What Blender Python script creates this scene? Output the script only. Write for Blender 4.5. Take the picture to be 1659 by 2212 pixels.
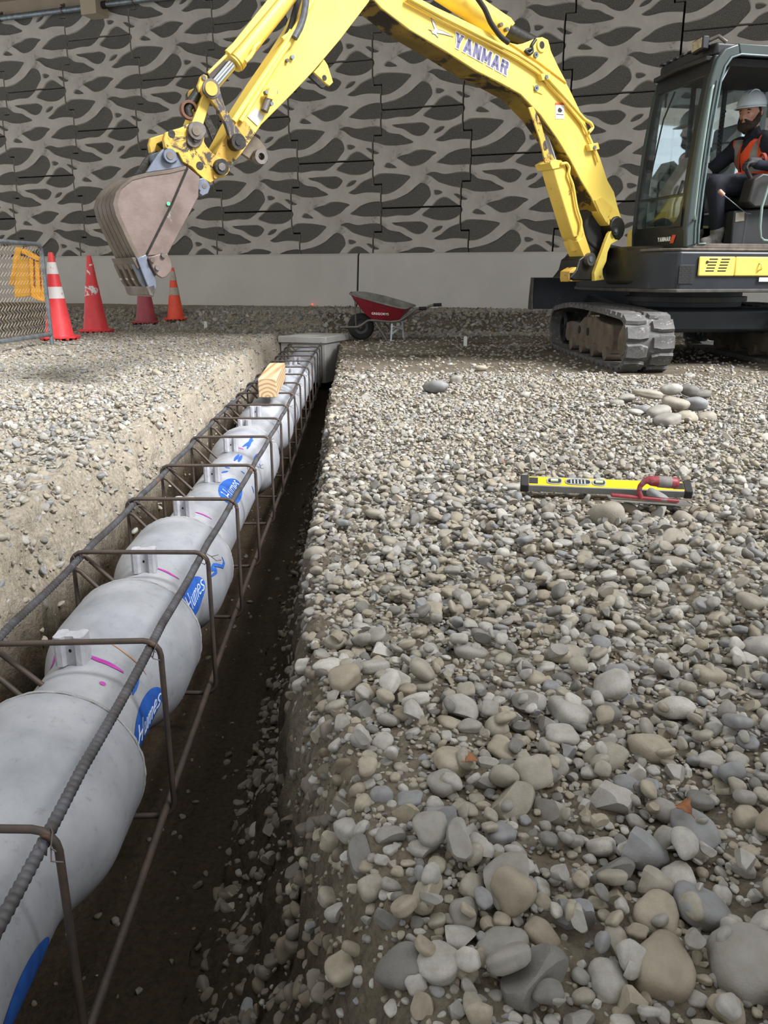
import bpy, bmesh, math, random
import numpy as np
from mathutils import Vector, Matrix

for o in list(bpy.data.objects):
    bpy.data.objects.remove(o, do_unlink=True)
scn = bpy.context.scene
COL = scn.collection

# ------------------------------------------------------------------ camera
F_PX, CX, CY, CAM_H = 1750.0, 829.5, 1106.0, 0.71
TH = math.atan((CY - 595.0) / F_PX)
cam_d = bpy.data.cameras.new('camera')
cam_d.sensor_fit = 'HORIZONTAL'
cam_d.sensor_width = 36.0
cam_d.lens = 36.0 * F_PX / 1659.0
cam_d.clip_start = 0.05
cam_d.clip_end = 300.0
cam = bpy.data.objects.new('camera', cam_d)
COL.objects.link(cam)
cam.location = (0, 0, CAM_H)
cam.rotation_euler = (math.pi / 2 - TH, 0, 0)
scn.camera = cam

# ------------------------------------------------------------------ sky, sun, exposure
w = bpy.data.worlds.new('overcast_sky')
scn.world = w
w.use_nodes = True
bgn = w.node_tree.nodes['Background']
bgn.inputs[0].default_value = (0.90, 0.95, 1.0, 1)
bgn.inputs[1].default_value = 1.55
sun_d = bpy.data.lights.new('sun_through_cloud', 'SUN')
sun_d.energy = 8.8
sun_d.angle = math.radians(22)
sun_d.color = (0.98, 0.985, 1.0)
sun = bpy.data.objects.new('sun_through_cloud', sun_d)
COL.objects.link(sun)
sun.location = (1, -3, 12)
SUN_DIR = Vector((-0.75, 0.45, -0.9))       # direction the light travels
sun.rotation_euler = SUN_DIR.to_track_quat('-Z', 'Y').to_euler()
scn.view_settings.view_transform = 'Standard'
scn.view_settings.look = 'None'
scn.view_settings.exposure = -0.12
scn.view_settings.gamma = 1.0
scn.view_settings.use_curve_mapping = False
scn.cycles.max_bounces = 6
scn.cycles.diffuse_bounces = 3
scn.cycles.glossy_bounces = 3
scn.cycles.transparent_max_bounces = 12
scn.cycles.caustics_reflective = False
scn.cycles.caustics_refractive = False

# ------------------------------------------------------------------ helpers
rnd = random.Random(7)
PI = math.pi
CT, ST = math.cos(TH), math.sin(TH)
CAMP = Vector((0, 0, CAM_H))

def V(*a):
    return Vector(a if len(a) > 1 else a[0])

def ray(px, py):
    u = (px - CX) / F_PX
    v = (CY - py) / F_PX
    return Vector((u, CT + v * ST, -ST + v * CT))

def on_plane(px, py, p, n):
    d = ray(px, py)
    return CAMP + d * ((V(p) - CAMP).dot(V(n)) / d.dot(V(n)))

def on_z(px, py, z=0.0):
    return on_plane(px, py, (0, 0, z), (0, 0, 1))

def to_px(p):
    q = V(p) - CAMP
    de = q.y * CT - q.z * ST
    up = q.y * ST + q.z * CT
    return (CX + F_PX * q.x / de, CY - F_PX * up / de, de)

class MB:
    """collects shapes into one mesh"""
    def __init__(s):
        s.v = []; s.f = []; s.m = []; s.cur = 0
    def add(s, vs, fs, M=None):
        n = len(s.v)
        for p in vs:
            p = V(p)
            s.v.append(M @ p if M is not None else p)
        for f in fs:
            s.f.append(tuple(i + n for i in f)); s.m.append(s.cur)
        return s
    def box(s, c, size, M=None, taper=1.0):
        hx, hy, hz = size[0] / 2, size[1] / 2, size[2] / 2
        c = V(c)
        vs = [c + V(x * hx * (taper if z > 0 else 1), y * hy * (taper if z > 0 else 1), z * hz) for z in (-1, 1) for y in (-1, 1) for x in (-1, 1)]
        return s.add(vs, [(0, 2, 3, 1), (4, 5, 7, 6), (0, 1, 5, 4), (2, 6, 7, 3), (0, 4, 6, 2), (1, 3, 7, 5)], M)
    def prism(s, poly, vec):
        n = len(poly); vec = V(vec)
        vs = [V(p) for p in poly] + [V(p) + vec for p in poly]
        fs = [tuple(range(n)), tuple(range(2 * n - 1, n - 1, -1))]
        fs += [(i, i + n, (i + 1) % n + n, (i + 1) % n) for i in range(n)]
        return s.add(vs, fs)
    def cyl(s, p0, p1, r0, r1=None, n=16, caps=True):
        r1 = r0 if r1 is None else r1
        p0, p1 = V(p0), V(p1); d = (p1 - p0).normalized()
        a = d.orthogonal().normalized(); b = d.cross(a)
        vs = []
        for p, r in ((p0, r0), (p1, r1)):
            vs += [p + (a * math.cos(2 * PI * i / n) + b * math.sin(2 * PI * i / n)) * r for i in range(n)]
        fs = [(i, (i + 1) % n, (i + 1) % n + n, i + n) for i in range(n)]
        if caps:
            fs += [tuple(range(n - 1, -1, -1)), tuple(range(n, 2 * n))]
        return s.add(vs, fs)
    def ring(s, c, axis, ro, ri, h, n=20):
        c = V(c); d = V(axis).normalized(); a = d.orthogonal().normalized(); b = d.cross(a)
        vs = []
        for r, t in ((ro, -h / 2), (ro, h / 2), (ri, h / 2), (ri, -h / 2)):
            vs += [c + d * t + (a * math.cos(2 * PI * i / n) + b * math.sin(2 * PI * i / n)) * r for i in range(n)]
        fs = []
        for k in range(4):
            for i in range(n):
                j = (i + 1) % n; k2 = (k + 1) % 4
                fs.append((k * n + i, k * n + j, k2 * n + j, k2 * n + i))
        return s.add(vs, fs)
    def tube(s, pts, r, n=8, caps=True, closed=False):
        pts = [V(p) for p in pts]
        rs = r if isinstance(r, (list, tuple)) else [r] * len(pts)
        m = len(pts); vs = []; a = None
        for i, p in enumerate(pts):
            if closed:
                d = (pts[(i + 1) % m] - pts[i - 1]).normalized()
            elif i == 0: d = (pts[1] - p).normalized()
            elif i == m - 1: d = (p - pts[i - 1]).normalized()
            else:
                d = ((pts[i + 1] - p).normalized() + (p - pts[i - 1]).normalized())
                d = d.normalized() if d.length > 1e-6 else (p - pts[i - 1]).normalized()
            a = d.orthogonal().normalized() if a is None else (a - d * a.dot(d)).normalized()
            b = d.cross(a)
            vs += [p + (a * math.cos(2 * PI * k / n) + b * math.sin(2 * PI * k / n)) * rs[i] for k in range(n)]
        fs = []
        for i in range(m if closed else m - 1):
            j = (i + 1) % m
            fs += [(i * n + k, i * n + (k + 1) % n, j * n + (k + 1) % n, j * n + k) for k in range(n)]
        if caps and not closed:
            fs += [tuple(range(n - 1, -1, -1)), tuple(range((m - 1) * n, m * n))]
        return s.add(vs, fs)
    def lathe(s, prof, M=None, n=32, cap0=False, cap1=False):
        vs = []
        for r, z in prof:
            vs += [V(r * math.cos(2 * PI * i / n), r * math.sin(2 * PI * i / n), z) for i in range(n)]
        fs = []
        for k in range(len(prof) - 1):
            fs += [(k * n + i, k * n + (i + 1) % n, (k + 1) * n + (i + 1) % n, (k + 1) * n + i) for i in range(n)]
        if cap0: fs.append(tuple(range(n - 1, -1, -1)))
        if cap1: fs.append(tuple(range((len(prof) - 1) * n, len(prof) * n)))
        return s.add(vs, fs, M)
    def sphere(s, c, r, n=12, sc=(1, 1, 1), M=None):
        vs = []; fs = []; k = n // 2
        for j in range(k + 1):
            ph = PI * j / k
            for i in range(n):
                t = 2 * PI * i / n
                vs.append(V(c) + V(r * sc[0] * math.sin(ph) * math.cos(t), r * sc[1] * math.sin(ph) * math.sin(t), r * sc[2] * math.cos(ph)))
        for j in range(k):
            for i in range(n):
                fs.append((j * n + i, (j + 1) * n + i, (j + 1) * n + (i + 1) % n, j * n + (i + 1) % n))
        return s.add(vs, fs, M)
    def mesh(s, name, off=(0, 0, 0)):
        me = bpy.data.meshes.new(name)
        off = V(off)
        me.from_pydata([tuple(p - off) for p in s.v], [], s.f)
        if any(s.m):
            me.polygons.foreach_set('material_index', s.m)
        bm = bmesh.new(); bm.from_mesh(me)
        bmesh.ops.remove_doubles(bm, verts=bm.verts, dist=1e-6)
        bmesh.ops.recalc_face_normals(bm, faces=bm.faces)
        bm.to_mesh(me); bm.free()
        me.update()
        return me

ORG = {}
def root_empty(name, loc, label, cat, group=None):
    o = bpy.data.objects.new(name, None)
    o.empty_display_size = 0.1
    COL.objects.link(o)
    o.location = loc
    ORG[o.name] = V(loc)
    tag(o, label, cat, group)
    return o

def tag(o, label=None, cat=None, group=None, kind=None):
    if label: o['label'] = label
    if cat: o['category'] = cat
    if group: o['group'] = group
    if kind: o['kind'] = kind
    return o

def smooth(me, angle=None):
    me.polygons.foreach_set('use_smooth', [True] * len(me.polygons))
    if angle is not None:
        me.set_sharp_from_angle(angle=math.radians(angle))

def part(name, mb, mat, parent=None, sm=None, bev=0.0, origin=None, seg=2, label=None):
    """one mesh object; builder points are in world space, the origin is the parent's (or given)"""
    if origin is None:
        origin = ORG[parent.name] if parent is not None else V(0, 0, 0)
    me = mb.mesh(name, origin)
    mats = mat if isinstance(mat, (list, tuple)) else [mat]
    for m_ in mats: me.materials.append(m_)
    if sm is not None: smooth(me, sm)
    o = bpy.data.objects.new(name, me)
    COL.objects.link(o)
    if parent is not None:
        o.parent = parent
    else:
        o.location = origin
    ORG[o.name] = V(origin)
    if bev:
        b = o.modifiers.new('bevel', 'BEVEL'); b.width = bev; b.segments = seg; b.limit_method = 'ANGLE'; b.angle_limit = math.radians(35)
        b.harden_normals = False
        if sm is None: smooth(me, 35)
    if label: o['label'] = label
    return o

def local_part(name, me, mat, parent, M=None):
    if mat is not None and not me.materials: me.materials.append(mat)
    o = bpy.data.objects.new(name, me)
    COL.objects.link(o)
    o.parent = parent
    if M is not None: o.matrix_local = M
    ORG[o.name] = ORG[parent.name]
    return o

def arc(c, r, a0, a1, n, ux, uy):
    c, ux, uy = V(c), V(ux), V(uy)
    return [c + ux * (r * math.cos(a0 + (a1 - a0) * i / n)) + uy * (r * math.sin(a0 + (a1 - a0) * i / n)) for i in range(n + 1)]

def text_mb(s, size, o, ux, uy, extrude=0.001, offset=0.0, align='LEFT', shear=0.0, spacing=1.0):
    cu = bpy.data.curves.new('txt', 'FONT')
    cu.body = s; cu.size = size; cu.extrude = extrude; cu.offset = offset; cu.align_x = align; cu.shear = shear; cu.space_character = spacing
    cu.resolution_u = 4
    to = bpy.data.objects.new('txt', cu)
    COL.objects.link(to)
    dg = bpy.context.evaluated_depsgraph_get()
    me = bpy.data.meshes.new_from_object(to.evaluated_get(dg))
    vs = [v.co.copy() for v in me.vertices]; fs = [tuple(p.vertices) for p in me.polygons]
    bpy.data.objects.remove(to); bpy.data.curves.remove(cu); bpy.data.meshes.remove(me)
    mb = MB()
    ux, uy, o = V(ux), V(uy), V(o); un = ux.cross(uy)
    mb.add([o + ux * p.x + uy * p.y + un * p.z for p in vs], fs)
    return mb

# value noise in numpy
def _h(ix, iy, sd):
    n = (ix * 374761393 + iy * 668265263 + sd * 1442695041) & 0xffffffff
    n = ((n ^ (n >> 13)) * 1274126177) & 0xffffffff
    return ((n ^ (n >> 16)) & 0xffff) / 65535.0
def vnoise(x, y, sd=0):
    x = np.asarray(x, float); y = np.asarray(y, float)
    ix = np.floor(x).astype(np.int64); iy = np.floor(y).astype(np.int64)
    fx = x - ix; fy = y - iy
    fx = fx * fx * (3 - 2 * fx); fy = fy * fy * (3 - 2 * fy)
    a = _h(ix, iy, sd); b = _h(ix + 1, iy, sd); c = _h(ix, iy + 1, sd); d = _h(ix + 1, iy + 1, sd)
    return (a * (1 - fx) + b * fx) * (1 - fy) + (c * (1 - fx) + d * fx) * fy - 0.5

# ------------------------------------------------------------------ materials
def nodes_of(name):
    m = bpy.data.materials.new(name); m.use_nodes = True
    nt = m.node_tree
    return m, nt, nt.nodes['Principled BSDF']

def lin(c):
    if isinstance(c, str):
        c = tuple(int(c[i:i + 2], 16) / 255 for i in (1, 3, 5))
    return tuple((x / 12.92 if x <= 0.04045 else ((x + 0.055) / 1.055) ** 2.4) for x in c) + (1.0,)

def ramp(nt, fac, stops):
    r = nt.nodes.new('ShaderNodeValToRGB')
    el = r.color_ramp.elements
    while len(el) < len(stops): el.new(0.5)
    for e, (p, c) in zip(el, stops):
        e.position = p; e.color = c
    nt.links.new(fac, r.inputs[0])
    return r

def noise(nt, scale, detail=4.0, rough=0.55, coord='Object', vec=None, dist=0.0):
    n = nt.nodes.new('ShaderNodeTexNoise')
    n.inputs['Scale'].default_value = scale; n.inputs['Detail'].default_value = detail
    n.inputs['Roughness'].default_value = rough; n.inputs['Distortion'].default_value = dist
    if vec is None:
        tc = nt.nodes.new('ShaderNodeTexCoord'); vec = tc.outputs[coord]
    nt.links.new(vec, n.inputs['Vector'])
    return n

def M_(name, c1, c2=None, scale=8.0, rough=0.6, metal=0.0, bump=0.0, bscale=60.0, wear=None, wear_amt=0.0, wscale=14.0, spec=0.5, lo=0.35, hi=0.65, coord='Object'):
    """base colour varied between c1 and c2 by noise, optional wear colour in blotches, optional fine bump"""
    m, nt, b = nodes_of(name)
    c1 = lin(c1); c2 = lin(c2) if c2 else c1
    n = noise(nt, scale, 5.0, 0.6, coord)
    r = ramp(nt, n.outputs['Fac'], [(lo, c1), (hi, c2)])
    out = r.outputs[0]
    if wear is not None:
        n2 = noise(nt, wscale, 8.0, 0.7, coord, dist=0.6)
        r2 = ramp(nt, n2.outputs['Fac'], [(max(0.0, 0.70 - wear_amt), (0, 0, 0, 1)), (min(1.0, 0.76 - wear_amt), (1, 1, 1, 1))])
        mx = nt.nodes.new('ShaderNodeMixRGB'); mx.inputs[2].default_value = lin(wear)
        nt.links.new(r2.outputs[0], mx.inputs[0]); nt.links.new(out, mx.inputs[1]); out = mx.outputs[0]
    nt.links.new(out, b.inputs['Base Color'])
    b.inputs['Roughness'].default_value = rough; b.inputs['Metallic'].default_value = metal
    b.inputs['Specular IOR Level'].default_value = spec
    if bump:
        nb = noise(nt, bscale, 6.0, 0.65, coord)
        bp_ = nt.nodes.new('ShaderNodeBump'); bp_.inputs['Strength'].default_value = bump; bp_.inputs['Distance'].default_value = 0.01
        nt.links.new(nb.outputs['Fac'], bp_.inputs['Height']); nt.links.new(bp_.outputs[0], b.inputs['Normal'])
    return m

YEL = M_('yellow_paint', '#f1d468', '#ebca5a', 3.0, 0.42, wear='#4a3f2c', wear_amt=0.045, wscale=9.0)
YEL_W = M_('yellow_paint_worn', '#d4ae48', '#b08a38', 6.0, 0.55, wear='#40372a', wear_amt=0.17, wscale=11.0)
YEL_M = M_('yellow_paint_scuffed', '#ebca60', '#dfbc52', 5.0, 0.45, wear='#3a3226', wear_amt=0.10, wscale=10.0)
BLK = M_('black_grease', '#15140f', '#26231c', 14.0, 0.45, bump=0.3, bscale=40)
DARK = M_('dark_blue_grey_paint', '#13171c', '#1d2228', 4.0, 0.45, wear='#4a4842', wear_amt=0.06, wscale=7.0)
DARK2 = M_('charcoal_paint', '#111316', '#1a1c1f', 5.0, 0.55)
CABG = M_('cab_grey_green_paint', '#434d4b', '#3a4442', 3.0, 0.38)
CABK = M_('cab_black_plastic', '#1c1e1f', '#26282a', 6.0, 0.5)
CHROME = M_('polished_rod', '#d8dade', '#c4c8ce', 3.0, 0.12, metal=1.0)
STEEL = M_('worn_steel', '#7d7670', '#5d5650', 10.0, 0.45, metal=0.55, bump=0.15, bscale=50)
BUCK = M_('bucket_steel', '#80706a', '#64554e', 5.0, 0.5, metal=0.25, bump=0.12, bscale=30, wear='#8d8684', wear_amt=0.06, wscale=5.0)
BUCK2 = M_('bucket_back_steel', '#6b5f54', '#544a40', 7.0, 0.6, metal=0.2, bump=0.15, bscale=30)
BLUEST = M_('blue_worn_steel', '#7b8290', '#5d6470', 9.0, 0.45, metal=0.4, wear='#8d7a6c', wear_amt=0.10)
RUBBER = M_('dusty_rubber', '#6d6c6a', '#4e4d4c', 9.0, 0.85, bump=0.2, bscale=40, wear='#8d8a86', wear_amt=0.14)
RUBD = M_('dark_rubber', '#202021', '#2c2b2a', 10.0, 0.8, bump=0.2)
MUDST = M_('muddy_frame_steel', '#7d7263', '#5e5448', 6.0, 0.8, wear='#8a5f3c', wear_amt=0.07, wscale=5.0, bump=0.15, bscale=25)
GALV = M_('galvanised_steel', '#8e969c', '#6d757b', 18.0, 0.42, metal=0.6)
WHITE = M_('white_print', '#f2f2ee')
# ================================================================== back wall of cross-shaped relief panels
WA = math.radians(19.6)
WN = V(math.sin(WA), math.cos(WA), 0)          # points away from the camera
WU = V(math.cos(WA), -math.sin(WA), 0)         # along the wall, to the right
WP = V(0, 13.0, 0)
def wall_pt(u, z, d=0.0):                      # d > 0 is towards the camera
    return WP + WU * u + V(0, 0, z) - WN * d
def wall_uv(px, py):
    q = on_plane(px, py, WP, WN)
    return V((q - WP).dot(WU), q.z, 0)

CONC = M_('panel_concrete', '#c9c3ba', '#b4aea5', 2.5, 0.85, bump=0.12, bscale=40, wear='#958f86', wear_amt=0.12, wscale=2.2)
def agg_material():
    m, nt, b = nodes_of('exposed_dark_aggregate')
    n = noise(nt, 95.0, 3.0, 0.7)
    r = ramp(nt, n.outputs['Fac'], [(0.36, lin('#524f4a')), (0.5, lin('#67645e')), (0.64, lin('#807c74'))])
    n2 = noise(nt, 0.7, 3.0, 0.5)
    r2 = ramp(nt, n2.outputs['Fac'], [(0.35, (0.86, 0.86, 0.86, 1)), (0.65, (1.0, 1.0, 1.0, 1))])
    mx = nt.nodes.new('ShaderNodeMixRGB'); mx.blend_type = 'MULTIPLY'; mx.inputs[0].default_value = 1.0
    nt.links.new(r.outputs[0], mx.inputs[1]); nt.links.new(r2.outputs[0], mx.inputs[2]); nt.links.new(mx.outputs[0], b.inputs['Base Color'])
    bp_ = nt.nodes.new('ShaderNodeBump'); bp_.inputs['Strength'].default_value = 0.7; bp_.inputs['Distance'].default_value = 0.01
    nt.links.new(n.outputs['Fac'], bp_.inputs['Height']); nt.links.new(bp_.outputs[0], b.inputs['Normal'])
    b.inputs['Roughness'].default_value = 0.9
    return m
AGG = agg_material()
GAP = M_('dark_joint', '#14120f', rough=0.95)

PW, PH = 1.365, 1.351                     # panel pitch
UJ0 = -0.115
TOO = 0.064                               # tooth half-offset
def panel_centre(c, k):
    return UJ0 + PW * (c + 0.5), (2.361 if c % 2 == 0 else 1.6855) + PH * k
ZX = 1659.0 / 280.0
def zp(x, y):                             # point of the zoomed study crop -> panel-local coordinates of panel (0, 0)
    q = wall_uv(780 + x / ZX, 200 + y / ZX)
    cu, cz = panel_centre(0, 0)
    return V(q.x - cu, q.y - cz, 0)
def sh(pts, su, sz):
    return [p + V(su, sz, 0) for p in pts]
Z = lambda L: [zp(x, y) for x, y in L]
LEAVES = [
    Z([(465, 835), (530, 805), (620, 785), (700, 745), (800, 735), (900, 748), (960, 770), (900, 810), (850, 860), (780, 905), (690, 932), (620, 930), (560, 895), (510, 862)]),
    Z([(400, 415), (470, 408), (560, 400), (660, 395), (770, 385), (830, 405), (868, 440), (840, 490), (800, 530), (740, 550), (680, 540), (620, 510), (570, 475), (510, 455), (450, 445)]),
    Z([(930, 510), (960, 470), (1010, 440), (1060, 435), (1040, 470), (990, 500), (950, 515)]),
    Z([(800, 290), (850, 235), (930, 165), (990, 90), (1080, 40), (1150, 58), (1230, 112), (1300, 150), (1325, 200), (1280, 268), (1200, 320), (1110, 345), (980, 345), (880, 320)]),
    Z([(300, 940), (335, 905), (390, 920), (450, 960), (380, 962), (315, 955)]),
    Z([(935, 1255), (990, 1255), (1035, 1275), (990, 1300), (945, 1300)]),
    Z([(1190, 1300), (1240, 1300), (1300, 1335), (1355, 1355), (1320, 1370), (1260, 1355), (1220, 1325)]),
    Z([(840, 1050), (900, 1022), (970, 1020), (1060, 1045), (1150, 1040), (1250, 1025), (1375, 1025)])
    + sh(Z([(330, 505), (400, 525), (490, 535), (560, 575), (660, 625), (620, 650), (500, 668), (380, 675), (280, 665), (200, 635)]), PW, -PH / 2)
    + Z([(1160, 1192), (1080, 1170), (1000, 1145), (950, 1110), (900, 1070)]),
    Z([(960, 600), (1050, 545), (1130, 470), (1200, 430), (1270, 402)])
    + sh(Z([(160, 1085), (220, 1050), (300, 1040), (420, 1042), (540, 1055), (625, 1075), (580, 1130), (520, 1190), (450, 1240), (360, 1285), (260, 1297)]), PW, PH / 2)
    + Z([(1390, 588), (1250, 585), (1160, 595), (1080, 615), (1020, 620)]),
    Z([(975, 890), (1050, 835), (1110, 785), (1200, 745), (1290, 722), (1390, 712)])
    + sh(Z([(260, 1405), (380, 1385), (460, 1360), (560, 1310), (620, 1270), (700, 1200), (760, 1160), (830, 1180), (865, 1220), (885, 1290), (870, 1340), (820, 1400), (770, 1465), (735, 1500), (650, 1555), (580, 1570), (480, 1565), (400, 1575), (300, 1590)]), PW, PH / 2)
    + Z([(1390, 910), (1280, 915), (1170, 922), (1100, 915), (1030, 902)]),
]
def smooth_loop(pts):
    out = []; n = len(pts)
    for i in range(n):
        a, b, c, d = pts[i - 1], pts[i], pts[(i + 1) % n], pts[(i + 2) % n]
        out.append(b)
        out.append((b + c) * 0.5 + ((b - a) - (d - c)) * 0.0625)
    return out
LEAVES = [smooth_loop(l) for l in LEAVES]

def cross_outline(g=0.013):
    a = PW / 2 + TOO - g; b = PW / 2 - TOO - g; h = PH / 2 - g; q = PH / 4 - g
    return [V(-b, -h), V(b, -h), V(b, -q), V(a, -q), V(a, q), V(b, q), V(b, h), V(-b, h), V(-b, q), V(-a, q), V(-a, -q), V(-b, -q)]

def build_panel_meshes():
    # local frame: x along the wall, y up, z towards the viewer; concrete face at z = 0
    ol = [V(p.x, p.y, -0.10) for p in (V(q.x, q.y, 0) for q in (V(v.x, v.y, 0) for v in [Vector((a.x, a.y, 0)) for a in cross_outline()]))]
    mb = MB(); mb.prism(ol, (0, 0, 0.10)); body = mb.mesh('panel')
    cut = MB()
    for lf in LEAVES:
        c = sum(lf, V(0, 0, 0)) / len(lf)
        for i in (-1, 0, 1):
            for j in (-2, -1, 0, 1, 2):
                if (i + j) % 2: continue
                s_ = V(i * PW, j * PH / 2, 0)
                P = [p + s_ for p in lf]
                if max(p.x for p in P) < -PW / 2 - 0.1 or min(p.x for p in P) > PW / 2 + 0.1 or max(p.y for p in P) < -PH / 2 - 0.02 or min(p.y for p in P) > PH / 2 + 0.02:
                    continue
                cc = c + s_
                n = len(P)
                # slanted rim: the opening is a little wider at the face than at the bottom of the recess
                def off(p, d):
                    v = p - cc; return cc + v * (1 + d / max(v.length, 0.03))
                vs = [V(*off(p, 0.002).xy, -0.022) for p in P] + [V(*off(p, 0.018).xy, 0.0085) for p in P]
                fs = [tuple(range(n - 1, -1, -1)), tuple(range(n, 2 * n))] + [(a, (a + 1) % n, (a + 1) % n + n, a + n) for a in range(n)]
                cut.add(vs, fs)
    cm = cut.mesh('leaf_cutter')
    bo = bpy.data.objects.new('panel_tmp', body); co = bpy.data.objects.new('cut_tmp', cm)
    body.materials.append(CONC); cm.materials.append(AGG)
    COL.objects.link(bo); COL.objects.link(co)
    md = bo.modifiers.new('b', 'BOOLEAN'); md.object = co; md.operation = 'DIFFERENCE'; md.solver = 'EXACT'
    md.use_self = True
    md.material_mode = 'TRANSFER'
    dg = bpy.context.evaluated_depsgraph_get()
    me = bpy.data.meshes.new_from_object(bo.evaluated_get(dg))
    me.name = 'panel'
    bpy.data.objects.remove(bo); bpy.data.objects.remove(co)
    # recess floors are dark aggregate, slanted rims are the pale concrete
    me.materials.clear(); me.materials.append(CONC); me.materials.append(AGG)
    me.polygons.foreach_set('material_index', [1 if (abs(p.center.z + 0.022) < 1e-3 and p.normal.z > 0.9) else 0 for p in me.polygons])
    return me
PANEL_ME = build_panel_meshes()
WALL_M = Matrix(((WU.x, 0, -WN.x, 0), (WU.y, 0, -WN.y, 0), (0, 1, 0, 0), (0, 0, 0, 1)))
wb = MB()
wb.prism([wall_pt(-13, 0, -0.12), wall_pt(11, 0, -0.12), wall_pt(11, 4.82, -0.12), wall_pt(-13, 4.82, -0.12)], WN * 0.3)
wall = part('wall_back', wb, GAP)
tag(wall, 'grey retaining wall of interlocking cross-shaped concrete panels with dark leaf relief', 'wall', kind='structure')
for c in range(-8, 6):
    for k in range(-1, 3):
        u, z = panel_centre(c, k)
        if z - PH / 2 > 4.75 or z + PH / 2 < 0.9: continue
        o = bpy.data.objects.new('wall_panel', PANEL_ME)
        COL.objects.link(o); o.parent = wall
        p = wall_pt(u, z, 0.0)
        o.matrix_local = Matrix.Translation(p) @ WALL_M

# ------------------------------------------------------------------ barrier at the wall's foot
BARC = M_('smooth_barrier_concrete', '#d0ccc5', '#c6c2bb', 1.2, 0.75, bump=0.05, bscale=30)
bar_root = bpy.data.objects.new('wall_barrier', None); COL.objects.link(bar_root)
ORG[bar_root.name] = V(0, 0, 0)
tag(bar_root, 'long low smooth grey concrete barrier along the foot of the panel wall', 'barrier', kind='structure')
uj_l = wall_uv(142, 600).x; uj_m = wall_uv(785.5, 600).x
prof = [(0.04, 0.0), (0.40, 0.0), (0.40, 0.10), (0.285, 0.34), (0.23, 1.00), (0.20, 1.032), (0.04, 1.032)]
for u0, u1 in ((-12, uj_l - 0.012), (uj_l + 0.012, uj_m - 0.014), (uj_m + 0.014, 10)):
    mb = MB()
    mb.prism([wall_pt(u0, z, d) for d, z in prof], WU * (u1 - u0))
    part('barrier_segment', mb, BARC, bar_root, bev=0.006)
for u in (uj_l, uj_m):
    mb = MB()
    mb.prism([wall_pt(u - 0.013, z, d - 0.03) for d, z in prof[1:]] + [wall_pt(u - 0.013, 0.0, 0.0)], WU * 0.026)
    part('joint_filler', mb, GAP, bar_root)
mb = MB()
p = on_plane(675, 657, wall_pt(0, 0, 0.36), WN)
mb.cyl(p, p - WN * 0.012, 0.011, n=12)
def emis(name, c, s):
    m, nt, b = nodes_of(name); b.inputs['Base Color'].default_value = lin(c)
    b.inputs['Emission Color'].default_value = lin(c); b.inputs['Emission Strength'].default_value = s
    return m
red = part('red_light_dot', mb, emis('red_dot_glow', '#ff3a20', 4.0))  # glowing disc stands in for a red dot of light on the barrier
tag(red, 'tiny glowing red dot of light low on the grey barrier', 'light')

# ------------------------------------------------------------------ bridge decks overhead
SOFF = M_('soffit_concrete', '#a89a86', '#988b78', 1.0, 0.85, bump=0.06)
def deck(name, y0, y1, z0, label):
    mb = MB(); mb.box((0, (y0 + y1) / 2, z0 + 0.4), (46, y1 - y0, 0.8))
    o = part(name, mb, SOFF); tag(o, label, 'bridge deck', kind='structure'); return o
GAP0, GAP1 = -0.8, 5.5
deck('ceiling', GAP1, 22.0, 5.05, 'beige concrete bridge deck over the panel wall')
deck('ceiling', -8.0, GAP0, 5.0, 'unseen second bridge deck shaped to shade the near part of the trench')  # deck out of view, its edges set to shade the foreground
# beam face along the wall head, bracket and conduit
mb = MB()
mb.prism([wall_pt(-13, 4.79, 0.02), wall_pt(-13, 5.3, 0.02), wall_pt(-13, 5.3, -0.4), wall_pt(-13, 4.79, -0.4)], WU * 24)
hb = part('trim_1', mb, SOFF, bev=0.01); tag(hb, 'beige concrete beam along the head of the panel wall', 'beam', kind='structure')
mb = MB()
ub = wall_uv(200, 20).x; ub2 = wall_uv(233, 20).x
mb.prism([wall_pt(ub, 4.63, 0.0), wall_pt(ub, 5.2, 0.0), wall_pt(ub2, 5.2, 0.0), wall_pt(ub2, 4.63, 0.0)], -WN * 0.30)
bk = part('trim_2', mb, M_('bracket_paint', '#b3a68f', rough=0.8), bev=0.008); tag(bk, 'square beige bracket between the two lengths of conduit', 'bracket', kind='structure')
for (u0, u1, lb) in ((-7.9, ub - 0.03, 'galvanised conduit left of the beige bracket under the bridge beam'), (ub2 + 0.05, -2.4, 'galvanised conduit right of the beige bracket, passing behind the yellow arm')):
    rt = root_empty('conduit', wall_pt(u0, 4.78, 0.14), lb, 'conduit')
    mb = MB(); mb.cyl(wall_pt(u0, 4.785, 0.14), wall_pt(u1, 4.775, 0.14), 0.042, n=18)
    part('tube', mb, GALV, rt, sm=40)
    e = u1 if u0 < -7 else u0
    mb = MB(); mb.cyl(wall_pt(e - 0.035, 4.78, 0.14), wall_pt(e + 0.035, 4.78, 0.14), 0.055, n=18)
    part('end_cap', mb, RUBD, rt, sm=40)
    us = [wall_uv(15, 45).x, wall_uv(148, 27).x] if u0 < -7 else [wall_uv(300, 10).x]
    for u in us:
        mb = MB(); mb.ring(wall_pt(u, 4.78, 0.14), WU, 0.051, 0.042, 0.03)
        mb.box((0, 0, 0), (0.03, 0.012, 0.07), Matrix.Translation(wall_pt(u, 4.85, 0.14)) @ WALL_M.to_3x3().to_4x4())
        mb.box((0, 0, 0), (0.03, 0.07, 0.03), Matrix.Translation(wall_pt(u, 4.85, 0.10)) @ WALL_M.to_3x3().to_4x4())
        part('clamp', mb, STEEL, rt, sm=40)

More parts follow.
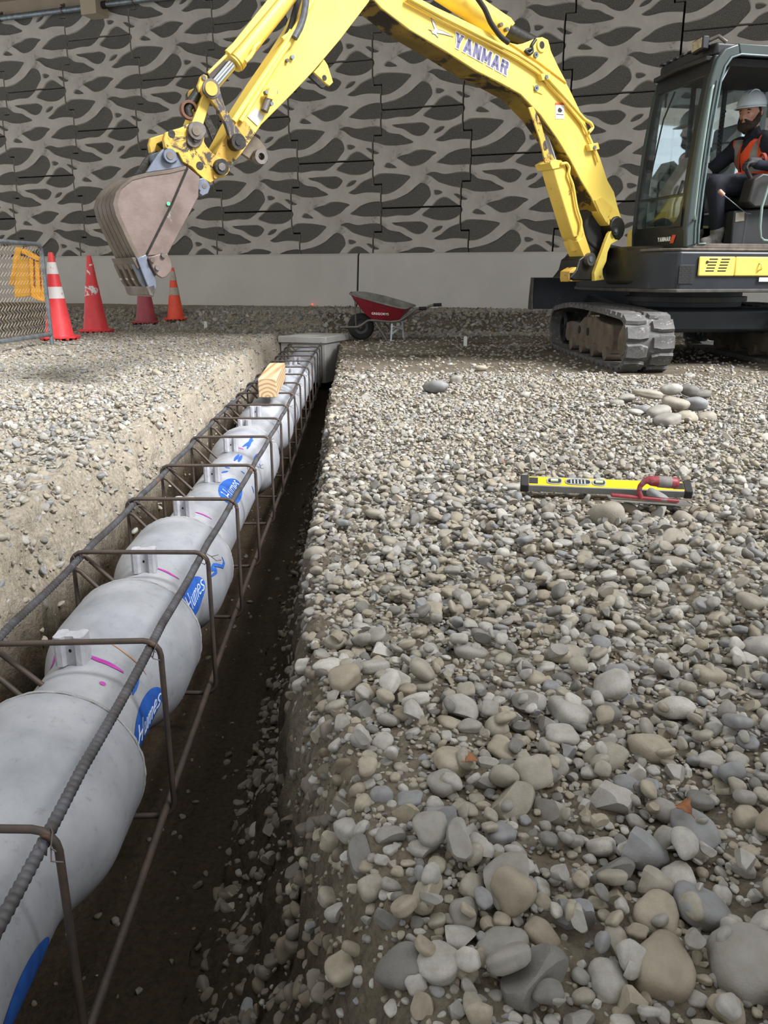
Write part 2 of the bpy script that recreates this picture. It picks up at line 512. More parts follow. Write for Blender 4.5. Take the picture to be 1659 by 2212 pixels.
# ================================================================== ground with the trench
def sst(a, b, x):
    t = np.clip((np.asarray(x, float) - a) / (b - a), 0, 1); return t * t * (3 - 2 * t)
def axis_x(y):
    return -0.565 - 0.03 * np.asarray(y, float)
ZF = -0.50
def gz(x, y, fine=True):
    x = np.asarray(x, float); y = np.asarray(y, float)
    d = x - axis_x(y)
    # open ground
    zr = 0.028 * vnoise(x * 0.9, y * 0.9, 3) + 0.02 * vnoise(x * 2.7, y * 2.7, 4)
    zr = zr + 0.055 * np.exp(-(((x - 0.62) * 0.8 + (y - 2.15) * 0.35) / 0.16) ** 2 - ((x - 0.75) ** 2 + (y - 1.75) ** 2) / 0.30)
    zr = zr - 0.02 * sst(0.9, 0.5, y)
    zl = 0.085 + 0.03 * vnoise(x * 0.8, y * 0.8, 5) + 0.015 * vnoise(x * 3, y * 3, 6)
    # right bank of the trench
    br = 0.385 + 0.19 * np.exp(-y / 1.8) + 0.11 * sst(1.7, 0.7, y) + 0.05 * vnoise(y * 1.7, 0.3, 8) + 0.03 * vnoise(y * 6, 1.3, 9)
    t = np.clip((d - 0.265) / np.maximum(br - 0.265, 0.05), 0, 1)
    zR = ZF + (zr - ZF) * (0.42 * t ** 1.3 + 0.58 * sst(0.35, 1.0, t))
    # left bank
    bl = 0.43 - 0.012 * y + 0.06 * vnoise(y * 1.3, 7.7, 10)
    t1 = np.clip((-d - 0.265) / 0.03, 0, 1); t2 = np.clip((-d - 0.295) / np.maximum(bl - 0.295, 0.05), 0, 1)
    zL = ZF + (-0.13 - ZF) * t1 + (zl + 0.13) * (t2 * (1.35 - 0.35 * t2))
    z = np.where(d > 0, zR, zL)
    z = np.where(np.abs(d) <= 0.265, ZF, z)
    # trench is closed off behind the chamber
    cl = sst(9.05, 9.35, y)
    flat = np.where(d > 0, zr, zl * (1 - sst(-1.6, 0, d)) + zr * sst(-1.6, 0, d))
    z = z * (1 - cl) + flat * cl
    # far bank up to the ground in front of the barrier
    yb = 10.35 + 0.35 * sst(-1.5, -3.5, x) + 0.25 * vnoise(x * 1.1, 2.2, 11)
    tb = sst(0, 0.45, y - yb)
    z = z * (1 - tb) + (0.245 + 0.02 * vnoise(x * 3, y * 3, 12)) * tb
    if fine:
        steep = ((np.abs(d) > 0.25) & (np.abs(d) < 0.48) & (y < 9.2)).astype(float)
        amp = 0.008 + 0.022 * steep
        z = z + amp * (vnoise(x * 22, y * 22, 13) + 0.6 * vnoise(x * 47, y * 47, 14)) + 0.5 * amp * steep * vnoise(x * 9, y * 9, 15)
    return z

def build_ground():
    # rows in y, columns follow the trench axis so that the steep banks are well sampled
    ys = np.concatenate([np.arange(-1.2, 0.4, 0.08), np.arange(0.4, 3.2, 0.016), np.arange(3.2, 6.5, 0.03), np.arange(6.5, 11.2, 0.06), np.arange(11.2, 15.9, 0.3)])
    ds = np.concatenate([-np.geomspace(9.5, 1.2, 26), np.linspace(-1.15, -0.56, 20), np.linspace(-0.54, -0.24, 34), np.linspace(-0.22, 0.22, 22), np.linspace(0.24, 0.56, 36), np.linspace(0.575, 2.2, 95), np.geomspace(2.24, 10.5, 40)])
    X = axis_x(ys)[:, None] + ds[None, :]
    Y = np.repeat(ys[:, None], len(ds), 1)
    Zv = gz(X, Y)
    # push the near-vertical banks sideways a little so they are lumpy
    Dd = np.abs(ds)[None, :]
    st = ((Dd > 0.25) & (Dd < 0.46)) * (Y < 9.2)
    X = X + st * 0.03 * vnoise(Y * 14, Zv * 14, 21) + st * 0.02 * vnoise(Y * 33, Zv * 33, 22)
    ny, nx = X.shape
    me = bpy.data.meshes.new('ground')
    co = np.stack([X, Y, Zv], -1).reshape(-1, 3)
    i = np.arange(ny - 1)[:, None] * nx + np.arange(nx - 1)[None, :]
    q = np.stack([i, i + 1, i + nx + 1, i + nx], -1).reshape(-1, 4)
    me.from_pydata(co.tolist(), [], q.tolist())
    smooth(me)
    return me
def dirt_material():
    m, nt, b = nodes_of('gravelly_dirt')
    n1 = noise(nt, 1.6, 6.0, 0.6); n2 = noise(nt, 70.0, 6.0, 0.7); n3 = noise(nt, 14.0, 5.0, 0.65)
    r1 = ramp(nt, n1.outputs['Fac'], [(0.32, lin('#60574a')), (0.5, lin('#72695b')), (0.68, lin('#867d6d'))])
    # paler beige mixed in on the left side
    tc = nt.nodes.new('ShaderNodeTexCoord'); sx = nt.nodes.new('ShaderNodeSeparateXYZ'); nt.links.new(tc.outputs['Object'], sx.inputs[0])
    ma = nt.nodes.new('ShaderNodeMath'); ma.operation = 'MULTIPLY_ADD'; ma.inputs[1].default_value = 0.35
    nt.links.new(n1.outputs['Fac'], ma.inputs[0]); nt.links.new(sx.outputs['X'], ma.inputs[2])
    rc = ramp(nt, ma.outputs[0], [(0.0, (1, 1, 1, 1)), (0.06, (0, 0, 0, 1))])
    ofs = nt.nodes.new('ShaderNodeMath'); ofs.operation = 'ADD'; ofs.inputs[1].default_value = 0.68
    nt.links.new(ma.outputs[0], ofs.inputs[0]); nt.links.new(ofs.outputs[0], rc.inputs[0])
    cl = nt.nodes.new('ShaderNodeMixRGB'); cl.inputs[2].default_value = lin('#a89e8d')
    nt.links.new(rc.outputs[0], cl.inputs[0]); nt.links.new(r1.outputs[0], cl.inputs[1]); r1 = cl
    r2 = ramp(nt, n2.outputs['Fac'], [(0.3, (0.55, 0.55, 0.55, 1)), (0.5, (0.95, 0.95, 0.95, 1)), (0.72, (1.25, 1.25, 1.25, 1))])
    # trench shade painted in: the soil colour darkens with depth
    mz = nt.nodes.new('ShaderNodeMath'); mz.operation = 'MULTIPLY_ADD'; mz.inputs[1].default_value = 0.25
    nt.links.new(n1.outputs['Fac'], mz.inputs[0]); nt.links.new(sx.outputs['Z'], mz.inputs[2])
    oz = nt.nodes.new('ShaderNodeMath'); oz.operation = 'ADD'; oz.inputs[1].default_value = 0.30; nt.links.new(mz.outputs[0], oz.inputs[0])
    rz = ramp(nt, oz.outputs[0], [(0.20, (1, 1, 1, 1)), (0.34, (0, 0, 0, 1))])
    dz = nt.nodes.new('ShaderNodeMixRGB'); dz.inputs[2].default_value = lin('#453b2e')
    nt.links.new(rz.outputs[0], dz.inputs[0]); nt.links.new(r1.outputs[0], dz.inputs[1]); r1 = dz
    mx = nt.nodes.new('ShaderNodeMixRGB'); mx.blend_type = 'MULTIPLY'; mx.inputs[0].default_value = 1.0
    nt.links.new(r1.outputs[0], mx.inputs[1]); nt.links.new(r2.outputs[0], mx.inputs[2]); nt.links.new(mx.outputs[0], b.inputs['Base Color'])
    ad = nt.nodes.new('ShaderNodeMath'); ad.operation = 'MULTIPLY_ADD'; ad.inputs[1].default_value = 2.0
    nt.links.new(n3.outputs['Fac'], ad.inputs[0]); nt.links.new(n2.outputs['Fac'], ad.inputs[2])
    bp_ = nt.nodes.new('ShaderNodeBump'); bp_.inputs['Strength'].default_value = 0.9; bp_.inputs['Distance'].default_value = 0.012
    nt.links.new(ad.outputs[0], bp_.inputs['Height']); nt.links.new(bp_.outputs[0], b.inputs['Normal'])
    b.inputs['Roughness'].default_value = 0.95; b.inputs['Specular IOR Level'].default_value = 0.15
    return m
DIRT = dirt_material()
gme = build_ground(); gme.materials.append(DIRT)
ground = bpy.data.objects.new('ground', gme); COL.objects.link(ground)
ORG['ground'] = V(0, 0, 0)
tag(ground, 'gravelly brown earth with a long trench dug through it', 'ground', kind='structure')
def gz1(x, y, fine=False):
    return float(gz(np.array([x]), np.array([y]), fine)[0])
# ================================================================== pipes in the trench
R_LIP, R_BAR = 0.163, 0.121
Z_AX = -0.003 - R_LIP
AXD = V(-0.03, 1, 0).normalized()
def ax(y, z=Z_AX):
    return V(float(axis_x(y)), y, z)
def pipe_mat():
    m, nt, b = nodes_of('pipe_concrete')
    n1 = noise(nt, 6.0, 6.0, 0.6); n2 = noise(nt, 55.0, 4.0, 0.7)
    r1 = ramp(nt, n1.outputs['Fac'], [(0.3, lin('#83868b')), (0.5, lin('#9a9ca1')), (0.7, lin('#acadb2'))])
    r2 = ramp(nt, n2.outputs['Fac'], [(0.28, (0.78, 0.78, 0.78, 1)), (0.42, (1, 1, 1, 1)), (0.70, (1, 1, 1, 1)), (0.80, (1.12, 1.12, 1.12, 1))])
    mx = nt.nodes.new('ShaderNodeMixRGB'); mx.blend_type = 'MULTIPLY'; mx.inputs[0].default_value = 1.0
    nt.links.new(r1.outputs[0], mx.inputs[1]); nt.links.new(r2.outputs[0], mx.inputs[2]); nt.links.new(mx.outputs[0], b.inputs['Base Color'])
    bp_ = nt.nodes.new('ShaderNodeBump'); bp_.inputs['Strength'].default_value = 0.22; bp_.inputs['Distance'].default_value = 0.004
    nt.links.new(n2.outputs['Fac'], bp_.inputs['Height']); nt.links.new(bp_.outputs[0], b.inputs['Normal'])
    b.inputs['Roughness'].default_value = 0.45
    return m
PIPEM = pipe_mat()
LIPE = M_('rough_highlight_edge', '#a6a6a4', '#8c8c8a', 40, 0.85, bump=0.5, bscale=90)  # lighter tone paints in the highlight along the rough pipe lips
BLUEP = M_('blue_stencil_paint', '#2c63b8', '#2450a0', 30.0, 0.55, wear='#8fa0b8', wear_amt=0.02, wscale=40)
MAGP = M_('magenta_spray_paint', '#a02890', '#b44aa2', 30.0, 0.6)
WHP = M_('white_script_paint', '#c9d4e4', rough=0.6)
ORGP = M_('orange_crayon', '#b8875a', '#a07a58', 30, 0.7)

def pipe_M(y):          # local z along the pipe, local x up
    z = AXD; x = V(0, 0, 1); yv = z.cross(x)
    M = Matrix((x, yv, z)).transposed().to_4x4(); M.translation = ax(y)
    return M
def surf(y, th, r):     # th measured from the top, positive to the right (towards the gravel)
    side = V(AXD.y, -AXD.x, 0)
    return ax(y) + side * (r * math.sin(th)) + V(0, 0, r * math.cos(th))
def hit(px, py, r):
    """ray against the pipe's cylinder -> (y, theta)"""
    d = ray(px, py); o = CAMP - ax(0)
    dp = d - AXD * d.dot(AXD); op = o - AXD * o.dot(AXD)
    A = dp.dot(dp); B = 2 * dp.dot(op); C = op.dot(op) - r * r
    disc = max(B * B - 4 * A * C, 0)
    t = (-B - math.sqrt(disc)) / (2 * A)
    q = CAMP + d * t
    y = q.y; n = q - ax(y); side = V(AXD.y, -AXD.x, 0)
    return y, math.atan2(n.dot(side), n.z)
def patch(poly, rf, lift=0.0012, rings=7):
    """star-shaped patch of paint lying on the pipe; poly in (y, theta)"""
    n = len(poly); cy = sum(p[0] for p in poly) / n; ct = sum(p[1] for p in poly) / n
    vs = [surf(cy, ct, rf(cy) + lift)]; fs = []
    for k in range(1, rings + 1):
        s_ = k / rings
        for y, t in poly:
            yy = cy + (y - cy) * s_; tt = ct + (t - ct) * s_
            vs.append(surf(yy, tt, rf(yy) + lift))
    for i in range(n):
        fs.append((0, 1 + i, 1 + (i + 1) % n))
        for k in range(rings - 1):
            a = 1 + k * n; fs.append((a + i, a + n + i, a + n + (i + 1) % n, a + (i + 1) % n))
    mb = MB(); mb.add(vs, fs); return mb
def stroke(path, wd, rf, lift=0.0014, sub=6):
    """painted line along (y, theta) points"""
    P = []
    for a, b in zip(path[:-1], path[1:]):
        P += [(a[0] + (b[0] - a[0]) * i / sub, a[1] + (b[1] - a[1]) * i / sub) for i in range(sub)]
    P.append(path[-1])
    Q = [surf(y, t, rf(y) + lift) for y, t in P]
    vs = []; fs = []
    for i, q in enumerate(Q):
        d = (Q[min(i + 1, len(Q) - 1)] - Q[max(i - 1, 0)]).normalized()
        nrm = (q - ax(q.y)).normalized(); s_ = d.cross(nrm).normalized()
        taper = min(1.0, 0.35 + 2.2 * min(i, len(Q) - 1 - i) / len(Q))
        for k in (-1, 0, 1):
            p = q + s_ * (k * wd / 2 * taper)
            y = p.y; n2 = p - ax(y); vs.append(ax(y) + n2.normalized() * (rf(y) + lift))
    for i in range(len(Q) - 1):
        fs += [(3 * i, 3 * i + 1, 3 * i + 4, 3 * i + 3), (3 * i + 1, 3 * i + 2, 3 * i + 5, 3 * i + 4)]
    mb = MB(); mb.add(vs, fs); return mb
def on_pipe_text(s, size, y, th, rf, mat, parent, flip=1, off=-0.001, shear=0.45):
    """script wrapped on the pipe: reads along the pipe"""
    mb = text_mb(s, size, (0, 0, 0), (1, 0, 0), (0, 1, 0), 0.0006, off, 'CENTER', shear)
    vs = []
    for p in mb.v:
        yy = y + p.x * flip; tt = th - (p.y - size * 0.3) * flip / rf(y)
        vs.append(surf(yy, tt, rf(yy) + 0.002 + p.z))
    mb.v = vs
    return part('script_lettering', mb, mat, parent)

LIPS = [0.70, 1.305, 1.865, 2.40, 3.965, 4.86, 5.55, 6.25, 6.92, 7.55, 8.15, 8.72]
LIPS[0] = None
pipe_objs = {}
def rf_for(lip, ln):
    def f(y):
        s_ = lip - y
        if s_ < 0.15: return R_LIP
        if s_ < 0.32:
            t = (s_ - 0.15) / 0.17; t = t * t * (3 - 2 * t); return R_LIP + (R_BAR - R_LIP) * t
        return R_BAR
    return f
prev = 0.28
plabels = {
    1.305: 'nearest grey concrete pipe with a wide flared socket cut by the left frame edge',
    1.865: 'second grey concrete pipe with a bright magenta dash and spot in front of its socket',
    2.40: 'third grey concrete pipe with blue handwriting on its socket',
    3.965: 'long grey concrete pipe with several blue stencil marks along its top',
    4.86: 'fifth concrete pipe along the trench, its socket in front of the timber block end',
    5.55: 'sixth concrete pipe along the trench, partly under the timber block',
    6.25: 'seventh concrete pipe along the trench, just beyond the timber block',
    6.92: 'eighth concrete pipe along the trench, fourth before the chamber',
    7.55: 'ninth concrete pipe along the trench, third before the chamber',
    8.15: 'last but one concrete pipe before the chamber',
    8.72: 'farthest concrete pipe, running into the concrete chamber'}
for lip in LIPS[1:]:
    y0 = prev - 0.10
    ln = lip - y0
    rf = rf_for(lip, ln)
    prf = []
    ys_ = [y0] + list(np.linspace(max(y0 + 0.02, lip - 0.42), lip - 0.012, 30))
    prf = [(0.10, 0.0)] + [(rf(y), y - y0) for y in ys_]
    prf += [(R_LIP - 0.004, ln - 0.004), (R_LIP - 0.010, ln), (R_BAR + 0.007, ln), (R_BAR + 0.004, ln - 0.10)]
    mb = MB(); mb.lathe(prf, pipe_M(y0), 64)
    o = part('concrete_pipe', mb, PIPEM, sm=40, origin=ax(y0))
    tag(o, plabels[lip], 'pipe', 'concrete pipes laid in the trench')
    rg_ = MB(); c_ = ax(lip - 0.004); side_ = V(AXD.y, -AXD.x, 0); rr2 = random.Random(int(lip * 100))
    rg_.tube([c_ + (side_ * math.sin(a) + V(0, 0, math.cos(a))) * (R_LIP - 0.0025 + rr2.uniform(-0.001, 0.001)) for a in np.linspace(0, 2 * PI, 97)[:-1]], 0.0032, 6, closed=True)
    part('rough_lip_highlight', rg_, LIPE, o, sm=60, origin=ax(y0))  # rough lip ring with its highlight put into the colour
    pipe_objs[lip] = (o, rf)
    prev = lip
def pp(lst, r): return [hit(x, y, r) for x, y in lst]
# --- paint on pipe 2 (between first and second socket)
p2, rf2 = pipe_objs[1.865]
part('magenta_paint_dash', stroke(pp([(78, 1425), (118, 1408)], R_BAR + .004) , 0.012, rf2), MAGP, p2)
part('magenta_paint_dash', stroke(pp([(178, 1412), (215, 1424), (245, 1437), (268, 1452)], R_BAR + .004), 0.013, rf2), MAGP, p2)
e = hit(221, 1478, R_BAR)
part('magenta_paint_spot', patch([(e[0] + 0.0065 * math.sin(a), e[1] + 0.055 * math.cos(a)) for a in np.linspace(0, 2 * PI, 14)[:-1]], rf2, rings=3), MAGP, p2)
part('orange_crayon_line', stroke(pp([(243, 1386), (275, 1405), (300, 1425), (325, 1455)], R_BAR + .012), 0.004, rf2), ORGP, p2)
def ell(y, t, ay, at, n=40):
    return [(y + ay * math.cos(a), t + at * math.sin(a)) for a in np.linspace(0, 2 * PI, n + 1)[:-1]]
def logo(px, py, obj, rf, r, ay=0.115, at=0.42, txt=True):
    y, t = hit(px, py, r)
    part('blue_oval_paint', patch(ell(y, t, ay, at), rf, 0.0012, 9), BLUEP, obj)
    if txt: on_pipe_text('Humes', 0.062 if ay < 0.13 else 0.085, y, t, rf, WHP, obj, 1)
logo(318, 1555, p2, rf2, R_BAR, 0.105, 0.38)
part('blue_paint_dash', stroke([(1.46, 1.0), (1.53, 0.93)], 0.012, rf2), BLUEP, p2)
# pipe 1: oval low on its near barrel
p1, rf1 = pipe_objs[1.305]
part('blue_oval_paint', patch(ell(0.84, 1.85, 0.09, 0.35), rf1, 0.0012, 9), BLUEP, p1)
# --- pipe 3
p3, rf3 = pipe_objs[2.40]
part('magenta_paint_dash', stroke(pp([(332, 1224), (355, 1231), (372, 1240), (388, 1250)], R_BAR + .004), 0.010, rf3), MAGP, p3)
logo(418, 1288, p3, rf3, R_BAR, 0.10, 0.36)
part('blue_paint_dash', stroke(pp([(414, 1222), (420, 1245)], R_BAR + .01), 0.012, rf3), BLUEP, p3)
part('blue_handwriting', stroke(pp([(478, 1204), (483, 1216), (480, 1226), (465, 1219), (463, 1228)], R_LIP), 0.011, rf3), BLUEP, p3)
part('blue_handwriting', stroke(pp([(462, 1229), (470, 1228), (472, 1235), (467, 1243)], R_LIP), 0.010, rf3), BLUEP, p3)
# --- pipe 4 (the long one)
p4, rf4 = pipe_objs[3.965]
part('magenta_paint_dash', stroke(pp([(415, 1104), (432, 1108), (446, 1114), (458, 1121)], R_BAR + .003), 0.010, rf4), MAGP, p4)
logo(500, 1060, p4, rf4, R_BAR, 0.155, 0.40)
part('magenta_paint_dash', stroke(pp([(510, 963), (520, 964), (527, 967)], R_BAR + .01), 0.012, rf4), MAGP, p4)
for a, b in (((478, 1022), (492, 1018)), ((486, 1010), (497, 1012)), ((506, 996), (516, 982)), ((515, 998), (522, 984)), ((520, 1018), (528, 1024)), ((524, 966), (542, 962)), ((534, 970), (540, 957)), ((548, 995), (556, 982)), ((552, 1000), (560, 988)), ((543, 1050), (548, 1066)), ((560, 1002), (563, 1012))):
    part('blue_paint_dash', stroke(pp([a, b], R_BAR), 0.016, rf4, sub=3), BLUEP, p4)

# ================================================================== reinforcing cage
REBAR = M_('rebar_steel', '#6a6a70', '#4e4b4a', 22.0, 0.5, metal=0.45, wear='#8f623f', wear_amt=0.10, wscale=9.0)
STIR = M_('rusty_stirrup_shaded_bar', '#453d38', '#584a40', 26.0, 0.6, metal=0.25, wear='#7a5c40', wear_amt=0.06, wscale=20)
HW = 0.175; ZT, ZB = 0.022, -0.365
cage = root_empty('reinforcing_cage', (float(axis_x(0.4)), 0.4, ZB), 'long rusty steel reinforcing cage around the concrete pipes in the trench', 'rebar cage')
def bar(y0, y1, side, z, r=0.0082, ribs=True, dx=0.0):
    pts = []; rs = []
    step = 0.0042 if ribs else 0.2
    n = int((y1 - y0) / step)
    for i in range(n + 1):
        y = y0 + (y1 - y0) * i / n
        wob = 0.006 * math.sin(y * 1.3 + side * 2 + z * 20)
        pts.append(V(float(axis_x(y)) + side * (HW - 0.016) + dx + wob, y, z - 0.006 * abs(math.sin(y * 6.1)) * (z > 0)))
        rs.append(r * (1.16 if i % 3 == 0 else 0.97) if ribs else r)
    mb = MB(); mb.tube(pts, rs, 8)
    return mb
for side in (-1, 1):
    part('longitudinal_bar', bar(0.32, 4.62 if side < 0 else 5.2, side, ZT - 0.002, 0.0082), REBAR, cage, sm=60)
    part('longitudinal_bar', bar(4.4 if side < 0 else 4.9, 8.82, side, ZT - 0.004, 0.0082, False, -0.012 * side), REBAR, cage, sm=60)
    part('longitudinal_bar', bar(0.32, 8.82, side, ZB + 0.02, 0.0082, False), STIR, cage, sm=60)  # bottom bars take the darker steel to paint in the trench shade
def stirrup_pts():
    """closed hoop in local x (across) / z, starting and ending in hooks at the upper left corner"""
    r = 0.032; w_ = HW; zt, zb = ZT + 0.012, ZB
    P = []
    P += [V(-w_ + 0.115, 0.012, zt - 0.105), V(-w_ + 0.030, 0.009, zt - 0.018)]
    P += [V(-w_ + 0.016, 0.008, zt - 0.010), V(-w_ + 0.004, 0.006, zt - 0.022), V(-w_, 0.004, zt - 0.04)]
    P += [V(-w_, 0.002, zb + r)] + [V(-w_ + r - r * math.cos(a), 0, zb + r - r * math.sin(a)) for a in (PI / 8, PI / 4, 3 * PI / 8, PI / 2)]
    P += [V(w_ - r + r * math.sin(a), 0, zb + r - r * math.cos(a)) for a in (0, PI / 8, PI / 4, 3 * PI / 8, PI / 2)]
    P += [V(w_ - r + r * math.cos(a), 0, zt - r + r * math.sin(a)) for a in (0, PI / 8, PI / 4, 3 * PI / 8, PI / 2)]
    P += [V(-w_ + r - r * math.sin(a), -0.006, zt - r + r * math.cos(a)) for a in (0, PI / 8, PI / 4, 3 * PI / 8, PI / 2)]
    P += [V(-w_ + 0.006, -0.009, zt - 0.045), V(-w_ + 0.022, -0.010, zt - 0.052), V(-w_ + 0.09, -0.012, zt - 0.125)]
    return P
SP = stirrup_pts()
smb = MB(); smb.tube([p for p in SP], 0.0058, 8)
sme = smb.mesh('stirrup'); sme.materials.append(STIR); smooth(sme, 60)
ST_Y = [0.36, 0.882, 1.426, 1.954, 2.464, 2.935, 3.49, 3.967, 4.40, 4.86, 5.34, 5.82, 6.3, 6.75, 7.2, 7.65, 8.1, 8.5]
wmb = MB()
wmb.tube([V(0.0, -0.012, 0.006), V(0.010, -0.016, -0.004), V(0.004, -0.006, -0.018), V(-0.012, 0.008, -0.012), V(-0.008, 0.014, 0.004), V(0.006, 0.006, 0.010), V(0.022, -0.010, 0.004), V(0.040, -0.016, 0.010)], 0.0011, 5)
wmb.tube([V(0.022, -0.010, 0.004), V(0.034, -0.020, -0.004), V(0.046, -0.012, -0.006)], 0.0011, 5)
wme = wmb.mesh('tie_wire'); wme.materials.append(STEEL); smooth(wme)
for i, y in enumerate(ST_Y):
    rr = random.Random(i)
    M = Matrix.Translation(ax(y, 0) - ORG[cage.name]) @ Matrix.Rotation(rr.uniform(-0.05, 0.03), 4, 'Z') @ Matrix.Rotation(rr.uniform(-0.02, 0.02), 4, 'X')
    local_part('stirrup', sme, None, cage, M)
    for side in (-1, 1):
        o = local_part('tie_wire', wme, None, cage, M @ Matrix.Translation(V(side * (HW - 0.012), -0.004, ZT)) @ Matrix.Rotation(rr.uniform(-1, 1), 4, 'Z'))

# ================================================================== concrete spacer blocks between hoops and pipes
SPC = M_('spacer_concrete', '#b6b6bb', '#a2a2a8', 30.0, 0.8, bump=0.3, bscale=90)
HOLE = M_('dark_hole', '#1a1815', rough=0.9)
bl = MB()
wx, wy, wz = 0.031, 0.022, 0.024
ol = [V(-wx, -wy + 0.006), V(-wx + 0.006, -wy), V(-0.014, -wy), V(-0.008, -wy + 0.009), V(0.008, -wy + 0.009), V(0.014, -wy), V(wx - 0.006, -wy), V(wx, -wy + 0.006), V(wx, wy - 0.006), V(wx - 0.006, wy), V(0.014, wy), V(0.008, wy - 0.009), V(-0.008, wy - 0.009), V(-0.014, wy), V(-wx + 0.006, wy), V(-wx, wy - 0.006)]
bl.prism([V(p.x, p.y, -wz) for p in [Vector((q.x, q.y, 0)) for q in ol]], (0, 0, 2 * wz))
bme = bl.mesh('block_body')
hm = MB(); hm.cyl((0, -wy + 0.0085, 0.0), (0, -wy + 0.0105, 0), 0.003, n=10)
hme = hm.mesh('wire_hole')
bpx = {1.426: (150, 1402), 1.954: (308, 1211), 2.464: (395, 1092), 2.935: (457, 1016), 3.49: (497, 955), 3.967: (527, 911), 4.40: (551, 880), 4.86: (572, 856)}
words_ = ['nearest', 'second', 'third', 'fourth', 'fifth', 'sixth', 'seventh', 'eighth', 'ninth', 'tenth', 'eleventh', 'twelfth', 'thirteenth', 'fourteenth', 'fifteenth', 'sixteenth']
where = ['on the pipe beside the bright magenta dash', 'above the third pipe with the thin magenta dash', 'in front of the long pipe, by a magenta dash', 'above the big blue oval on the long pipe', 'on the fourth socket', 'just behind the fourth socket', 'on the fifth pipe', 'under the end of the timber block']
k = 0
for y in ST_Y[2:]:
    if y > 7.4: break
    if y in bpx:
        q = on_plane(*bpx[y], (0, y + 0.06, 0), (0, 1, 0))
        x = q.x
    else:
        x = float(axis_x(y)) + 0.01
    zz = max(Z_AX + R_BAR, -0.9)
    # rest on whatever pipe surface is below
    lip = min([l for l in LIPS[1:] if l > y + 0.06] or [8.72])
    r_here = pipe_objs[lip][1](y + 0.075)
    dxx = x - float(axis_x(y))
    top = Z_AX + math.sqrt(max(r_here ** 2 - dxx ** 2, 0.01))
    h = max(0.030, ZT - 0.006 - top)
    rt = root_empty('spacer_block', (x, y + 0.075, top), ('%s white spacer block, ' % words_[k]) + (where[k] if k < len(where) else 'beyond the timber block'), 'spacer block', 'concrete spacer blocks on the cage')
    sc = Matrix.Diagonal((1, 1, h / (2 * wz), 1))
    M = Matrix.Translation((0, 0, h / 2)) @ Matrix.Rotation(0.15 * math.sin(k * 2.1), 4, 'Z') @ sc
    local_part('block_body', bme, SPC, rt, M)
    local_part('wire_hole', hme, HOLE, rt, M)
    k += 1

# ================================================================== timber block lying on the cage
def wood_mat():
    m, nt, b = nodes_of('fresh_pine')
    tc = nt.nodes.new('ShaderNodeTexCoord'); mp = nt.nodes.new('ShaderNodeMapping')
    mp.inputs['Scale'].default_value = (1, 0.06, 1); nt.links.new(tc.outputs['Object'], mp.inputs[0])
    wv = nt.nodes.new('ShaderNodeTexWave'); wv.wave_type = 'RINGS'; wv.rings_direction = 'Y'; wv.inputs['Scale'].default_value = 14; wv.inputs['Distortion'].default_value = 3.5; wv.inputs['Detail'].default_value = 3
    nt.links.new(mp.outputs[0], wv.inputs['Vector'])
    r = ramp(nt, wv.outputs['Fac'], [(0.2, lin('#cdb390')), (0.7, lin('#c0a27c')), (0.95, lin('#a58259'))])
    nt.links.new(r.outputs[0], b.inputs['Base Color']); b.inputs['Roughness'].default_value = 0.7
    return m
a_ = on_z(575, 851, ZT + 0.02); 
ty = 4.62
pA = on_plane(577, 824, (0, ty, 0), (0, 1, 0))
tw, tl, th_ = 0.074, 1.0, 0.108
zb_ = ZT + 0.019
mbt = MB()
dirt_ = (V(-0.725, 5.66, 0) - V(pA.x, ty, 0)).normalized()
s_ = V(dirt_.y, -dirt_.x, 0)
base = V(pA.x, ty, zb_)
mbt.prism([base - s_ * 0.052, base + s_ * 0.052, base + s_ * 0.052 + V(0, 0, th_), base - s_ * 0.052 + V(0, 0, th_)], dirt_ * 0.86)
tb = part('timber_block', mbt, wood_mat(), origin=base, bev=0.004)
tag(tb, 'short pale square timber block lying on top of the cage', 'timber')

# ================================================================== concrete chamber at the trench end
CHC = M_('chamber_concrete', '#cbc9c4', '#b2afa9', 4.0, 0.85, bump=0.2, bscale=30)
ch = root_empty('concrete_chamber', (-0.85, 9.2, -0.42), 'square precast concrete chamber with a slab top at the far end of the trench', 'chamber')
cA = on_plane(748, 730, (0, 9.15, 0), (0, 1, 0))      # right end of the slab
x1 = cA.x; x0 = on_plane(598, 735, (0, 8.95, 0), (0, 1, 0)).x
zt_ = on_plane(700, 733, (0, 8.93, 0), (0, 1, 0)).z
def slab(x0, x1, y0, y1, z0, z1):
    mb = MB(); mb.prism([V(x0, y0, z0), V(x1, y0, z0), V(x1 + 0.10, y1, z0), V(x0 + 0.10, y1, z0)], (0, 0, z1 - z0)); return mb
xr = on_plane(705, 745, (0, 8.9, 0), (0, 1, 0)).x
def quad_prism(P, z0, z1):
    mb = MB(); mb.prism([V(x, y, z0) for x, y in P], (0, 0, z1 - z0)); return mb
P = [(x0, 9.02), (xr, 8.86), (x1 + 0.02, 9.42), (x0 + 0.30, 9.62)]
cs = V(sum(p[0] for p in P) / 4, sum(p[1] for p in P) / 4, 0)
part('slab_top', quad_prism(P, 0.005, 0.075), CHC, ch, bev=0.008)
Pi = [(cs.x + (p[0] - cs.x) * 0.93, cs.y + (p[1] - cs.y) * 0.93) for p in P]
part('chamber_wall', quad_prism(Pi, -0.42, 0.006), CHC, ch, bev=0.006)
mb = MB(); mb.prism([V(x0 + 0.12, 9.03, 0.0755), V(x0 + 0.42, 9.02, 0.0755), V(x0 + 0.5, 9.2, 0.0755), V(x0 + 0.2, 9.25, 0.0755)], (0, 0, 0.002))
part('dry_patch', mb, M_('pale_dry_concrete', '#d8d6d0', rough=0.9), ch)
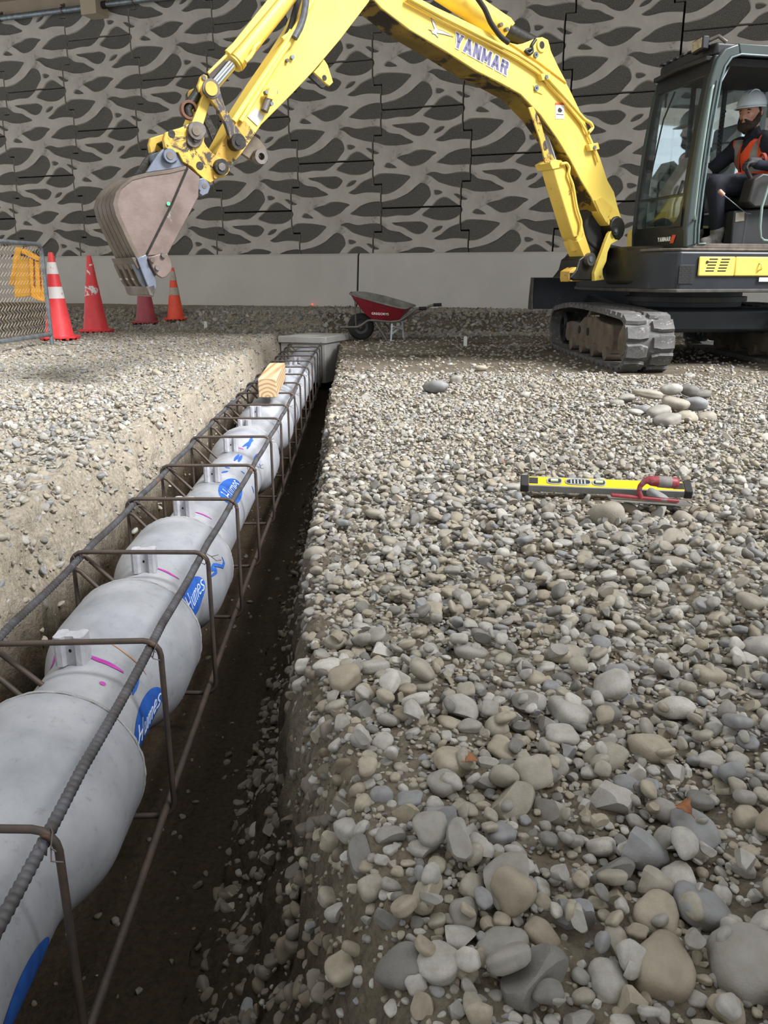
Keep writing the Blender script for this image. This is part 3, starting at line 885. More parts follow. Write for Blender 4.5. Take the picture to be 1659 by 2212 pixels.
# ================================================================== excavator
EC = V(2.6, 7.25, 0)                                    # slewing centre
ex = root_empty('excavator', EC, 'yellow mini excavator with dark cab reaching its bucket to the left', 'excavator')
A1 = math.radians(12)
EH = V(-math.cos(A1), -math.sin(A1), 0); EL = V(math.sin(A1), -math.cos(A1), 0)
def cp(f, l, z):                                        # upper structure frame: forward, left (to the camera), up
    return EC + EH * f + EL * l + V(0, 0, z)
A2 = math.radians(35)
BH = V(-math.cos(A2), -math.sin(A2), 0); BL = V(math.sin(A2), -math.cos(A2), 0)
BF = on_plane(1345, 500, (0, 7.0, 0), (0, 1, 0))        # point on the boom's near side
def bp(px, py, off=0.0):                                # on the boom's near side plane, shifted towards the camera by off
    return on_plane(px, py, BF + BL * off, BL)
def bprism(pts, off, wd):
    mb = MB(); mb.prism([bp(x, y, off) for x, y in pts], BL * -wd); return mb
def bprism_at(pts, ref, off, wd):                           # traced on plane ref, then moved across to plane off
    mb = MB(); mb.prism([bp(x, y, ref) + BL * (off - ref) for x, y in pts], BL * -wd); return mb
def bdisc(px, py, r, off, h, n=20):
    """short cylinder across the boom plane; off = its near face"""
    p = bp(px, py, off); mb = MB(); mb.cyl(p, p - BL * h, r, n=n); return mb
BW = 0.20                                               # boom width
# ------------------------------------------------------------ boom
boom_ol = [(1309, 482), (1291, 455), (1277, 426), (1255, 390), (1233, 347), (1204, 300), (1168, 249), (1125, 204), (1084, 181), (1030, 154), (958, 108), (885, 65), (824, 18), (790, -20), (760, -75), (800, -110), (850, -60), (895, -10), (940, 14), (1000, 42), (1060, 72), (1095, 90), (1118, 96), (1150, 90), (1190, 108), (1204, 144), (1230, 191), (1262, 258), (1277, 296), (1295, 336), (1313, 390), (1327, 415), (1334, 444), (1342, 470), (1340, 492), (1325, 498)]
boom = part('boom', bprism(boom_ol, 0, BW), YEL, ex, bev=0.006)
# underside plate: grime and scrapes, with the boom's shade painted into the colour
UND = M_('shaded_grimy_underside', '#9c7f30', '#6b5826', 4.0, 0.6, wear='#2e281c', wear_amt=0.20, wscale=5.0)
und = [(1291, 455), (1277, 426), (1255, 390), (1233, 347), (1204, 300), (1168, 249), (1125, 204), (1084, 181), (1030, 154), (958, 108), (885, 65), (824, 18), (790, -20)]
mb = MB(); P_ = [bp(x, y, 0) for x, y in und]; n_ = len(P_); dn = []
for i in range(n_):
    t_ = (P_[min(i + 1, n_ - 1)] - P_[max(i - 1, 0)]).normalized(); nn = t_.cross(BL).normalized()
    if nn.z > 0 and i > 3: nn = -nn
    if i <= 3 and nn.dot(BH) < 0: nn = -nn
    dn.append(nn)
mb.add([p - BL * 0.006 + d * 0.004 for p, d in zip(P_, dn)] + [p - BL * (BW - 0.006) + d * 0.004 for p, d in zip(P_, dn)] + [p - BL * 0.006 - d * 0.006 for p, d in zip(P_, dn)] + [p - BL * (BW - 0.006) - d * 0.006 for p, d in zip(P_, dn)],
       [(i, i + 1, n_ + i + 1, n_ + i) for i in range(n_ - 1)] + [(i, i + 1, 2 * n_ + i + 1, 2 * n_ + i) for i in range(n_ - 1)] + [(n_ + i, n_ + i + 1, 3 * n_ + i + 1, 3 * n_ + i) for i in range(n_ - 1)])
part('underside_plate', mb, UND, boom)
# welded side plate with the cylinder lug at the knee
lug = [(1100, 92), (1122, 97), (1140, 90), (1150, 86), (1158, 82), (1172, 80), (1184, 86), (1188, 100), (1190, 110), (1205, 142), (1225, 180), (1205, 165), (1165, 135), (1130, 112)]
for off in (0.012, -BW + 0.004):
    part('cylinder_lug', bprism_at(lug, 0.012, off, 0.016), YEL, boom, bev=0.003)
mb = bdisc(1171, 97, 0.045, 0.022, 0.03); part('pin_boss', mb, YEL, boom, sm=40)
mb = bdisc(1171, 97, 0.024, 0.0235, 0.03); part('pin_hole', mb, BLK, boom, sm=40)
# lower weld seam plate
plate = [(1309, 480), (1296, 458), (1285, 432), (1300, 425), (1316, 440), (1330, 452), (1341, 470), (1338, 490), (1325, 496)]
part('foot_plate', bprism(plate, 0.008, 0.010), YEL_M, boom, bev=0.003)
ob = on_plane(1345, 500, BF, BL)
# hydraulic pipes along the boom's upper edge
def btube(pts, off, r, mat, parent, name, n=8):
    P = [bp(x, y, off) for x, y in pts]
    Q = [P[0]]
    for a, b, c in zip(P[:-2], P[1:-1], P[2:]):
        Q += [a.lerp(b, 0.75), b.lerp(a, 0.08).lerp(c, 0.04), b.lerp(c, 0.25)]
    Q.append(P[-1])
    mb = MB(); mb.tube(Q, r, n); return part(name, mb, mat, parent, sm=60)
btube([(880, -5), (960, 38), (1060, 88), (1120, 118), (1165, 148), (1182, 168), (1225, 215), (1262, 258), (1276, 266), (1281, 276), (1272, 286)], 0.030, 0.013, YEL, boom, 'hydraulic_pipe')
btube([(875, 0), (960, 48), (1060, 97), (1118, 128), (1160, 156), (1180, 176), (1222, 224), (1258, 268), (1282, 318), (1292, 350)], 0.018, 0.010, YEL, boom, 'hydraulic_pipe')
for x, y in ((1180, 166), (1284, 318)):
    mb = bprism([(x - 12, y - 6), (x + 8, y - 10), (x + 12, y + 4), (x - 8, y + 8)], 0.04, 0.04); part('pipe_clamp', mb, YEL_M, boom, bev=0.003)
    part('clamp_bolt', bdisc(x + 2, y, 0.014, 0.05, 0.012, 8), GALV, boom)
for x, y in ((1159, 118), (1160, 190)):
    part('bolt', bdisc(x, y, 0.020, 0.024 if y < 150 else 0.014, 0.016, 12), GALV, boom, sm=40)
    part('bolt_hole', bdisc(x, y, 0.007, 0.026 if y < 150 else 0.016, 0.01, 8), BLK, boom)
part('bolt_plate', bprism([(1152, 184), (1160, 180), (1176, 196), (1172, 204), (1158, 198)], 0.006, 0.008), YEL, boom, bev=0.002)
# black oily blotch of hose at the lug
btube([(1157, 85), (1148, 98), (1150, 112), (1142, 118), (1134, 110), (1146, 106)], 0.02, 0.012, BLK, boom, 'grease_hose')
# decal: warning sticker
def decal(pts, off, mat, name, parent, wd=0.002):
    return part(name, bprism(pts, off, wd), mat, parent)
STK = M_('sticker_white', '#ecebe6'); STO = M_('sticker_orange', '#d4622a'); STB = M_('sticker_black', '#2a2826')
decal([(1200, 226), (1219, 226), (1219, 257), (1200, 257)], 0.003, STK, 'warning_sticker', boom)
decal([(1200, 222), (1219, 222), (1219, 227), (1200, 227)], 0.0035, STO, 'warning_sticker_band', boom)
decal([(1208, 232), (1212, 234), (1215, 239), (1212, 243), (1206, 242), (1205, 237)], 0.0045, STB, 'warning_pictogram', boom, 0.001)
decal([(1202, 246), (1217, 247), (1217, 248.5), (1202, 247.5)], 0.0045, STB, 'warning_text_line', boom, 0.001)
# lettering on the boom
tA = bp(979, 99, 0.003); tB = bp(1094, 163, 0.003); ux = (tB - tA).normalized(); uy = BL.cross(ux).normalized()
LETG = M_('lettering_grey', '#6f6b88', '#676380'); LETW = M_('lettering_white', '#fbfbf2')
def fit_text(s, tA, tB, uy_, ux_, mat, name, parent, off, ext=0.0008, lift=0.0):
    probe = text_mb(s, 1.0, (0, 0, 0), (1, 0, 0), (0, 1, 0), 0.0, off, spacing=1.08)
    wid = max(p.x for p in probe.v) - min(p.x for p in probe.v); x0 = min(p.x for p in probe.v)
    sz = (tB - tA).length / wid
    nrm = ux_.cross(uy_)
    mb = text_mb(s, sz, tA - ux_ * x0 * sz + nrm * lift, ux_, uy_, ext, off * sz, spacing=1.08)
    return part(name, mb, mat, parent)
def glyph(ch, t, g):
    # heavy block capital as convex quads in a unit-high box; t stroke, g growth for the outline
    W = {'Y': 0.86, 'A': 0.92, 'N': 0.80, 'M': 0.98, 'R': 0.80}[ch]
    S = t + 2 * g; Q = []
    def stem(x, y0=0.0, y1=1.0): Q.append([(x - g, y0 - g), (x + t + g, y0 - g), (x + t + g, y1 + g), (x - g, y1 + g)])
    def slant(x0, y0, x1, y1, w_=None):                 # parallelogram from (x0, y0) to (x1, y1), horizontal width
        w2 = (t * 1.12 if w_ is None else w_); Q.append([(x0 - g, y0 - g), (x0 + w2 + g, y0 - g), (x1 + w2 + g, y1 + g), (x1 - g, y1 + g)])
    def barh(x0, x1, y, h=None):
        h = t * 0.86 if h is None else h; Q.append([(x0 - g, y - g), (x1 + g, y - g), (x1 + g, y + h + g), (x0 - g, y + h + g)])
    if ch == 'Y':
        c = W / 2 - t * 0.56; stem(W / 2 - t / 2, 0.0, 0.46); slant(c, 0.40, 0.0, 1.0); slant(c, 0.40, W - t * 1.12, 1.0)
    elif ch == 'A':
        slant(0.0, 0.0, W / 2 - t * 0.56, 1.0); slant(W - t * 1.12, 0.0, W / 2 - t * 0.56, 1.0); barh(0.2, W - 0.2, 0.20, t * 0.7)
    elif ch == 'N':
        stem(0.0); stem(W - t); slant(W - t * 1.25, 0.0, 0.0, 1.0, t * 1.25)
    elif ch == 'M':
        stem(0.0); stem(W - t); slant(W / 2 - t * 0.5, 0.18, 0.0, 1.0, t); slant(W / 2 - t * 0.5, 0.18, W - t, 1.0, t)
    elif ch == 'R':
        stem(0.0); barh(0.0, W - 0.10, 1.0 - t * 0.86); barh(0.0, W - 0.10, 0.42, t * 0.8); Q.append([(W - t - g, 0.46 - g), (W + g, 0.54 - g), (W + g, 0.90 + g), (W - t - g, 0.98 + g)]); slant(W - t * 1.05, 0.0, W * 0.42, 0.48)
    return Q, W
def block_text(word, tA, tB, uy_, ux_, mat, name, parent, t=0.27, g=0.0, gap=0.10, lift=0.0, th=0.0012):
    tot = sum(glyph(c, t, 0)[1] for c in word) + gap * (len(word) - 1); k = (tB - tA).length / tot; nrm = ux_.cross(uy_)
    mb = MB(); x = 0.0
    for j, c in enumerate(word):
        Q, W = glyph(c, t, g)
        for q in Q:
            mb.prism([tA + ux_ * ((x + a_) * k) + uy_ * (b_ * k) + nrm * lift for a_, b_ in q], nrm * th)
        x += W + gap
    return part(name, mb, mat, parent)
block_text('YANMAR', tA, tB, uy, ux, LETW, 'lettering_outline', boom, g=0.075)
block_text('YANMAR', tA, tB, uy, ux, LETG, 'brand_lettering', boom, lift=0.0012)
bird = [(931, 38), (938, 48), (943, 58), (946, 64), (955, 66), (965, 71), (980, 80), (970, 77), (960, 74), (950, 72), (943, 71), (948, 79), (946, 81), (940, 74), (934, 72), (932, 67), (925, 63), (936, 67), (939, 62), (935, 52)]
decal(bird, 0.003, LETW, 'bird_emblem', boom)
def outline(pts, wd, off, mat, parent, name):
    P = [bp(x, y, off) for x, y in pts]; P.append(P[0])
    mb = MB(); mb.tube(P, wd, 4); return part(name, mb, mat, parent)
outline(bird, 0.0017, 0.003, LETG, boom, 'bird_emblem_outline')
# scratches on the dark underside
# ------------------------------------------------------------ arm cylinder above the boom
def cyl_on(p0, p1, r, mat, parent, name, off, n=20):
    mb = MB(); mb.cyl(bp(*p0, off), bp(*p1, off), r, n=n); return part(name, mb, mat, parent, sm=40)
ac = cyl_on((1085, 62), (820, -115), 0.082, YEL, ex, 'arm_cylinder', -BW / 2)
cyl_on((1150, 96), (1078, 58), 0.055, BLK, ac, 'cylinder_eye', -BW / 2)
part('guard_rail', bprism([(1000, -28), (1104, 38), (1113, 50), (1108, 56), (1090, 47), (992, -18)], -0.02, 0.03), YEL, ac, bev=0.003)
btube([(1020, -20), (1048, 20), (1060, 50), (1082, 80), (1098, 92)], 0.035, 0.018, RUBD, ac, 'hose')
for x, y in ((1084, 53), (1097, 63)):
    part('bolt', bdisc(x, y, 0.014, 0.0, 0.03, 8), STEEL, ac)
# ------------------------------------------------------------ arm
AWD = 0.17; AO = -0.015
arm_ol = [(478, 378), (493, 363), (521, 332), (565, 269), (632, 202), (679, 152), (734, 87), (795, 7), (822, -35), (815, -75), (770, -100), (720, -75), (690, -40), (672, -8), (640, 52), (608, 102), (560, 172), (512, 248), (500, 268), (489, 290), (470, 325), (462, 345), (465, 370)]
arm = part('arm', bprism(arm_ol, AO, AWD), YEL, ex, bev=0.005)
worn = [(478, 378), (493, 363), (521, 332), (552, 287), (530, 262), (508, 262), (489, 292), (470, 325), (462, 345), (465, 370)]
part('worn_arm_tip', bprism(worn, AO + 0.003, 0.004), YEL_W, arm)
decal([(552, 232), (571, 252), (556, 272), (535, 252)], AO + 0.005, M_('silver_plate', '#dcdad6', '#b8b4ae', 20, 0.35, metal=0.4), 'silver_name_plate', arm)
btube([(505, 262), (560, 178), (608, 108), (645, 52), (676, 0)], AO + 0.012, 0.016, YEL, arm, 'edge_rail')
btube([(520, 262), (575, 172), (615, 108), (636, 82)], AO + 0.018, 0.013, YEL, arm, 'hydraulic_pipe')
btube([(636, 82), (648, 60), (656, 35), (660, 10), (662, -30)], AO + 0.045, 0.020, M_('grey_spiral_hose', '#5a5c60', '#44464a', 40, 0.5), arm, 'hydraulic_hose')
btube([(619, 80), (628, 60), (636, 30), (645, 0), (650, -30)], -0.06, 0.018, RUBD, arm, 'hydraulic_hose')
btube([(610, 85), (622, 76), (628, 66)], -0.05, 0.013, YEL, arm, 'hose_fitting')
for x, y, r, m_ in ((633, 123, 0.012, GALV), (622, 130, 0.010, STEEL)):
    part('bolt', bdisc(x, y, r, AO + 0.02, 0.025, 10), m_, arm, sm=40)
# valve block on the arm
part('valve_block', bprism([(584, 188), (596, 186), (600, 200), (590, 216), (578, 212), (580, 198)], AO + 0.055, 0.06), YEL, arm, bev=0.004)
mb = MB(); mb.cyl(bp(580, 214, AO + 0.03), bp(571, 240, AO + 0.03), 0.022, n=14); part('valve_nut', mb, STEEL, arm, sm=40)
for x, y in ((598, 199), (577, 199), (588, 224)):
    mb = bdisc(x, y, 0.011, AO + 0.05, 0.03, 8); part('valve_bolt', mb, GALV, arm)
# back-side lug on the arm
lg = [(690, 143), (700, 128), (708, 140), (716, 165), (720, 178), (712, 186), (704, 180), (678, 156)]
part('hose_bracket', bprism(lg, AO - 0.01, 0.02), YEL_M, arm, bev=0.003)
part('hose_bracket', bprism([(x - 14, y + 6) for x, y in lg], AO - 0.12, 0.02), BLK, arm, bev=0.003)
part('bracket_hole', bdisc(701, 168, 0.016, AO - 0.008, 0.012, 12), BLK, arm)
# dark bracket behind the arm tip
br_ = [(545, 290), (560, 300), (575, 320), (578, 338), (570, 352), (556, 352), (540, 344), (520, 330)]
part('tip_bracket', bprism(br_, AO - 0.10, 0.03), MUDST, arm, bev=0.004)
p = bp(561, 339, AO - 0.06); mb = MB(); mb.ring(p, BL, 0.042, 0.020, 0.05); part('bracket_bush', mb, STEEL, arm, sm=40)
# ------------------------------------------------------------ bucket cylinder
bc = cyl_on((503, 137), (690, -95), 0.056, YEL, ex, 'bucket_cylinder', -BW / 2 + 0.02, 24)
p0, p1 = bp(506, 133, -BW / 2 + 0.02), bp(513, 124, -BW / 2 + 0.02)
mb = MB(); mb.cyl(p0, p1, 0.063, n=24); part('gland_nut', mb, YEL, bc, sm=40)
mb = MB(); mb.cyl(bp(458, 190, -BW / 2 + 0.02), bp(506, 133, -BW / 2 + 0.02), 0.030, n=20); part('piston_rod', mb, CHROME, bc, sm=40)
part('guard_plate', bprism([(488, 108), (505, 92), (575, 5), (640, -80), (655, -70), (590, 10), (518, 96), (498, 118)], 0.0, 0.02), YEL, bc, bev=0.003)
mb = MB(); mb.tube([bp(450, 158, -0.02), bp(497, 112, -0.02)], 0.008, 8); part('guard_rod', mb, YEL_M, bc)
part('rod_bracket', bprism([(434, 166), (440, 160), (448, 163), (449, 172), (442, 182), (440, 196), (430, 200), (428, 184), (432, 174)], -0.02, 0.03), YEL_W, bc, bev=0.004)
part('bracket_bolt', bdisc(441, 167, 0.013, -0.012, 0.012, 10), STEEL, bc)
mb = MB(); mb.tube([bp(530, 133, 0.0), bp(541, 122, 0.0), bp(547, 112, 0.0), bp(550, 101, 0.0), bp(560, 92, -0.02)], 0.012, 8); part('hose_fitting', mb, YEL_M, bc, sm=60)
# ------------------------------------------------------------ bucket linkage
def bone(c0, c1, r0, r1, wm, n=10):
    """dog-bone plate outline in pixels"""
    c0, c1 = Vector(c0), Vector(c1); d = (c1 - c0).normalized(); s_ = Vector((-d.y, d.x))
    P = []
    a0 = math.atan2(s_.y, s_.x)
    for i in range(n + 1):
        a = a0 + PI * i / n; P.append((c0.x + r0 * math.cos(a), c0.y + r0 * math.sin(a)))
    m1 = c0.lerp(c1, 0.35) - s_ * wm; m2 = c0.lerp(c1, 0.65) - s_ * wm
    P += [(m1.x, m1.y), (m2.x, m2.y)]
    for i in range(n + 1):
        a = a0 + PI + PI * i / n; P.append((c1.x + r1 * math.cos(a), c1.y + r1 * math.sin(a)))
    m1 = c0.lerp(c1, 0.65) + s_ * wm; m2 = c0.lerp(c1, 0.35) + s_ * wm
    P += [(m1.x, m1.y), (m2.x, m2.y)]
    return P
LNK = M_('link_worn_paint', '#a88a3c', '#6e5c34', 9.0, 0.5, wear='#403e46', wear_amt=0.24, wscale=12)
lk = part('idler_link', bprism(bone((457, 191), (516, 306), 17, 16, 8.5), 0.035, 0.03), LNK, ex, bev=0.004)
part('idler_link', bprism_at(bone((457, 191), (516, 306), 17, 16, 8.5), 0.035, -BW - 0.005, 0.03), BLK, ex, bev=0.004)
mb = bdisc(457, 191, 0.036, 0.050, BW + 0.09, 20); part('link_pin', mb, YEL_W, lk, sm=40)
mb = bdisc(457, 191, 0.050, 0.040, 0.012, 20); part('pin_collar', mb, STEEL, lk, sm=40)
mb = bdisc(516, 306, 0.044, 0.052, BW + 0.09, 20); part('link_pin', mb, BLK, lk, sm=40)
mb = bdisc(516, 306, 0.020, 0.058, 0.01, 8); part('pin_bolt', mb, RUBD, lk, sm=40)
bl_ = part('bucket_link', bprism([(441, 200), (450, 210), (456, 216), (437, 276), (428, 290), (412, 282), (416, 262)], -0.015, BW - 0.06), YEL_M, ex, bev=0.004)
mb = MB(); mb.tube([bp(432, 192, -0.06), bp(424, 205, -0.06), bp(412, 222, -0.06), bp(404, 236, -0.06), bp(407, 252, -0.06)], 0.028, 10); part('link_hose', mb, BLK, bl_, sm=60)
mb = MB(); mb.ring(bp(408, 238, -0.04), BL, 0.05, 0.036, 0.03); part('rusty_ring', mb, M_('rust_brown', '#5c3c2c', '#6e4a36', 20, 0.8), bl_, sm=40)
# ------------------------------------------------------------ quick hitch
hitch_ol = [(358, 286), (372, 281), (390, 276), (402, 270), (420, 262), (436, 266), (443, 280), (441, 306), (447, 316), (456, 327), (468, 337), (484, 344), (494, 354), (497, 366), (492, 376), (483, 382), (471, 385), (455, 396), (441, 388), (426, 374), (415, 362), (395, 350), (385, 330), (372, 330), (357, 319), (354, 300)]
hit_ = part('quick_hitch', bprism(hitch_ol, 0.03, 0.035), YEL_W, ex, bev=0.005)
part('quick_hitch', bprism_at(hitch_ol, 0.03, -BW + 0.0, 0.035), YEL_W, ex, bev=0.005)
part('hitch_core', bprism([(365, 300), (395, 285), (430, 300), (450, 335), (478, 352), (455, 385), (420, 355), (385, 322)], 0.0, BW), BLK, hit_, bev=0.004)
part('ear_plate', bprism(bone((425, 283), (421, 302), 21, 17, 18), 0.042, 0.014), STEEL, hit_, bev=0.003)
mb = bdisc(425, 282, 0.046, 0.062, BW + 0.1, 20); part('hitch_pin', mb, STEEL, hit_, sm=40)
mb = bdisc(425, 282, 0.025, 0.068, 0.01, 14); part('pin_centre', mb, MUDST, hit_, sm=40)
mb = bdisc(480, 360, 0.042, 0.062, BW + 0.1, 20); part('hitch_pin', mb, BLK, hit_, sm=40)
mb = bdisc(480, 360, 0.022, 0.068, 0.01, 8); part('pin_centre', mb, STEEL, hit_, sm=40)
for x, y, r in ((371, 289, 0.020), (432, 358, 0.022), (423, 302, 0.012), (416, 271, 0.009), (409, 276, 0.009)):
    part('hitch_hole', bdisc(x, y, r, 0.0575 if r < 0.015 else 0.032, 0.006, 14), BLK, hit_)
part('hitch_bolt', bdisc(466, 381, 0.012, 0.04, 0.02, 8), YEL_W, hit_)
# ------------------------------------------------------------ bucket
KO, KW = 0.075, 0.36                                        # near side offset and width
bk_root_pts = [(403, 359), (431, 382), (429, 425), (362, 550), (350, 575), (330, 605), (322, 615), (304, 580), (296, 558), (281, 529), (263, 491), (251, 465), (245, 440), (251, 417), (262, 402), (286, 382), (317, 374), (367, 367)]
bk = part('bucket', bprism(bk_root_pts, KO, 0.018), BUCK, ex, bev=0.003)
part('side_plate', bprism_at(bk_root_pts, KO, KO - KW + 0.018, 0.018), BUCK2, bk, bev=0.003)
# curved back shell swept between the two sides: four strips with grooves between
back = [(400, 358), (367, 366), (317, 373), (286, 381), (262, 400), (250, 416), (244, 440), (250, 465), (262, 491), (280, 530), (295, 559)]
sw = 0.004
nst = 5
for i in range(nst):
    o0 = KO + 0.004 - (KW - 0.0) * i / nst; o1 = o0 - KW / nst + 0.007
    ins = [(x + 9 if 5 <= j else x, y + (8 if j < 5 else 0)) for j, (x, y) in enumerate(back)]
    ref = [bp(x, y, KO) for x, y in back]; refi = [bp(x, y, KO) for x, y in ins]
    mb = MB(); n = len(ref); vs = []; fs = []
    for P_, o_ in ((ref, o0), (ref, o1), (refi, o1), (refi, o0)):
        vs += [q + BL * (o_ - KO) for q in P_]
    for k in range(4):
        k2 = (k + 1) % 4
        for j in range(n - 1):
            fs.append((k * n + j, k * n + j + 1, k2 * n + j + 1, k2 * n + j))
    fs += [(0, n, 2 * n, 3 * n), (n - 1, 2 * n - 1, 3 * n - 1, 4 * n - 1)]
    mb.add(vs, fs)
    part('back_strip', mb, BUCK2, bk, sm=30)
# dark inner shell just below the strips so that the grooves are closed
ref = [bp(x + (5 if j >= 5 else 1), y + (5 if j < 5 else 1), KO) for j, (x, y) in enumerate(back)]
mb = MB(); n = len(ref)
mb.add([q - BL * 0.01 for q in ref] + [q - BL * (KW - 0.01) for q in ref], [(j, j + 1, n + j + 1, n + j) for j in range(n - 1)])
part('inner_shell', mb, BLK, bk)
# lip plate and tooth shanks
lipn = [(288, 556), (297, 558), (324, 612), (336, 626), (330, 640), (318, 640)]
part('cutting_lip', bprism([(284, 556), (296, 556), (306, 576), (298, 582)], KO, KW), BUCK2, bk, bev=0.003)
edge = [(318, 620), (334, 614), (336, 626), (331, 641), (326, 641)]
part('cutting_edge', bprism([(316, 619), (335, 613), (337, 626), (331, 642), (322, 638)], KO + 0.012, KW + 0.02), STEEL, bk, bev=0.006)
BRIGHT = M_('bright_worn_steel', '#b9b2a8', '#948d84', 40, 0.45, metal=0.3)
for i in range(4):
    o0 = KO - 0.012 - i * (KW - 0.05) / 3
    part('tooth_shank', bprism_at([(290, 570), (304, 572), (324, 606), (330, 622), (318, 624), (308, 610)], KO, o0, 0.046), BUCK2 if i else BLUEST, bk, bev=0.004)
    if i:
        part('wear_patch', bprism_at([(303, 601), (309, 598), (322, 618), (317, 622)], KO, o0 - 0.006, 0.034), BRIGHT, bk)
part('side_cheek', bprism([(296, 558), (316, 550), (322, 575), (336, 600), (338, 618), (330, 640), (318, 615), (305, 582)], KO + 0.012, 0.014), BLUEST, bk, bev=0.003)
# side cutter with bolts
sc_ol = [(320, 556), (345, 549), (362, 548), (368, 560), (372, 575), (370, 586), (360, 598), (350, 601), (342, 596), (336, 590), (328, 575)]
sc_ = part('side_cutter', bprism(sc_ol, KO + 0.028, 0.022), BUCK, bk, bev=0.004)
for x, y in ((330, 561), (341, 578), (354, 551)):
    mb = bdisc(x, y, 0.014, KO + 0.042, 0.016, 10); part('cutter_bolt', mb, STEEL, sc_, sm=40)
part('side_strip', bprism([(403, 359), (431, 382), (428, 425), (362, 549), (318, 552), (407, 364)], KO + 0.006, 0.008), BUCK, bk, bev=0.002)
mb = MB(); mb.tube([bp(405, 363, KO + 0.005), bp(372, 440, KO + 0.005), bp(318, 548, KO + 0.005)], 0.007, 6); part('weld_seam', mb, BLK, bk)
part('green_spot', bdisc(364, 440, 0.010, KO + 0.0085, 0.004, 12), M_('green_dot', '#58d08a'), bk)  # small green dot on the bucket's side plate
# ears at the top of the bucket
ear = [(316, 373), (340, 335), (352, 322), (362, 316), (374, 318), (386, 326), (396, 352), (402, 358), (367, 366)]
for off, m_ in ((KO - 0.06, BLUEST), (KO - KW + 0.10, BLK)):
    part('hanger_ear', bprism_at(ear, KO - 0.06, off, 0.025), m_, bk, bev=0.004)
part('pin_keeper', bprism([(356, 330), (366, 323), (380, 338), (385, 345), (370, 354), (362, 345)], KO - 0.045, 0.012), BLUEST, bk, bev=0.003)
mb = bdisc(368, 336, 0.036, KO - 0.03, KW - 0.06, 18); part('hanger_pin', mb, BLUEST, bk, sm=40)
mb = bdisc(368, 336, 0.020, KO - 0.026, 0.01, 14); part('pin_centre', mb, STEEL, bk, sm=40)
knob = [(428, 386), (440, 384), (450, 393), (455, 404), (450, 418), (438, 424), (430, 418), (432, 412), (428, 408)]
part('front_hook', bprism(knob, KO - 0.02, 0.04), BLUEST, bk, bev=0.005)
part('hook_hole', bdisc(442, 402, 0.014, KO - 0.018, 0.01, 12), STEEL, bk)
part('front_hook', bprism_at(knob, KO - 0.02, KO - KW + 0.09, 0.04), BUCK2, bk, bev=0.005)

# ------------------------------------------------------------ boom cylinder in front of the boom foot
BCO = -0.02
bcyl = part('boom_cylinder', bprism([(1199, 380), (1194, 356), (1202, 346), (1214, 346), (1222, 356), (1232, 392), (1246, 440), (1258, 478), (1270, 530), (1248, 522), (1238, 510)], BCO, 0.13), YEL_M, ex, bev=0.012, seg=3)
part('cylinder_boot', bprism([(1248, 521), (1258, 514), (1262, 502), (1277, 547), (1266, 558), (1262, 556)], BCO + 0.012, 0.155), YEL_M, bcyl, bev=0.004)
mb = MB(); mb.cyl(bp(1196, 352, BCO - 0.07), bp(1246, 535, BCO - 0.07), 0.060, n=20); part('cylinder_barrel', mb, YEL_M, bcyl, sm=40)
mb = MB(); mb.cyl(bp(1162, 235, BCO - 0.07), bp(1198, 352, BCO - 0.07), 0.028, n=18); part('piston_rod', mb, CHROME, bcyl, sm=40)
part('rod_guard', bprism([(1142, 232), (1152, 230), (1168, 262), (1188, 338), (1190, 352), (1178, 352), (1166, 300)], BCO + 0.03, 0.012), YEL_W, bcyl, bev=0.003)
btube([(1212, 354), (1224, 352), (1230, 362), (1228, 376), (1238, 400), (1246, 450), (1256, 480), (1254, 500)], BCO + 0.02, 0.011, YEL, bcyl, 'hydraulic_pipe')
part('gland_nut', bprism([(1188, 352), (1200, 344), (1214, 348), (1212, 362), (1194, 366)], BCO + 0.01, 0.16), YEL_M, bcyl, bev=0.004)
# knee pin of the cylinder under the boom
mb = bdisc(1158, 224, 0.035, -0.01, 0.18, 16); part('knee_pin', mb, BLK, bcyl, sm=40)
# ------------------------------------------------------------ swing bracket
SO = 0.02
sb = part('swing_bracket', bprism([(1316, 505), (1324, 494), (1340, 490), (1345, 506), (1334, 520), (1320, 528), (1313, 545), (1310, 565), (1302, 582), (1302, 592), (1306, 604), (1285, 607), (1284, 590), (1293, 565), (1303, 540), (1309, 522)], SO, 0.035), YEL, ex, bev=0.004)
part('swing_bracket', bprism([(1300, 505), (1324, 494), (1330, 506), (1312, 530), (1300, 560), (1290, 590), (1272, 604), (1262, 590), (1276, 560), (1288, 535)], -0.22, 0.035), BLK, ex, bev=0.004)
part('bracket_core', bprism([(1252, 560), (1268, 548), (1290, 566), (1300, 580), (1300, 605), (1240, 606), (1232, 600), (1246, 582)], -0.01, 0.20), BLK, sb, bev=0.01)
part('swing_lug', bprism([(1230, 586), (1240, 580), (1250, 574), (1262, 590), (1262, 606), (1230, 609), (1229, 600)], -0.02, 0.10), YEL_W, sb, bev=0.006)
part('lug_socket', bprism([(1231, 590), (1246, 588), (1252, 596), (1244, 604), (1231, 605)], -0.018, 0.01), BLK, sb)
mb = bdisc(1278, 560, 0.050, 0.03, 0.24, 20); part('cylinder_pin', mb, STEEL, sb, sm=40)
mb = bdisc(1278, 560, 0.022, 0.036, 0.01, 12); part('pin_centre', mb, GALV, sb, sm=40)
part('boom_foot_joint', bprism([(1322, 476), (1328, 469), (1337, 466), (1345, 472), (1350, 482), (1351, 496), (1347, 510), (1339, 519), (1329, 518), (1323, 506), (1319, 490)], 0.025, 0.25), BLK, sb, bev=0.012, seg=3)
mb = bdisc(1331, 500, 0.030, 0.045, 0.02, 16); part('foot_pin', mb, RUBD, sb, sm=40)
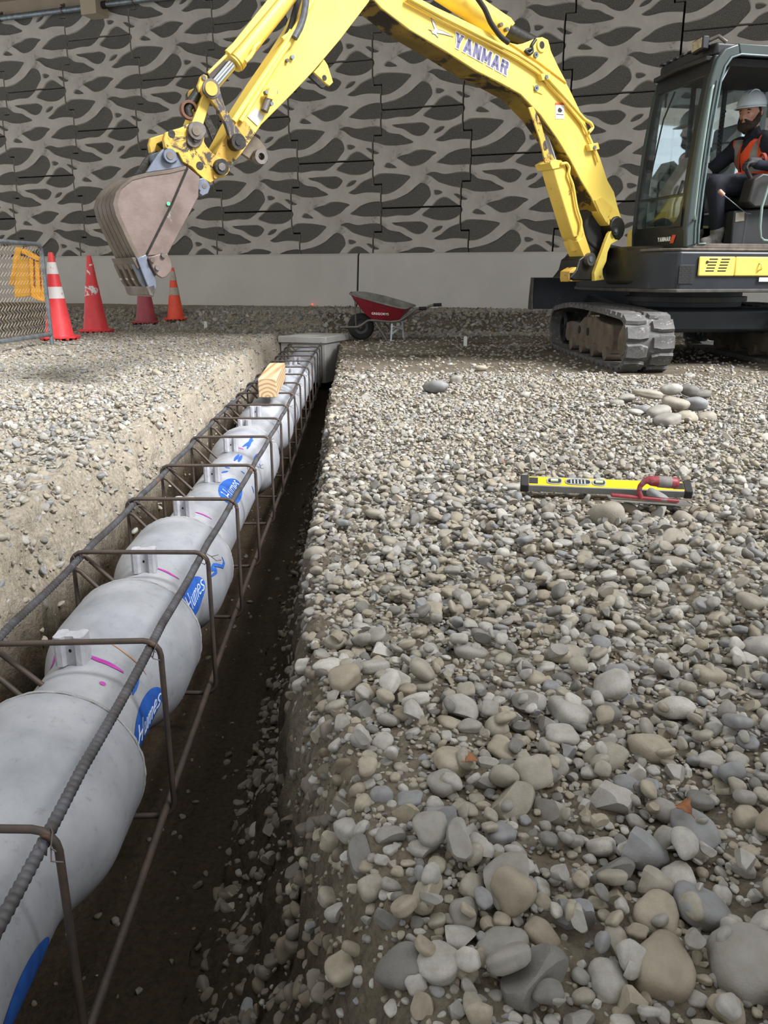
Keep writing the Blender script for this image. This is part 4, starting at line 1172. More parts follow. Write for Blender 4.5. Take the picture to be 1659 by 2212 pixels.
mb = bdisc(1331, 499, 0.013, 0.052, 0.02, 10); part('pin_centre', mb, GALV, sb, sm=40)
for i, L_ in enumerate(([(1275, 455), (1262, 490), (1268, 520), (1300, 545)], [(1285, 450), (1288, 490), (1282, 520), (1292, 550)], [(1300, 470), (1312, 500), (1300, 530), (1290, 560)], [(1268, 470), (1275, 505), (1290, 525), (1315, 545)])):
    btube(L_, -0.09 - 0.02 * i, 0.022, RUBD, sb, 'hydraulic_hose')
part('hose_bundle_shroud', bprism([(1270, 452), (1284, 446), (1300, 470), (1318, 500), (1310, 530), (1290, 560), (1270, 545), (1262, 510)], -0.08, 0.10), RUBD, sb, bev=0.02, seg=3)

# ------------------------------------------------------------ upper body
def fl_prism(P, z0, z1):
    mb = MB(); mb.prism([cp(f, l, z0) for f, l in P], (0, 0, z1 - z0)); return mb
body_pl = [(0.60, 0.86), (0.69, 0.78), (0.74, 0.60), (0.76, 0.42), (0.76, -0.35), (0.65, -0.80), (0.2, -0.92), (-0.6, -0.9), (-0.98, -0.5), (-0.98, 0.5), (-0.70, 0.83), (-0.2, 0.86)]
ub = part('upper_body', fl_prism(body_pl, 0.595, 0.885), DARK, ex, bev=0.02, seg=3)
part('lower_flange', fl_prism([(f * 1.012, l * 1.012) for f, l in body_pl], 0.585, 0.612), M_('dusty_flange', '#4e4a44', '#37352f', 12, 0.7), ub, bev=0.006)
part('deck_plate', fl_prism([(f * 0.99, l * 0.992) for f, l in body_pl], 0.885, 0.905), M_('dusty_flange_pale', '#6b6258', '#4d463e', 12, 0.7), ub, bev=0.006)
# yellow hatch with louvres
hy = part('side_hatch', fl_prism([(0.448, 0.861), (0.148, 0.861), (0.148, 0.878), (0.448, 0.878)], 0.705, 0.845), YEL, ub, bev=0.008)
part('side_hatch', fl_prism([(0.145, 0.861), (-0.50, 0.861), (-0.50, 0.878), (0.145, 0.878)], 0.705, 0.845), YEL, ub, bev=0.008)
for gx in (0.335, 0.235):
    for i in range(5):
        z = 0.822 - i * 0.021; f0 = gx + 0.006 * i
        mb = MB(); mb.prism([cp(f0 + 0.034, 0.8775, z), cp(f0 - 0.036, 0.8775, z), cp(f0 - 0.038, 0.8775, z + 0.009), cp(f0 + 0.032, 0.8775, z + 0.009)], EL * 0.002)
        part('louvre_slot', mb, BLK, hy)
mb = MB(); mb.cyl(cp(0.385, 0.876, 0.805), cp(0.385, 0.882, 0.805), 0.011, n=14); part('lock', mb, BLK, hy, sm=40)
mb = MB(); mb.tube([cp(-0.055, 0.878, 0.80), cp(-0.062, 0.90, 0.79), cp(-0.062, 0.90, 0.755), cp(-0.055, 0.878, 0.745)], 0.006, 6); part('grab_handle', mb, YEL, hy, sm=60)
# ventilation grille in the dark skirt
gr = part('vent_grille', fl_prism([(0.60, 0.861), (0.475, 0.861), (0.475, 0.866), (0.60, 0.866)], 0.648, 0.785), DARK2, ub, bev=0.002)
for r_ in range(9):
    for c_ in range(3):
        f = 0.592 - c_ * 0.034 - (0.010 if r_ % 2 else 0); z = 0.655 + r_ * 0.0142
        mb = MB(); mb.prism([cp(f, 0.8662, z), cp(f - 0.024, 0.8662, z), cp(f - 0.024, 0.8662, z + 0.007), cp(f, 0.8662, z + 0.007)], EL * 0.001)
        part('vent_slot', mb, BLK, gr)
mb = MB(); mb.prism([cp(-0.07, 0.876, 0.665), cp(-0.2, 0.876, 0.665), cp(-0.2, 0.876, 0.695), cp(-0.07, 0.876, 0.695)], EL * 0.002)
part('safety_label', mb, STK, ub)
# counterweight at the rear
part('counterweight', fl_prism([(-0.5, 0.84), (-0.75, 0.80), (-1.02, 0.5), (-1.02, -0.5), (-0.75, -0.85), (-0.5, -0.88)], 0.60, 1.25), DARK, ex, bev=0.04, seg=3)
part('engine_hood', fl_prism([(0.0, -0.06), (-0.95, -0.06), (-0.95, -0.8), (-0.2, -0.86), (0.2, -0.75), (0.25, -0.35), (0.1, -0.08)], 0.90, 1.12), YEL, ex, bev=0.04, seg=3)
part('front_cowl', fl_prism([(0.56, 0.60), (0.72, 0.60), (0.75, 0.42), (0.75, 0.05), (0.56, 0.05)], 0.88, 0.915), DARK2, ub, bev=0.01)
part('front_guard', fl_prism([(0.60, 0.66), (0.72, 0.58), (0.78, 0.40), (0.80, 0.1), (0.74, 0.0), (0.60, 0.1)], 0.64, 0.93), BLK, ub, bev=0.03, seg=3)

# ------------------------------------------------------------ undercarriage
TD = V(-0.047, 0.999, 0).normalized(); TS = V(TD.y, -TD.x, 0)      # along the tracks (away), to the right
UC = EC + V(-0.0, 0.0, 0)
def up(t, s_, z): return EC + TD * t + TS * s_ + V(0, 0, z)
mb = MB(); mb.cyl(up(0, 0, 0.44), up(0, 0, 0.60), 0.46, n=40); part('slew_ring', mb, DARK2, ex, sm=40)
part('slew_cover', (lambda m: (m.cyl(up(0, 0, 0.50), up(0, 0, 0.54), 0.50, n=40), m)[1])(MB()), BLK, ex, sm=40)
fr = MB(); fr.prism([up(-0.62, -0.55, 0.27), up(-0.62, 0.55, 0.27), up(0.62, 0.55, 0.27), up(0.62, -0.55, 0.27)], (0, 0, 0.19))
fram = part('centre_frame', fr, DARK, ex, bev=0.03)
TW, TLN = 0.36, 1.10                                   # belt width, half the wheelbase
R_N, R_F = 0.195, 0.185
def track_path():
    """closed loop in (t, z): near idler at -t, sprocket at +t, slight peak of the top run"""
    P = []
    cn, cf_ = (-TLN + 0.16, R_N + 0.025), (TLN - 0.10, R_F + 0.035)
    for i in range(13):
        a = -PI / 2 - PI * i / 12 * 0.98; P.append((cn[0] + R_N * math.cos(a), cn[1] + R_N * math.sin(a)))
    P.append((-0.45, 0.438)); P.append((0.05, 0.452)); P.append((0.45, 0.452)); P.append((0.75, 0.432))
    for i in range(13):
        a = PI / 2 - PI * i / 12; P.append((cf_[0] + R_F * math.cos(a), cf_[1] + R_F * math.sin(a)))
    P += [(0.6, 0.025), (0.0, 0.022), (-0.6, 0.023)]
    return P
def resample(P, n):
    Q = P + [P[0]]; L = [0]
    for a, b in zip(Q[:-1], Q[1:]): L.append(L[-1] + math.hypot(b[0] - a[0], b[1] - a[1]))
    out = []; j = 0
    for i in range(n):
        s_ = L[-1] * i / n
        while L[j + 1] < s_: j += 1
        t = (s_ - L[j]) / max(L[j + 1] - L[j], 1e-9); out.append((Q[j][0] + (Q[j + 1][0] - Q[j][0]) * t, Q[j][1] + (Q[j + 1][1] - Q[j][1]) * t))
    return out
NL = 40
TP = resample(track_path(), 160)
# lug mesh in local (along, across, out): half-width chevron block
def lug_mesh(mir):
    w_ = TW / 2 - 0.022
    lo = [(-0.040, 0.018), (0.040, 0.018), (0.060, 0.022 + w_ * 0.35), (0.056, 0.022 + w_), (-0.046, 0.022 + w_), (-0.052, 0.022 + w_ * 0.4)]
    hi = [(-0.034, 0.022), (0.034, 0.022), (0.052, 0.024 + w_ * 0.35), (0.048, 0.018 + w_), (-0.038, 0.018 + w_), (-0.044, 0.022 + w_ * 0.4)]
    mb = MB(); n = len(lo)
    mb.add([V(a, b * mir, 0) for a, b in lo] + [V(a, b * mir, 0.024) for a, b in hi], [tuple(range(n)), tuple(range(2 * n - 1, n - 1, -1))] + [(i, (i + 1) % n, (i + 1) % n + n, i + n) for i in range(n)])
    me = mb.mesh('track_lug'); me.materials.append(RUBBER); return me
LUG_L, LUG_R = lug_mesh(-1), lug_mesh(1)
for side, s0 in ((-1, -0.69), (1, 0.69)):
    mb = MB(); n = len(TP); vs = []; fs = []
    for i, (t, z) in enumerate(TP):
        a, b = TP[i - 1], TP[(i + 1) % n]; d = Vector((b[0] - a[0], b[1] - a[1])).normalized(); no = Vector((-d.y, d.x))
        o_in = Vector((t, z)) - no * 0.022
        vs += [up(t, s0 - TW / 2, z), up(t, s0 + TW / 2, z), up(o_in.x, s0 + TW / 2, o_in.y), up(o_in.x, s0 - TW / 2, o_in.y)]
    for i in range(n):
        j = (i + 1) % n
        for k in range(4):
            k2 = (k + 1) % 4; fs.append((4 * i + k, 4 * i + k2, 4 * j + k2, 4 * j + k))
    mb.add(vs, fs)
    tr = part('rubber_track', mb, RUBBER, ex, sm=40)
    LP = resample(track_path(), NL * 2)
    for i in range(NL * 2):
        t, z = LP[i]; a, b = LP[i - 1], LP[(i + 1) % (NL * 2)]; d = Vector((b[0] - a[0], b[1] - a[1])).normalized()
        no = Vector((-d.y, d.x))
        X = TD * d.x + V(0, 0, d.y); N_ = TD * no.x + V(0, 0, no.y); Y = N_.cross(X)
        if t < 0 or i % 2 == 0 or True:
            M = Matrix((X, Y, N_)).transposed().to_4x4(); M.translation = up(t, s0, z) - ORG[ex.name]
            local_part('track_lug', LUG_L if i % 2 else LUG_R, None, tr, M)
    # frame, wheels and rollers
    o_ = s0 + side * (TW / 2 - 0.05)
    side_poly = [(-0.62, 0.10), (-0.66, 0.22), (-0.62, 0.33), (-0.30, 0.345), (-0.16, 0.375), (0.15, 0.36), (0.30, 0.30), (0.62, 0.30), (0.74, 0.28), (0.76, 0.15), (0.70, 0.11), (0.42, 0.12), (0.35, 0.085), (0.1, 0.11), (0.0, 0.085), (-0.25, 0.11), (-0.33, 0.085), (-0.55, 0.10)]
    mb = MB(); mb.prism([up(t, s0 - 0.13, z) for t, z in side_poly], TS * 0.26)
    tf = part('track_frame', mb, MUDST, ex, bev=0.012)
    for t in (-0.56, -0.22, 0.12, 0.46):
        mb = MB(); mb.cyl(up(t, s0 - 0.155, 0.105), up(t, s0 + 0.155, 0.105), 0.055, n=18); part('bottom_roller', mb, MUDST, tf, sm=40)
    mb = MB(); mb.cyl(up(-TLN + 0.16, s0 - 0.12, R_N + 0.025), up(-TLN + 0.16, s0 + 0.12, R_N + 0.025), R_N - 0.045, n=32); w1 = part('front_idler', mb, MUDST, tf, sm=40)
    mb = MB(); mb.cyl(up(-TLN + 0.16, s0 - 0.145, R_N + 0.03), up(-TLN + 0.16, s0 - 0.12, R_N + 0.03), 0.10, n=28); part('idler_cap', mb, MUDST, tf, sm=40)
    mb = MB(); mb.ring(up(TLN - 0.10, s0 - 0.06, R_F + 0.035), TS, R_F - 0.04, R_F - 0.085, 0.05, 28)
    for k in range(5):
        a = 2 * PI * k / 5; c_ = up(TLN - 0.10, s0 - 0.06, R_F + 0.035); dv = TD * math.cos(a) + V(0, 0, math.sin(a))
        mb.cyl(c_, c_ + dv * (R_F - 0.06), 0.02, n=8)
    part('drive_sprocket', mb, DARK2, tf, sm=40)
    mb = MB(); mb.cyl(up(0.10, s0 - 0.1, 0.405), up(0.10, s0 + 0.1, 0.405), 0.028, n=16); part('carrier_roller', mb, MUDST, tf, sm=40)
    for t in (0.28, 0.02):
        mb = MB(); mb.cyl(up(t, s0 - 0.134, 0.24), up(t, s0 - 0.128, 0.24), 0.035, n=12); part('frame_hole', mb, BLK, tf)
    # leg from the centre frame
    mb = MB(); mb.prism([up(-0.45, s0 * 0.4, 0.30), up(0.45, s0 * 0.4, 0.30), up(0.35, s0 * 0.85, 0.24), up(-0.35, s0 * 0.85, 0.24)], (0, 0, 0.12)); part('frame_leg', mb, DARK, tf, bev=0.02)
# dozer blade at the far end
bp_prof = [(1.50, 0.375), (1.56, 0.385), (1.565, 0.50), (1.555, 0.60), (1.52, 0.69), (1.48, 0.69), (1.50, 0.60), (1.51, 0.50)]
mb = MB(); mb.prism([up(t, -1.00, z) for t, z in bp_prof], TS * 1.95); bd = part('dozer_blade', mb, DARK, ex, bev=0.006)
for s_ in (-1.01, 0.94):
    mb = MB(); mb.prism([up(1.44, s_, 0.69), up(1.53, s_, 0.69), up(1.58, s_, 0.50), up(1.60, s_, 0.37), up(1.42, s_, 0.37), up(1.46, s_, 0.5)], TS * 0.015); part('blade_end_plate', mb, M_('blade_edge_brown', '#57504a', '#403a35', 12, 0.7) if s_ < 0 else bpy.data.materials['blade_edge_brown'], bd, bev=0.002)
for s_ in (-0.35, 0.35):
    mb = MB(); mb.prism([up(0.5, s_ - 0.05, 0.30), up(0.5, s_ + 0.05, 0.30), up(0.5, s_ + 0.05, 0.42), up(0.5, s_ - 0.05, 0.42)], TD * 1.02 + V(0, 0, 0.10)); part('blade_arm', mb, DARK2, bd, bev=0.01)
# ------------------------------------------------------------ cab
def glass_mat(name, tint, refl):
    m = bpy.data.materials.new(name); m.use_nodes = True; nt = m.node_tree; nt.nodes.clear()
    out = nt.nodes.new('ShaderNodeOutputMaterial'); mx = nt.nodes.new('ShaderNodeMixShader')
    tr = nt.nodes.new('ShaderNodeBsdfTransparent'); gl = nt.nodes.new('ShaderNodeBsdfGlossy')
    tr.inputs[0].default_value = (*tint, 1); gl.inputs[0].default_value = (0.9, 0.97, 1.0, 1); gl.inputs['Roughness'].default_value = 0.02
    fr = nt.nodes.new('ShaderNodeLayerWeight'); fr.inputs[0].default_value = 0.5
    pw = nt.nodes.new('ShaderNodeMath'); pw.operation = 'POWER'; pw.inputs[1].default_value = 4.0
    ad = nt.nodes.new('ShaderNodeMath'); ad.operation = 'MULTIPLY_ADD'; ad.use_clamp = True; ad.inputs[1].default_value = 0.6; ad.inputs[2].default_value = refl
    nt.links.new(fr.outputs['Facing'], pw.inputs[0]); nt.links.new(pw.outputs[0], ad.inputs[0]); nt.links.new(ad.outputs[0], mx.inputs[0])
    nt.links.new(tr.outputs[0], mx.inputs[1]); nt.links.new(gl.outputs[0], mx.inputs[2]); nt.links.new(mx.outputs[0], out.inputs[0])
    return m
GLASS = glass_mat('cab_glass', (0.95, 0.97, 0.97), 0.02)
GLASS2 = glass_mat('cab_glass_reflective', (0.85, 0.95, 0.98), 0.40)
def ffit(z):                       # forward position of the windscreen at height z
    return float(np.interp(z, [0.9, 1.05, 1.3, 1.7, 2.05, 2.2], [0.555, 0.565, 0.56, 0.53, 0.485, 0.455]))
cab = part('cab', fl_prism([(0.54, 0.845), (0.54, 0.03), (-0.52, 0.03), (-0.52, 0.845)], 0.902, 0.925), CABK, ex, bev=0.004)
def side_poly_prism(P, l0, l1):
    mb = MB(); mb.prism([cp(f, l0, z) for f, z in P], EL * (l1 - l0)); return mb
outer = [(0.555, 0.905), (0.565, 1.05), (0.56, 1.3), (0.53, 1.7), (0.485, 2.05), (0.455, 2.16), (0.40, 2.235), (0.30, 2.27)]
inner = [(0.462, 0.935), (0.470, 1.05), (0.466, 1.3), (0.447, 1.7), (0.415, 2.03), (0.392, 2.12), (0.35, 2.178), (0.28, 2.20)]
for l0, l1, tg in ((0.85, 0.79, 'L'), (0.09, 0.03, 'R')):
    part('front_pillar', side_poly_prism(outer + inner[::-1], l0, l1), CABG, cab, bev=0.012, seg=3)
    part('roof_rail', side_poly_prism([(0.30, 2.27), (0.28, 2.20), (-0.45, 2.20), (-0.52, 2.27)], l0, l1), CABG, cab, bev=0.008)
    part('sill', side_poly_prism([(0.50, 0.905), (0.47, 0.938), (-0.46, 0.938), (-0.52, 0.905)], l0, l1), CABG if tg == 'R' else bpy.data.materials['dusty_flange_pale'], cab, bev=0.004)
    part('rear_pillar', side_poly_prism([(-0.44, 0.93), (-0.44, 2.21), (-0.52, 2.26), (-0.54, 0.91)], l0, l1), CABG, cab, bev=0.008)
# pale door-seal edge along the opening
seal = [cp(f - 0.004, 0.852, z) for f, z in inner] + [cp(-0.44, 0.852, 2.198)]
mb = MB(); mb.tube([cp(0.40, 0.852, 0.937)] + seal, 0.008, 8); part('door_seal', mb, M_('pale_seal_edge', '#6c7c7d', '#5e6d6e', 8, 0.35), cab, sm=60)
mb = MB(); mb.tube([cp(f + 0.028, 0.856, z) for f, z in inner[:5]] , 0.004, 6); part('panel_crease', mb, bpy.data.materials['pale_seal_edge'], cab, sm=60)
# grab handle on the near front pillar
mb = MB(); mb.tube([cp(0.475, 0.85, 1.985), cp(0.487, 0.882, 1.985), cp(0.498, 0.886, 1.96), cp(0.528, 0.886, 1.5), cp(0.535, 0.886, 1.14), cp(0.525, 0.882, 1.105), cp(0.510, 0.85, 1.105)], 0.0095, 10)
part('grab_handle', mb, M_('pale_green_handle', '#82958f', '#768984', 8, 0.35), cab, sm=60)
# front: lower panel, header, far pillar trim, glass
def front_quad(l0, l1, z0, z1, th=0.02, n=5, off=0.0):
    zs = np.linspace(z0, z1, n); mb = MB(); vs = []; fs = []
    for z in zs:
        vs += [cp(ffit(z) + off, l0, z), cp(ffit(z) + off, l1, z), cp(ffit(z) + off - th, l1, z), cp(ffit(z) + off - th, l0, z)]
    for i in range(n - 1):
        for k in range(4):
            k2 = (k + 1) % 4; fs.append((4 * i + k, 4 * i + k2, 4 * i + 4 + k2, 4 * i + 4 + k))
    fs += [(0, 1, 2, 3), (4 * n - 4, 4 * n - 3, 4 * n - 2, 4 * n - 1)]
    mb.add(vs, fs); return mb
lp = part('front_lower_panel', front_quad(0.06, 0.82, 0.905, 1.075, 0.03), CABK, cab, bev=0.006)
part('front_header', front_quad(0.06, 0.82, 2.07, 2.20, 0.04), CABK, cab, bev=0.01)
for l0, l1 in ((0.085, 0.125), (0.745, 0.80)):
    part('glass_frame', front_quad(l0, l1, 1.06, 2.09, 0.025, 8), CABK, cab)
part('glass_frame', front_quad(0.085, 0.80, 1.275, 1.295, 0.02, 2), CABK, cab)
part('windscreen', front_quad(0.11, 0.77, 1.285, 2.08, 0.006, 8, -0.006), GLASS, cab)
part('lower_windscreen', front_quad(0.11, 0.77, 1.07, 1.285, 0.006, 4, 0.004), glass_mat('cab_glass_green', (0.82, 0.90, 0.88), 0.05), cab)
mb = MB()
c0 = cp(ffit(1.12) + 0.004, 0.77, 1.07)
mb.prism([cp(ffit(1.06) + 0.006, 0.60, 1.06), cp(ffit(1.06) + 0.006, 0.78, 1.06), cp(ffit(1.2) + 0.006, 0.78, 1.2), cp(ffit(1.16) + 0.006, 0.755, 1.16), cp(ffit(1.11) + 0.006, 0.72, 1.11), cp(ffit(1.08) + 0.006, 0.67, 1.08)], EH * 0.006)
part('rounded_corner_trim', mb, CABK, cab)
# brand lettering on the lower panel
tA = cp(ffit(0.965) + 0.004, 0.455, 0.962); tB = cp(ffit(0.965) + 0.004, 0.64, 0.962)
block_text('YANMAR', tA, tB, V(0, 0, 1), EL, WHITE, 'brand_lettering', lp, t=0.24)
mb = MB(); mb.prism([cp(ffit(0.96) + 0.003, 0.635, 0.945), cp(ffit(0.96) + 0.003, 0.685, 0.945), cp(ffit(0.99) + 0.003, 0.715, 1.005), cp(ffit(0.99) + 0.003, 0.665, 1.005)], EH * 0.002)
part('red_emblem', mb, M_('emblem_red', '#c8302c', '#e0603a', 30, 0.4), lp)
# far front pillar seen through / beside the glass
part('roof', fl_prism([(0.44, 0.80), (0.47, 0.70), (0.485, 0.45), (0.47, 0.15), (0.43, 0.03), (-0.52, 0.03), (-0.52, 0.80)], 2.20, 2.285), CABK, cab, bev=0.02, seg=3)
for i in range(7):
    l = 0.12 + i * 0.095
    mb = MB(); mb.prism([cp(0.49, l, 2.272), cp(0.49, l + 0.05, 2.272), cp(-0.5, l + 0.05, 2.288), cp(-0.5, l, 2.288)], (0, 0, 0.014)); part('roof_rib', mb, CABK, cab, bev=0.004)
part('roof_visor', fl_prism([(0.50, 0.78), (0.53, 0.45), (0.50, 0.06), (0.42, 0.06), (0.42, 0.78)], 2.165, 2.20), CABK, cab, bev=0.008)
# headlining
part('headlining', fl_prism([(0.42, 0.79), (0.42, 0.09), (-0.5, 0.09), (-0.5, 0.79)], 2.14, 2.19), RUBD, cab)
# work lamp at the roof corner
wl = MB(); wl.prism([cp(0.55, 0.66, 2.225), cp(0.55, 0.80, 2.235), cp(0.50, 0.80, 2.235), cp(0.50, 0.66, 2.225)], (0, 0, 0.085))
wlo = part('work_lamp', wl, CABK, cab, bev=0.008)
mb = MB(); mb.prism([cp(0.551, 0.672, 2.237), cp(0.551, 0.788, 2.245), cp(0.551, 0.788, 2.308), cp(0.551, 0.672, 2.300)], EH * 0.004); part('lamp_lens', mb, M_('lamp_lens_glass', '#b7ab92', '#8f8676', 40, 0.2), wlo)
mb = MB(); mb.tube([cp(0.50, 0.78, 2.29), cp(0.45, 0.83, 2.31), cp(0.40, 0.85, 2.27)], 0.014, 8); part('lamp_bracket', mb, STEEL, wlo, sm=60)
# far side window with reflective glass, mullions and stickers
mb = MB(); mb.prism([cp(0.46, 0.055, 1.08), cp(-0.44, 0.055, 1.08), cp(-0.44, 0.055, 2.17), cp(0.40, 0.055, 2.17)], EL * 0.006)
sw_ = part('side_window', mb, GLASS2, cab)
for f in (0.14, -0.14):
    part('window_mullion', fl_prism([(f + 0.014, 0.05), (f - 0.014, 0.05), (f - 0.014, 0.075), (f + 0.014, 0.075)], 1.06, 2.19), CABK, cab)
part('side_lower_panel', side_poly_prism([(0.48, 0.93), (-0.46, 0.93), (-0.46, 1.09), (0.48, 1.09)], 0.075, 0.045), CABK, cab)
for (f, z, w_, h_, m_) in ((-0.03, 1.60, 0.07, 0.05, STK), (0.06, 1.62, 0.06, 0.07, M_('sticker_yellow', '#d8c24a')), (0.06, 1.53, 0.055, 0.10, M_('sticker_blue_grey', '#7c8ea6')), (-0.005, 1.54, 0.05, 0.06, STK), (-0.06, 1.52, 0.07, 0.05, M_('sticker_pale_blue', '#b6d0de')), (-0.03, 1.46, 0.06, 0.05, bpy.data.materials['sticker_pale_blue']), (0.06, 1.42, 0.05, 0.06, STO), (0.0, 2.03, 0.16, 0.07, M_('sticker_tan', '#8f8674'))):
    mb = MB(); mb.prism([cp(f + w_ / 2, 0.063, z), cp(f - w_ / 2, 0.063, z), cp(f - w_ / 2, 0.063, z + h_), cp(f + w_ / 2, 0.063, z + h_)], EL * 0.002); part('window_sticker', mb, m_, cab)
# rear window frame
mb = MB(); mb.prism([cp(-0.50, 0.09, 1.35), cp(-0.50, 0.79, 1.35), cp(-0.48, 0.79, 2.15), cp(-0.48, 0.09, 2.15)], EH * 0.006); part('rear_window', mb, GLASS, cab)
part('rear_wall', fl_prism([(-0.48, 0.79), (-0.52, 0.79), (-0.52, 0.09), (-0.48, 0.09)], 0.92, 1.36), CABK, cab)
# wiper
mb = MB(); mb.tube([cp(ffit(2.02) + 0.01, 0.40, 2.04), cp(ffit(1.9) + 0.014, 0.30, 1.86), cp(ffit(1.5) + 0.016, 0.27, 1.50)], 0.006, 6); part('wiper_arm', mb, RUBD, cab)
mb = MB(); mb.box((0, 0, 0), (0.05, 0.05, 0.09), Matrix.Translation(cp(0.50, 0.12, 1.55))); part('latch', mb, RUBD, cab, bev=0.01)
# interior
seat = MB(); seat.prism([cp(-0.05, 0.24, 1.20), cp(-0.05, 0.66, 1.20), cp(-0.46, 0.66, 1.20), cp(-0.46, 0.24, 1.20)], (0, 0, 0.10))
seat.prism([cp(-0.38, 0.26, 1.25), cp(-0.38, 0.64, 1.25), cp(-0.44, 0.64, 1.95), cp(-0.44, 0.26, 1.95)], EH * -0.05)
part('seat', seat, CABK, cab, bev=0.03, seg=3)
part('seat_base', fl_prism([(-0.08, 0.28), (-0.08, 0.62), (-0.44, 0.62), (-0.44, 0.28)], 0.925, 1.21), CABK, cab, bev=0.01)
GREYC = M_('grey_console_plastic', '#33312f', '#292726', 10, 0.5)
# near console with joystick
con = MB(); con.prism([cp(-0.02, 0.66, 1.20), cp(0.04, 0.66, 1.24), cp(0.01, 0.66, 1.40), cp(-0.06, 0.66, 1.44), cp(-0.35, 0.66, 1.42), cp(-0.38, 0.66, 1.22)], EL * 0.13)
part('arm_console', con, GREYC, cab, bev=0.012)
con = MB(); con.prism([cp(0.10, 0.62, 0.93), cp(0.10, 0.62, 1.18), cp(-0.32, 0.62, 1.22), cp(-0.36, 0.62, 0.93)], EL * 0.10)
lo_ = part('lower_console', con, CABK, cab, bev=0.012)
mb = MB(); mb.prism([cp(0.085, 0.722, 1.10), cp(0.01, 0.722, 1.11), cp(0.015, 0.722, 1.175), cp(0.088, 0.722, 1.165)], EL * 0.002); part('instruction_label', mb, M_('cream_label', '#8e8776', '#7c7566', 30), lo_)
mb = MB(); mb.cyl(cp(-0.005, 0.70, 0.935), cp(-0.015, 0.70, 1.17), 0.024, n=14); part('console_post', mb, GREYC, cab, sm=40)
mb = MB(); mb.tube([cp(-0.03, 0.70, 1.40), cp(0.015, 0.69, 1.47), cp(0.01, 0.69, 1.53)], [0.016, 0.018, 0.024], 10); part('joystick', mb, RUBD, cab, sm=60)
# access rail by the door
mb = MB(); mb.tube([cp(-0.22, 0.84, 1.44), cp(-0.11, 0.85, 1.44), cp(-0.085, 0.855, 1.42), cp(-0.03, 0.86, 1.20), cp(-0.035, 0.86, 1.06), cp(-0.055, 0.855, 0.985), cp(-0.085, 0.85, 0.965), cp(-0.22, 0.84, 0.955)], 0.010, 10)
part('access_rail', mb, bpy.data.materials['pale_green_handle'], cab, sm=60)
# lever with a wooden-coloured grip
qa = on_plane(1553, 412, cp(0, 0.72, 0), EL); qb = on_plane(1563, 421, cp(0, 0.72, 0), EL); qc = on_plane(1612, 461, cp(0, 0.72, 0), EL); qd = on_plane(1622, 462, cp(0, 0.72, 0), EL)
mb = MB(); mb.tube([qb, qc, qd], 0.004, 8); lv = part('safety_lever', mb, GALV, cab, sm=60)
mb = MB(); mb.tube([qa, qa.lerp(qb, 0.1), qb], [0.012, 0.017, 0.015], 12); part('lever_grip', mb, M_('salmon_grip', '#c99a86', '#b88a76', 20), lv, sm=60)
# travel levers, front boxes and a yellow jacket seen through the windscreen
for l in (0.36, 0.46):
    mb = MB(); mb.tube([cp(0.40, l, 0.93), cp(0.39, l, 1.25), cp(0.33, l, 1.42)], [0.009, 0.009, 0.018], 8); part('travel_lever', mb, RUBD, cab, sm=60)
mb = MB(); mb.prism([cp(0.40, 0.12, 1.14), cp(0.40, 0.12, 1.36), cp(0.22, 0.12, 1.62), cp(0.06, 0.12, 1.50), cp(0.02, 0.12, 1.20)], EL * 0.20); part('grey_cover_box', mb, M_('grey_box', '#8a8782', '#74716c', 8, 0.6), cab, bev=0.01)
mb = MB(); mb.prism([cp(0.405, 0.14, 1.10), cp(0.405, 0.30, 1.10), cp(0.405, 0.30, 1.20), cp(0.405, 0.14, 1.20)], EH * 0.02); part('monitor', mb, RUBD, cab, bev=0.006)
mb = MB(); mb.prism([cp(0.50, 0.55, 1.00), cp(0.50, 0.70, 1.00), cp(0.50, 0.73, 1.14), cp(0.46, 0.72, 1.25), cp(0.46, 0.66, 1.22)], EH * -0.05); part('yellow_bag', mb, M_('hi_vis_yellow_cloth', '#a8a03a', '#8c8530', 8, 0.8), cab, bev=0.015)
mb = MB(); mb.sphere(cp(0.35, 0.60, 2.02), 0.022, 10); mb.tube([cp(0.35, 0.60, 2.02), cp(0.36, 0.62, 2.13)], 0.008, 6); part('mirror_mount', mb, RUBD, cab, sm=60)
for f0, l0 in ((0.03, 0.12), (-0.09, 0.16)):
    P = []
    for i in range(120):
        t = i / 119; z = 1.98 - 0.36 * t; a = t * 2 * PI * 11
        P.append(cp(f0 + 0.02 * math.sin(t * PI) + 0.013 * math.cos(a), l0 + 0.013 * math.sin(a), z))
    mb = MB(); mb.tube(P, 0.0035, 5); part('coiled_cord', mb, RUBD, cab, sm=60)
mb = MB(); mb.cyl(cp(0.40, 0.83, 2.02), cp(0.28, 0.75, 2.17), 0.008, n=8); part('gas_strut', mb, GALV, cab, sm=40)

# ================================================================== operator
def remeshed(name, mb, voxel, iters=3, fac=0.5):
    me0 = mb.mesh(name); o = bpy.data.objects.new('tmp', me0); COL.objects.link(o)
    md = o.modifiers.new('r', 'REMESH'); md.mode = 'VOXEL'; md.voxel_size = voxel
    dg = bpy.context.evaluated_depsgraph_get(); me = bpy.data.meshes.new_from_object(o.evaluated_get(dg)); bpy.data.objects.remove(o)
    bm = bmesh.new(); bm.from_mesh(me)
    for _ in range(iters): bmesh.ops.smooth_vert(bm, verts=bm.verts, factor=fac, use_axis_x=True, use_axis_y=True, use_axis_z=True)
    bm.to_mesh(me); bm.free(); me.name = name; smooth(me); return me
def limb(mb, pts, rs, n=14):
    for p, r in zip(pts, rs): mb.sphere(p, r, n)
    for a, b, r0, r1 in zip(pts[:-1], pts[1:], rs[:-1], rs[1:]): mb.cyl(a, b, r0, r1, n)
opx = lambda px, py, l: on_plane(px, py, cp(0, l, 0), EL)
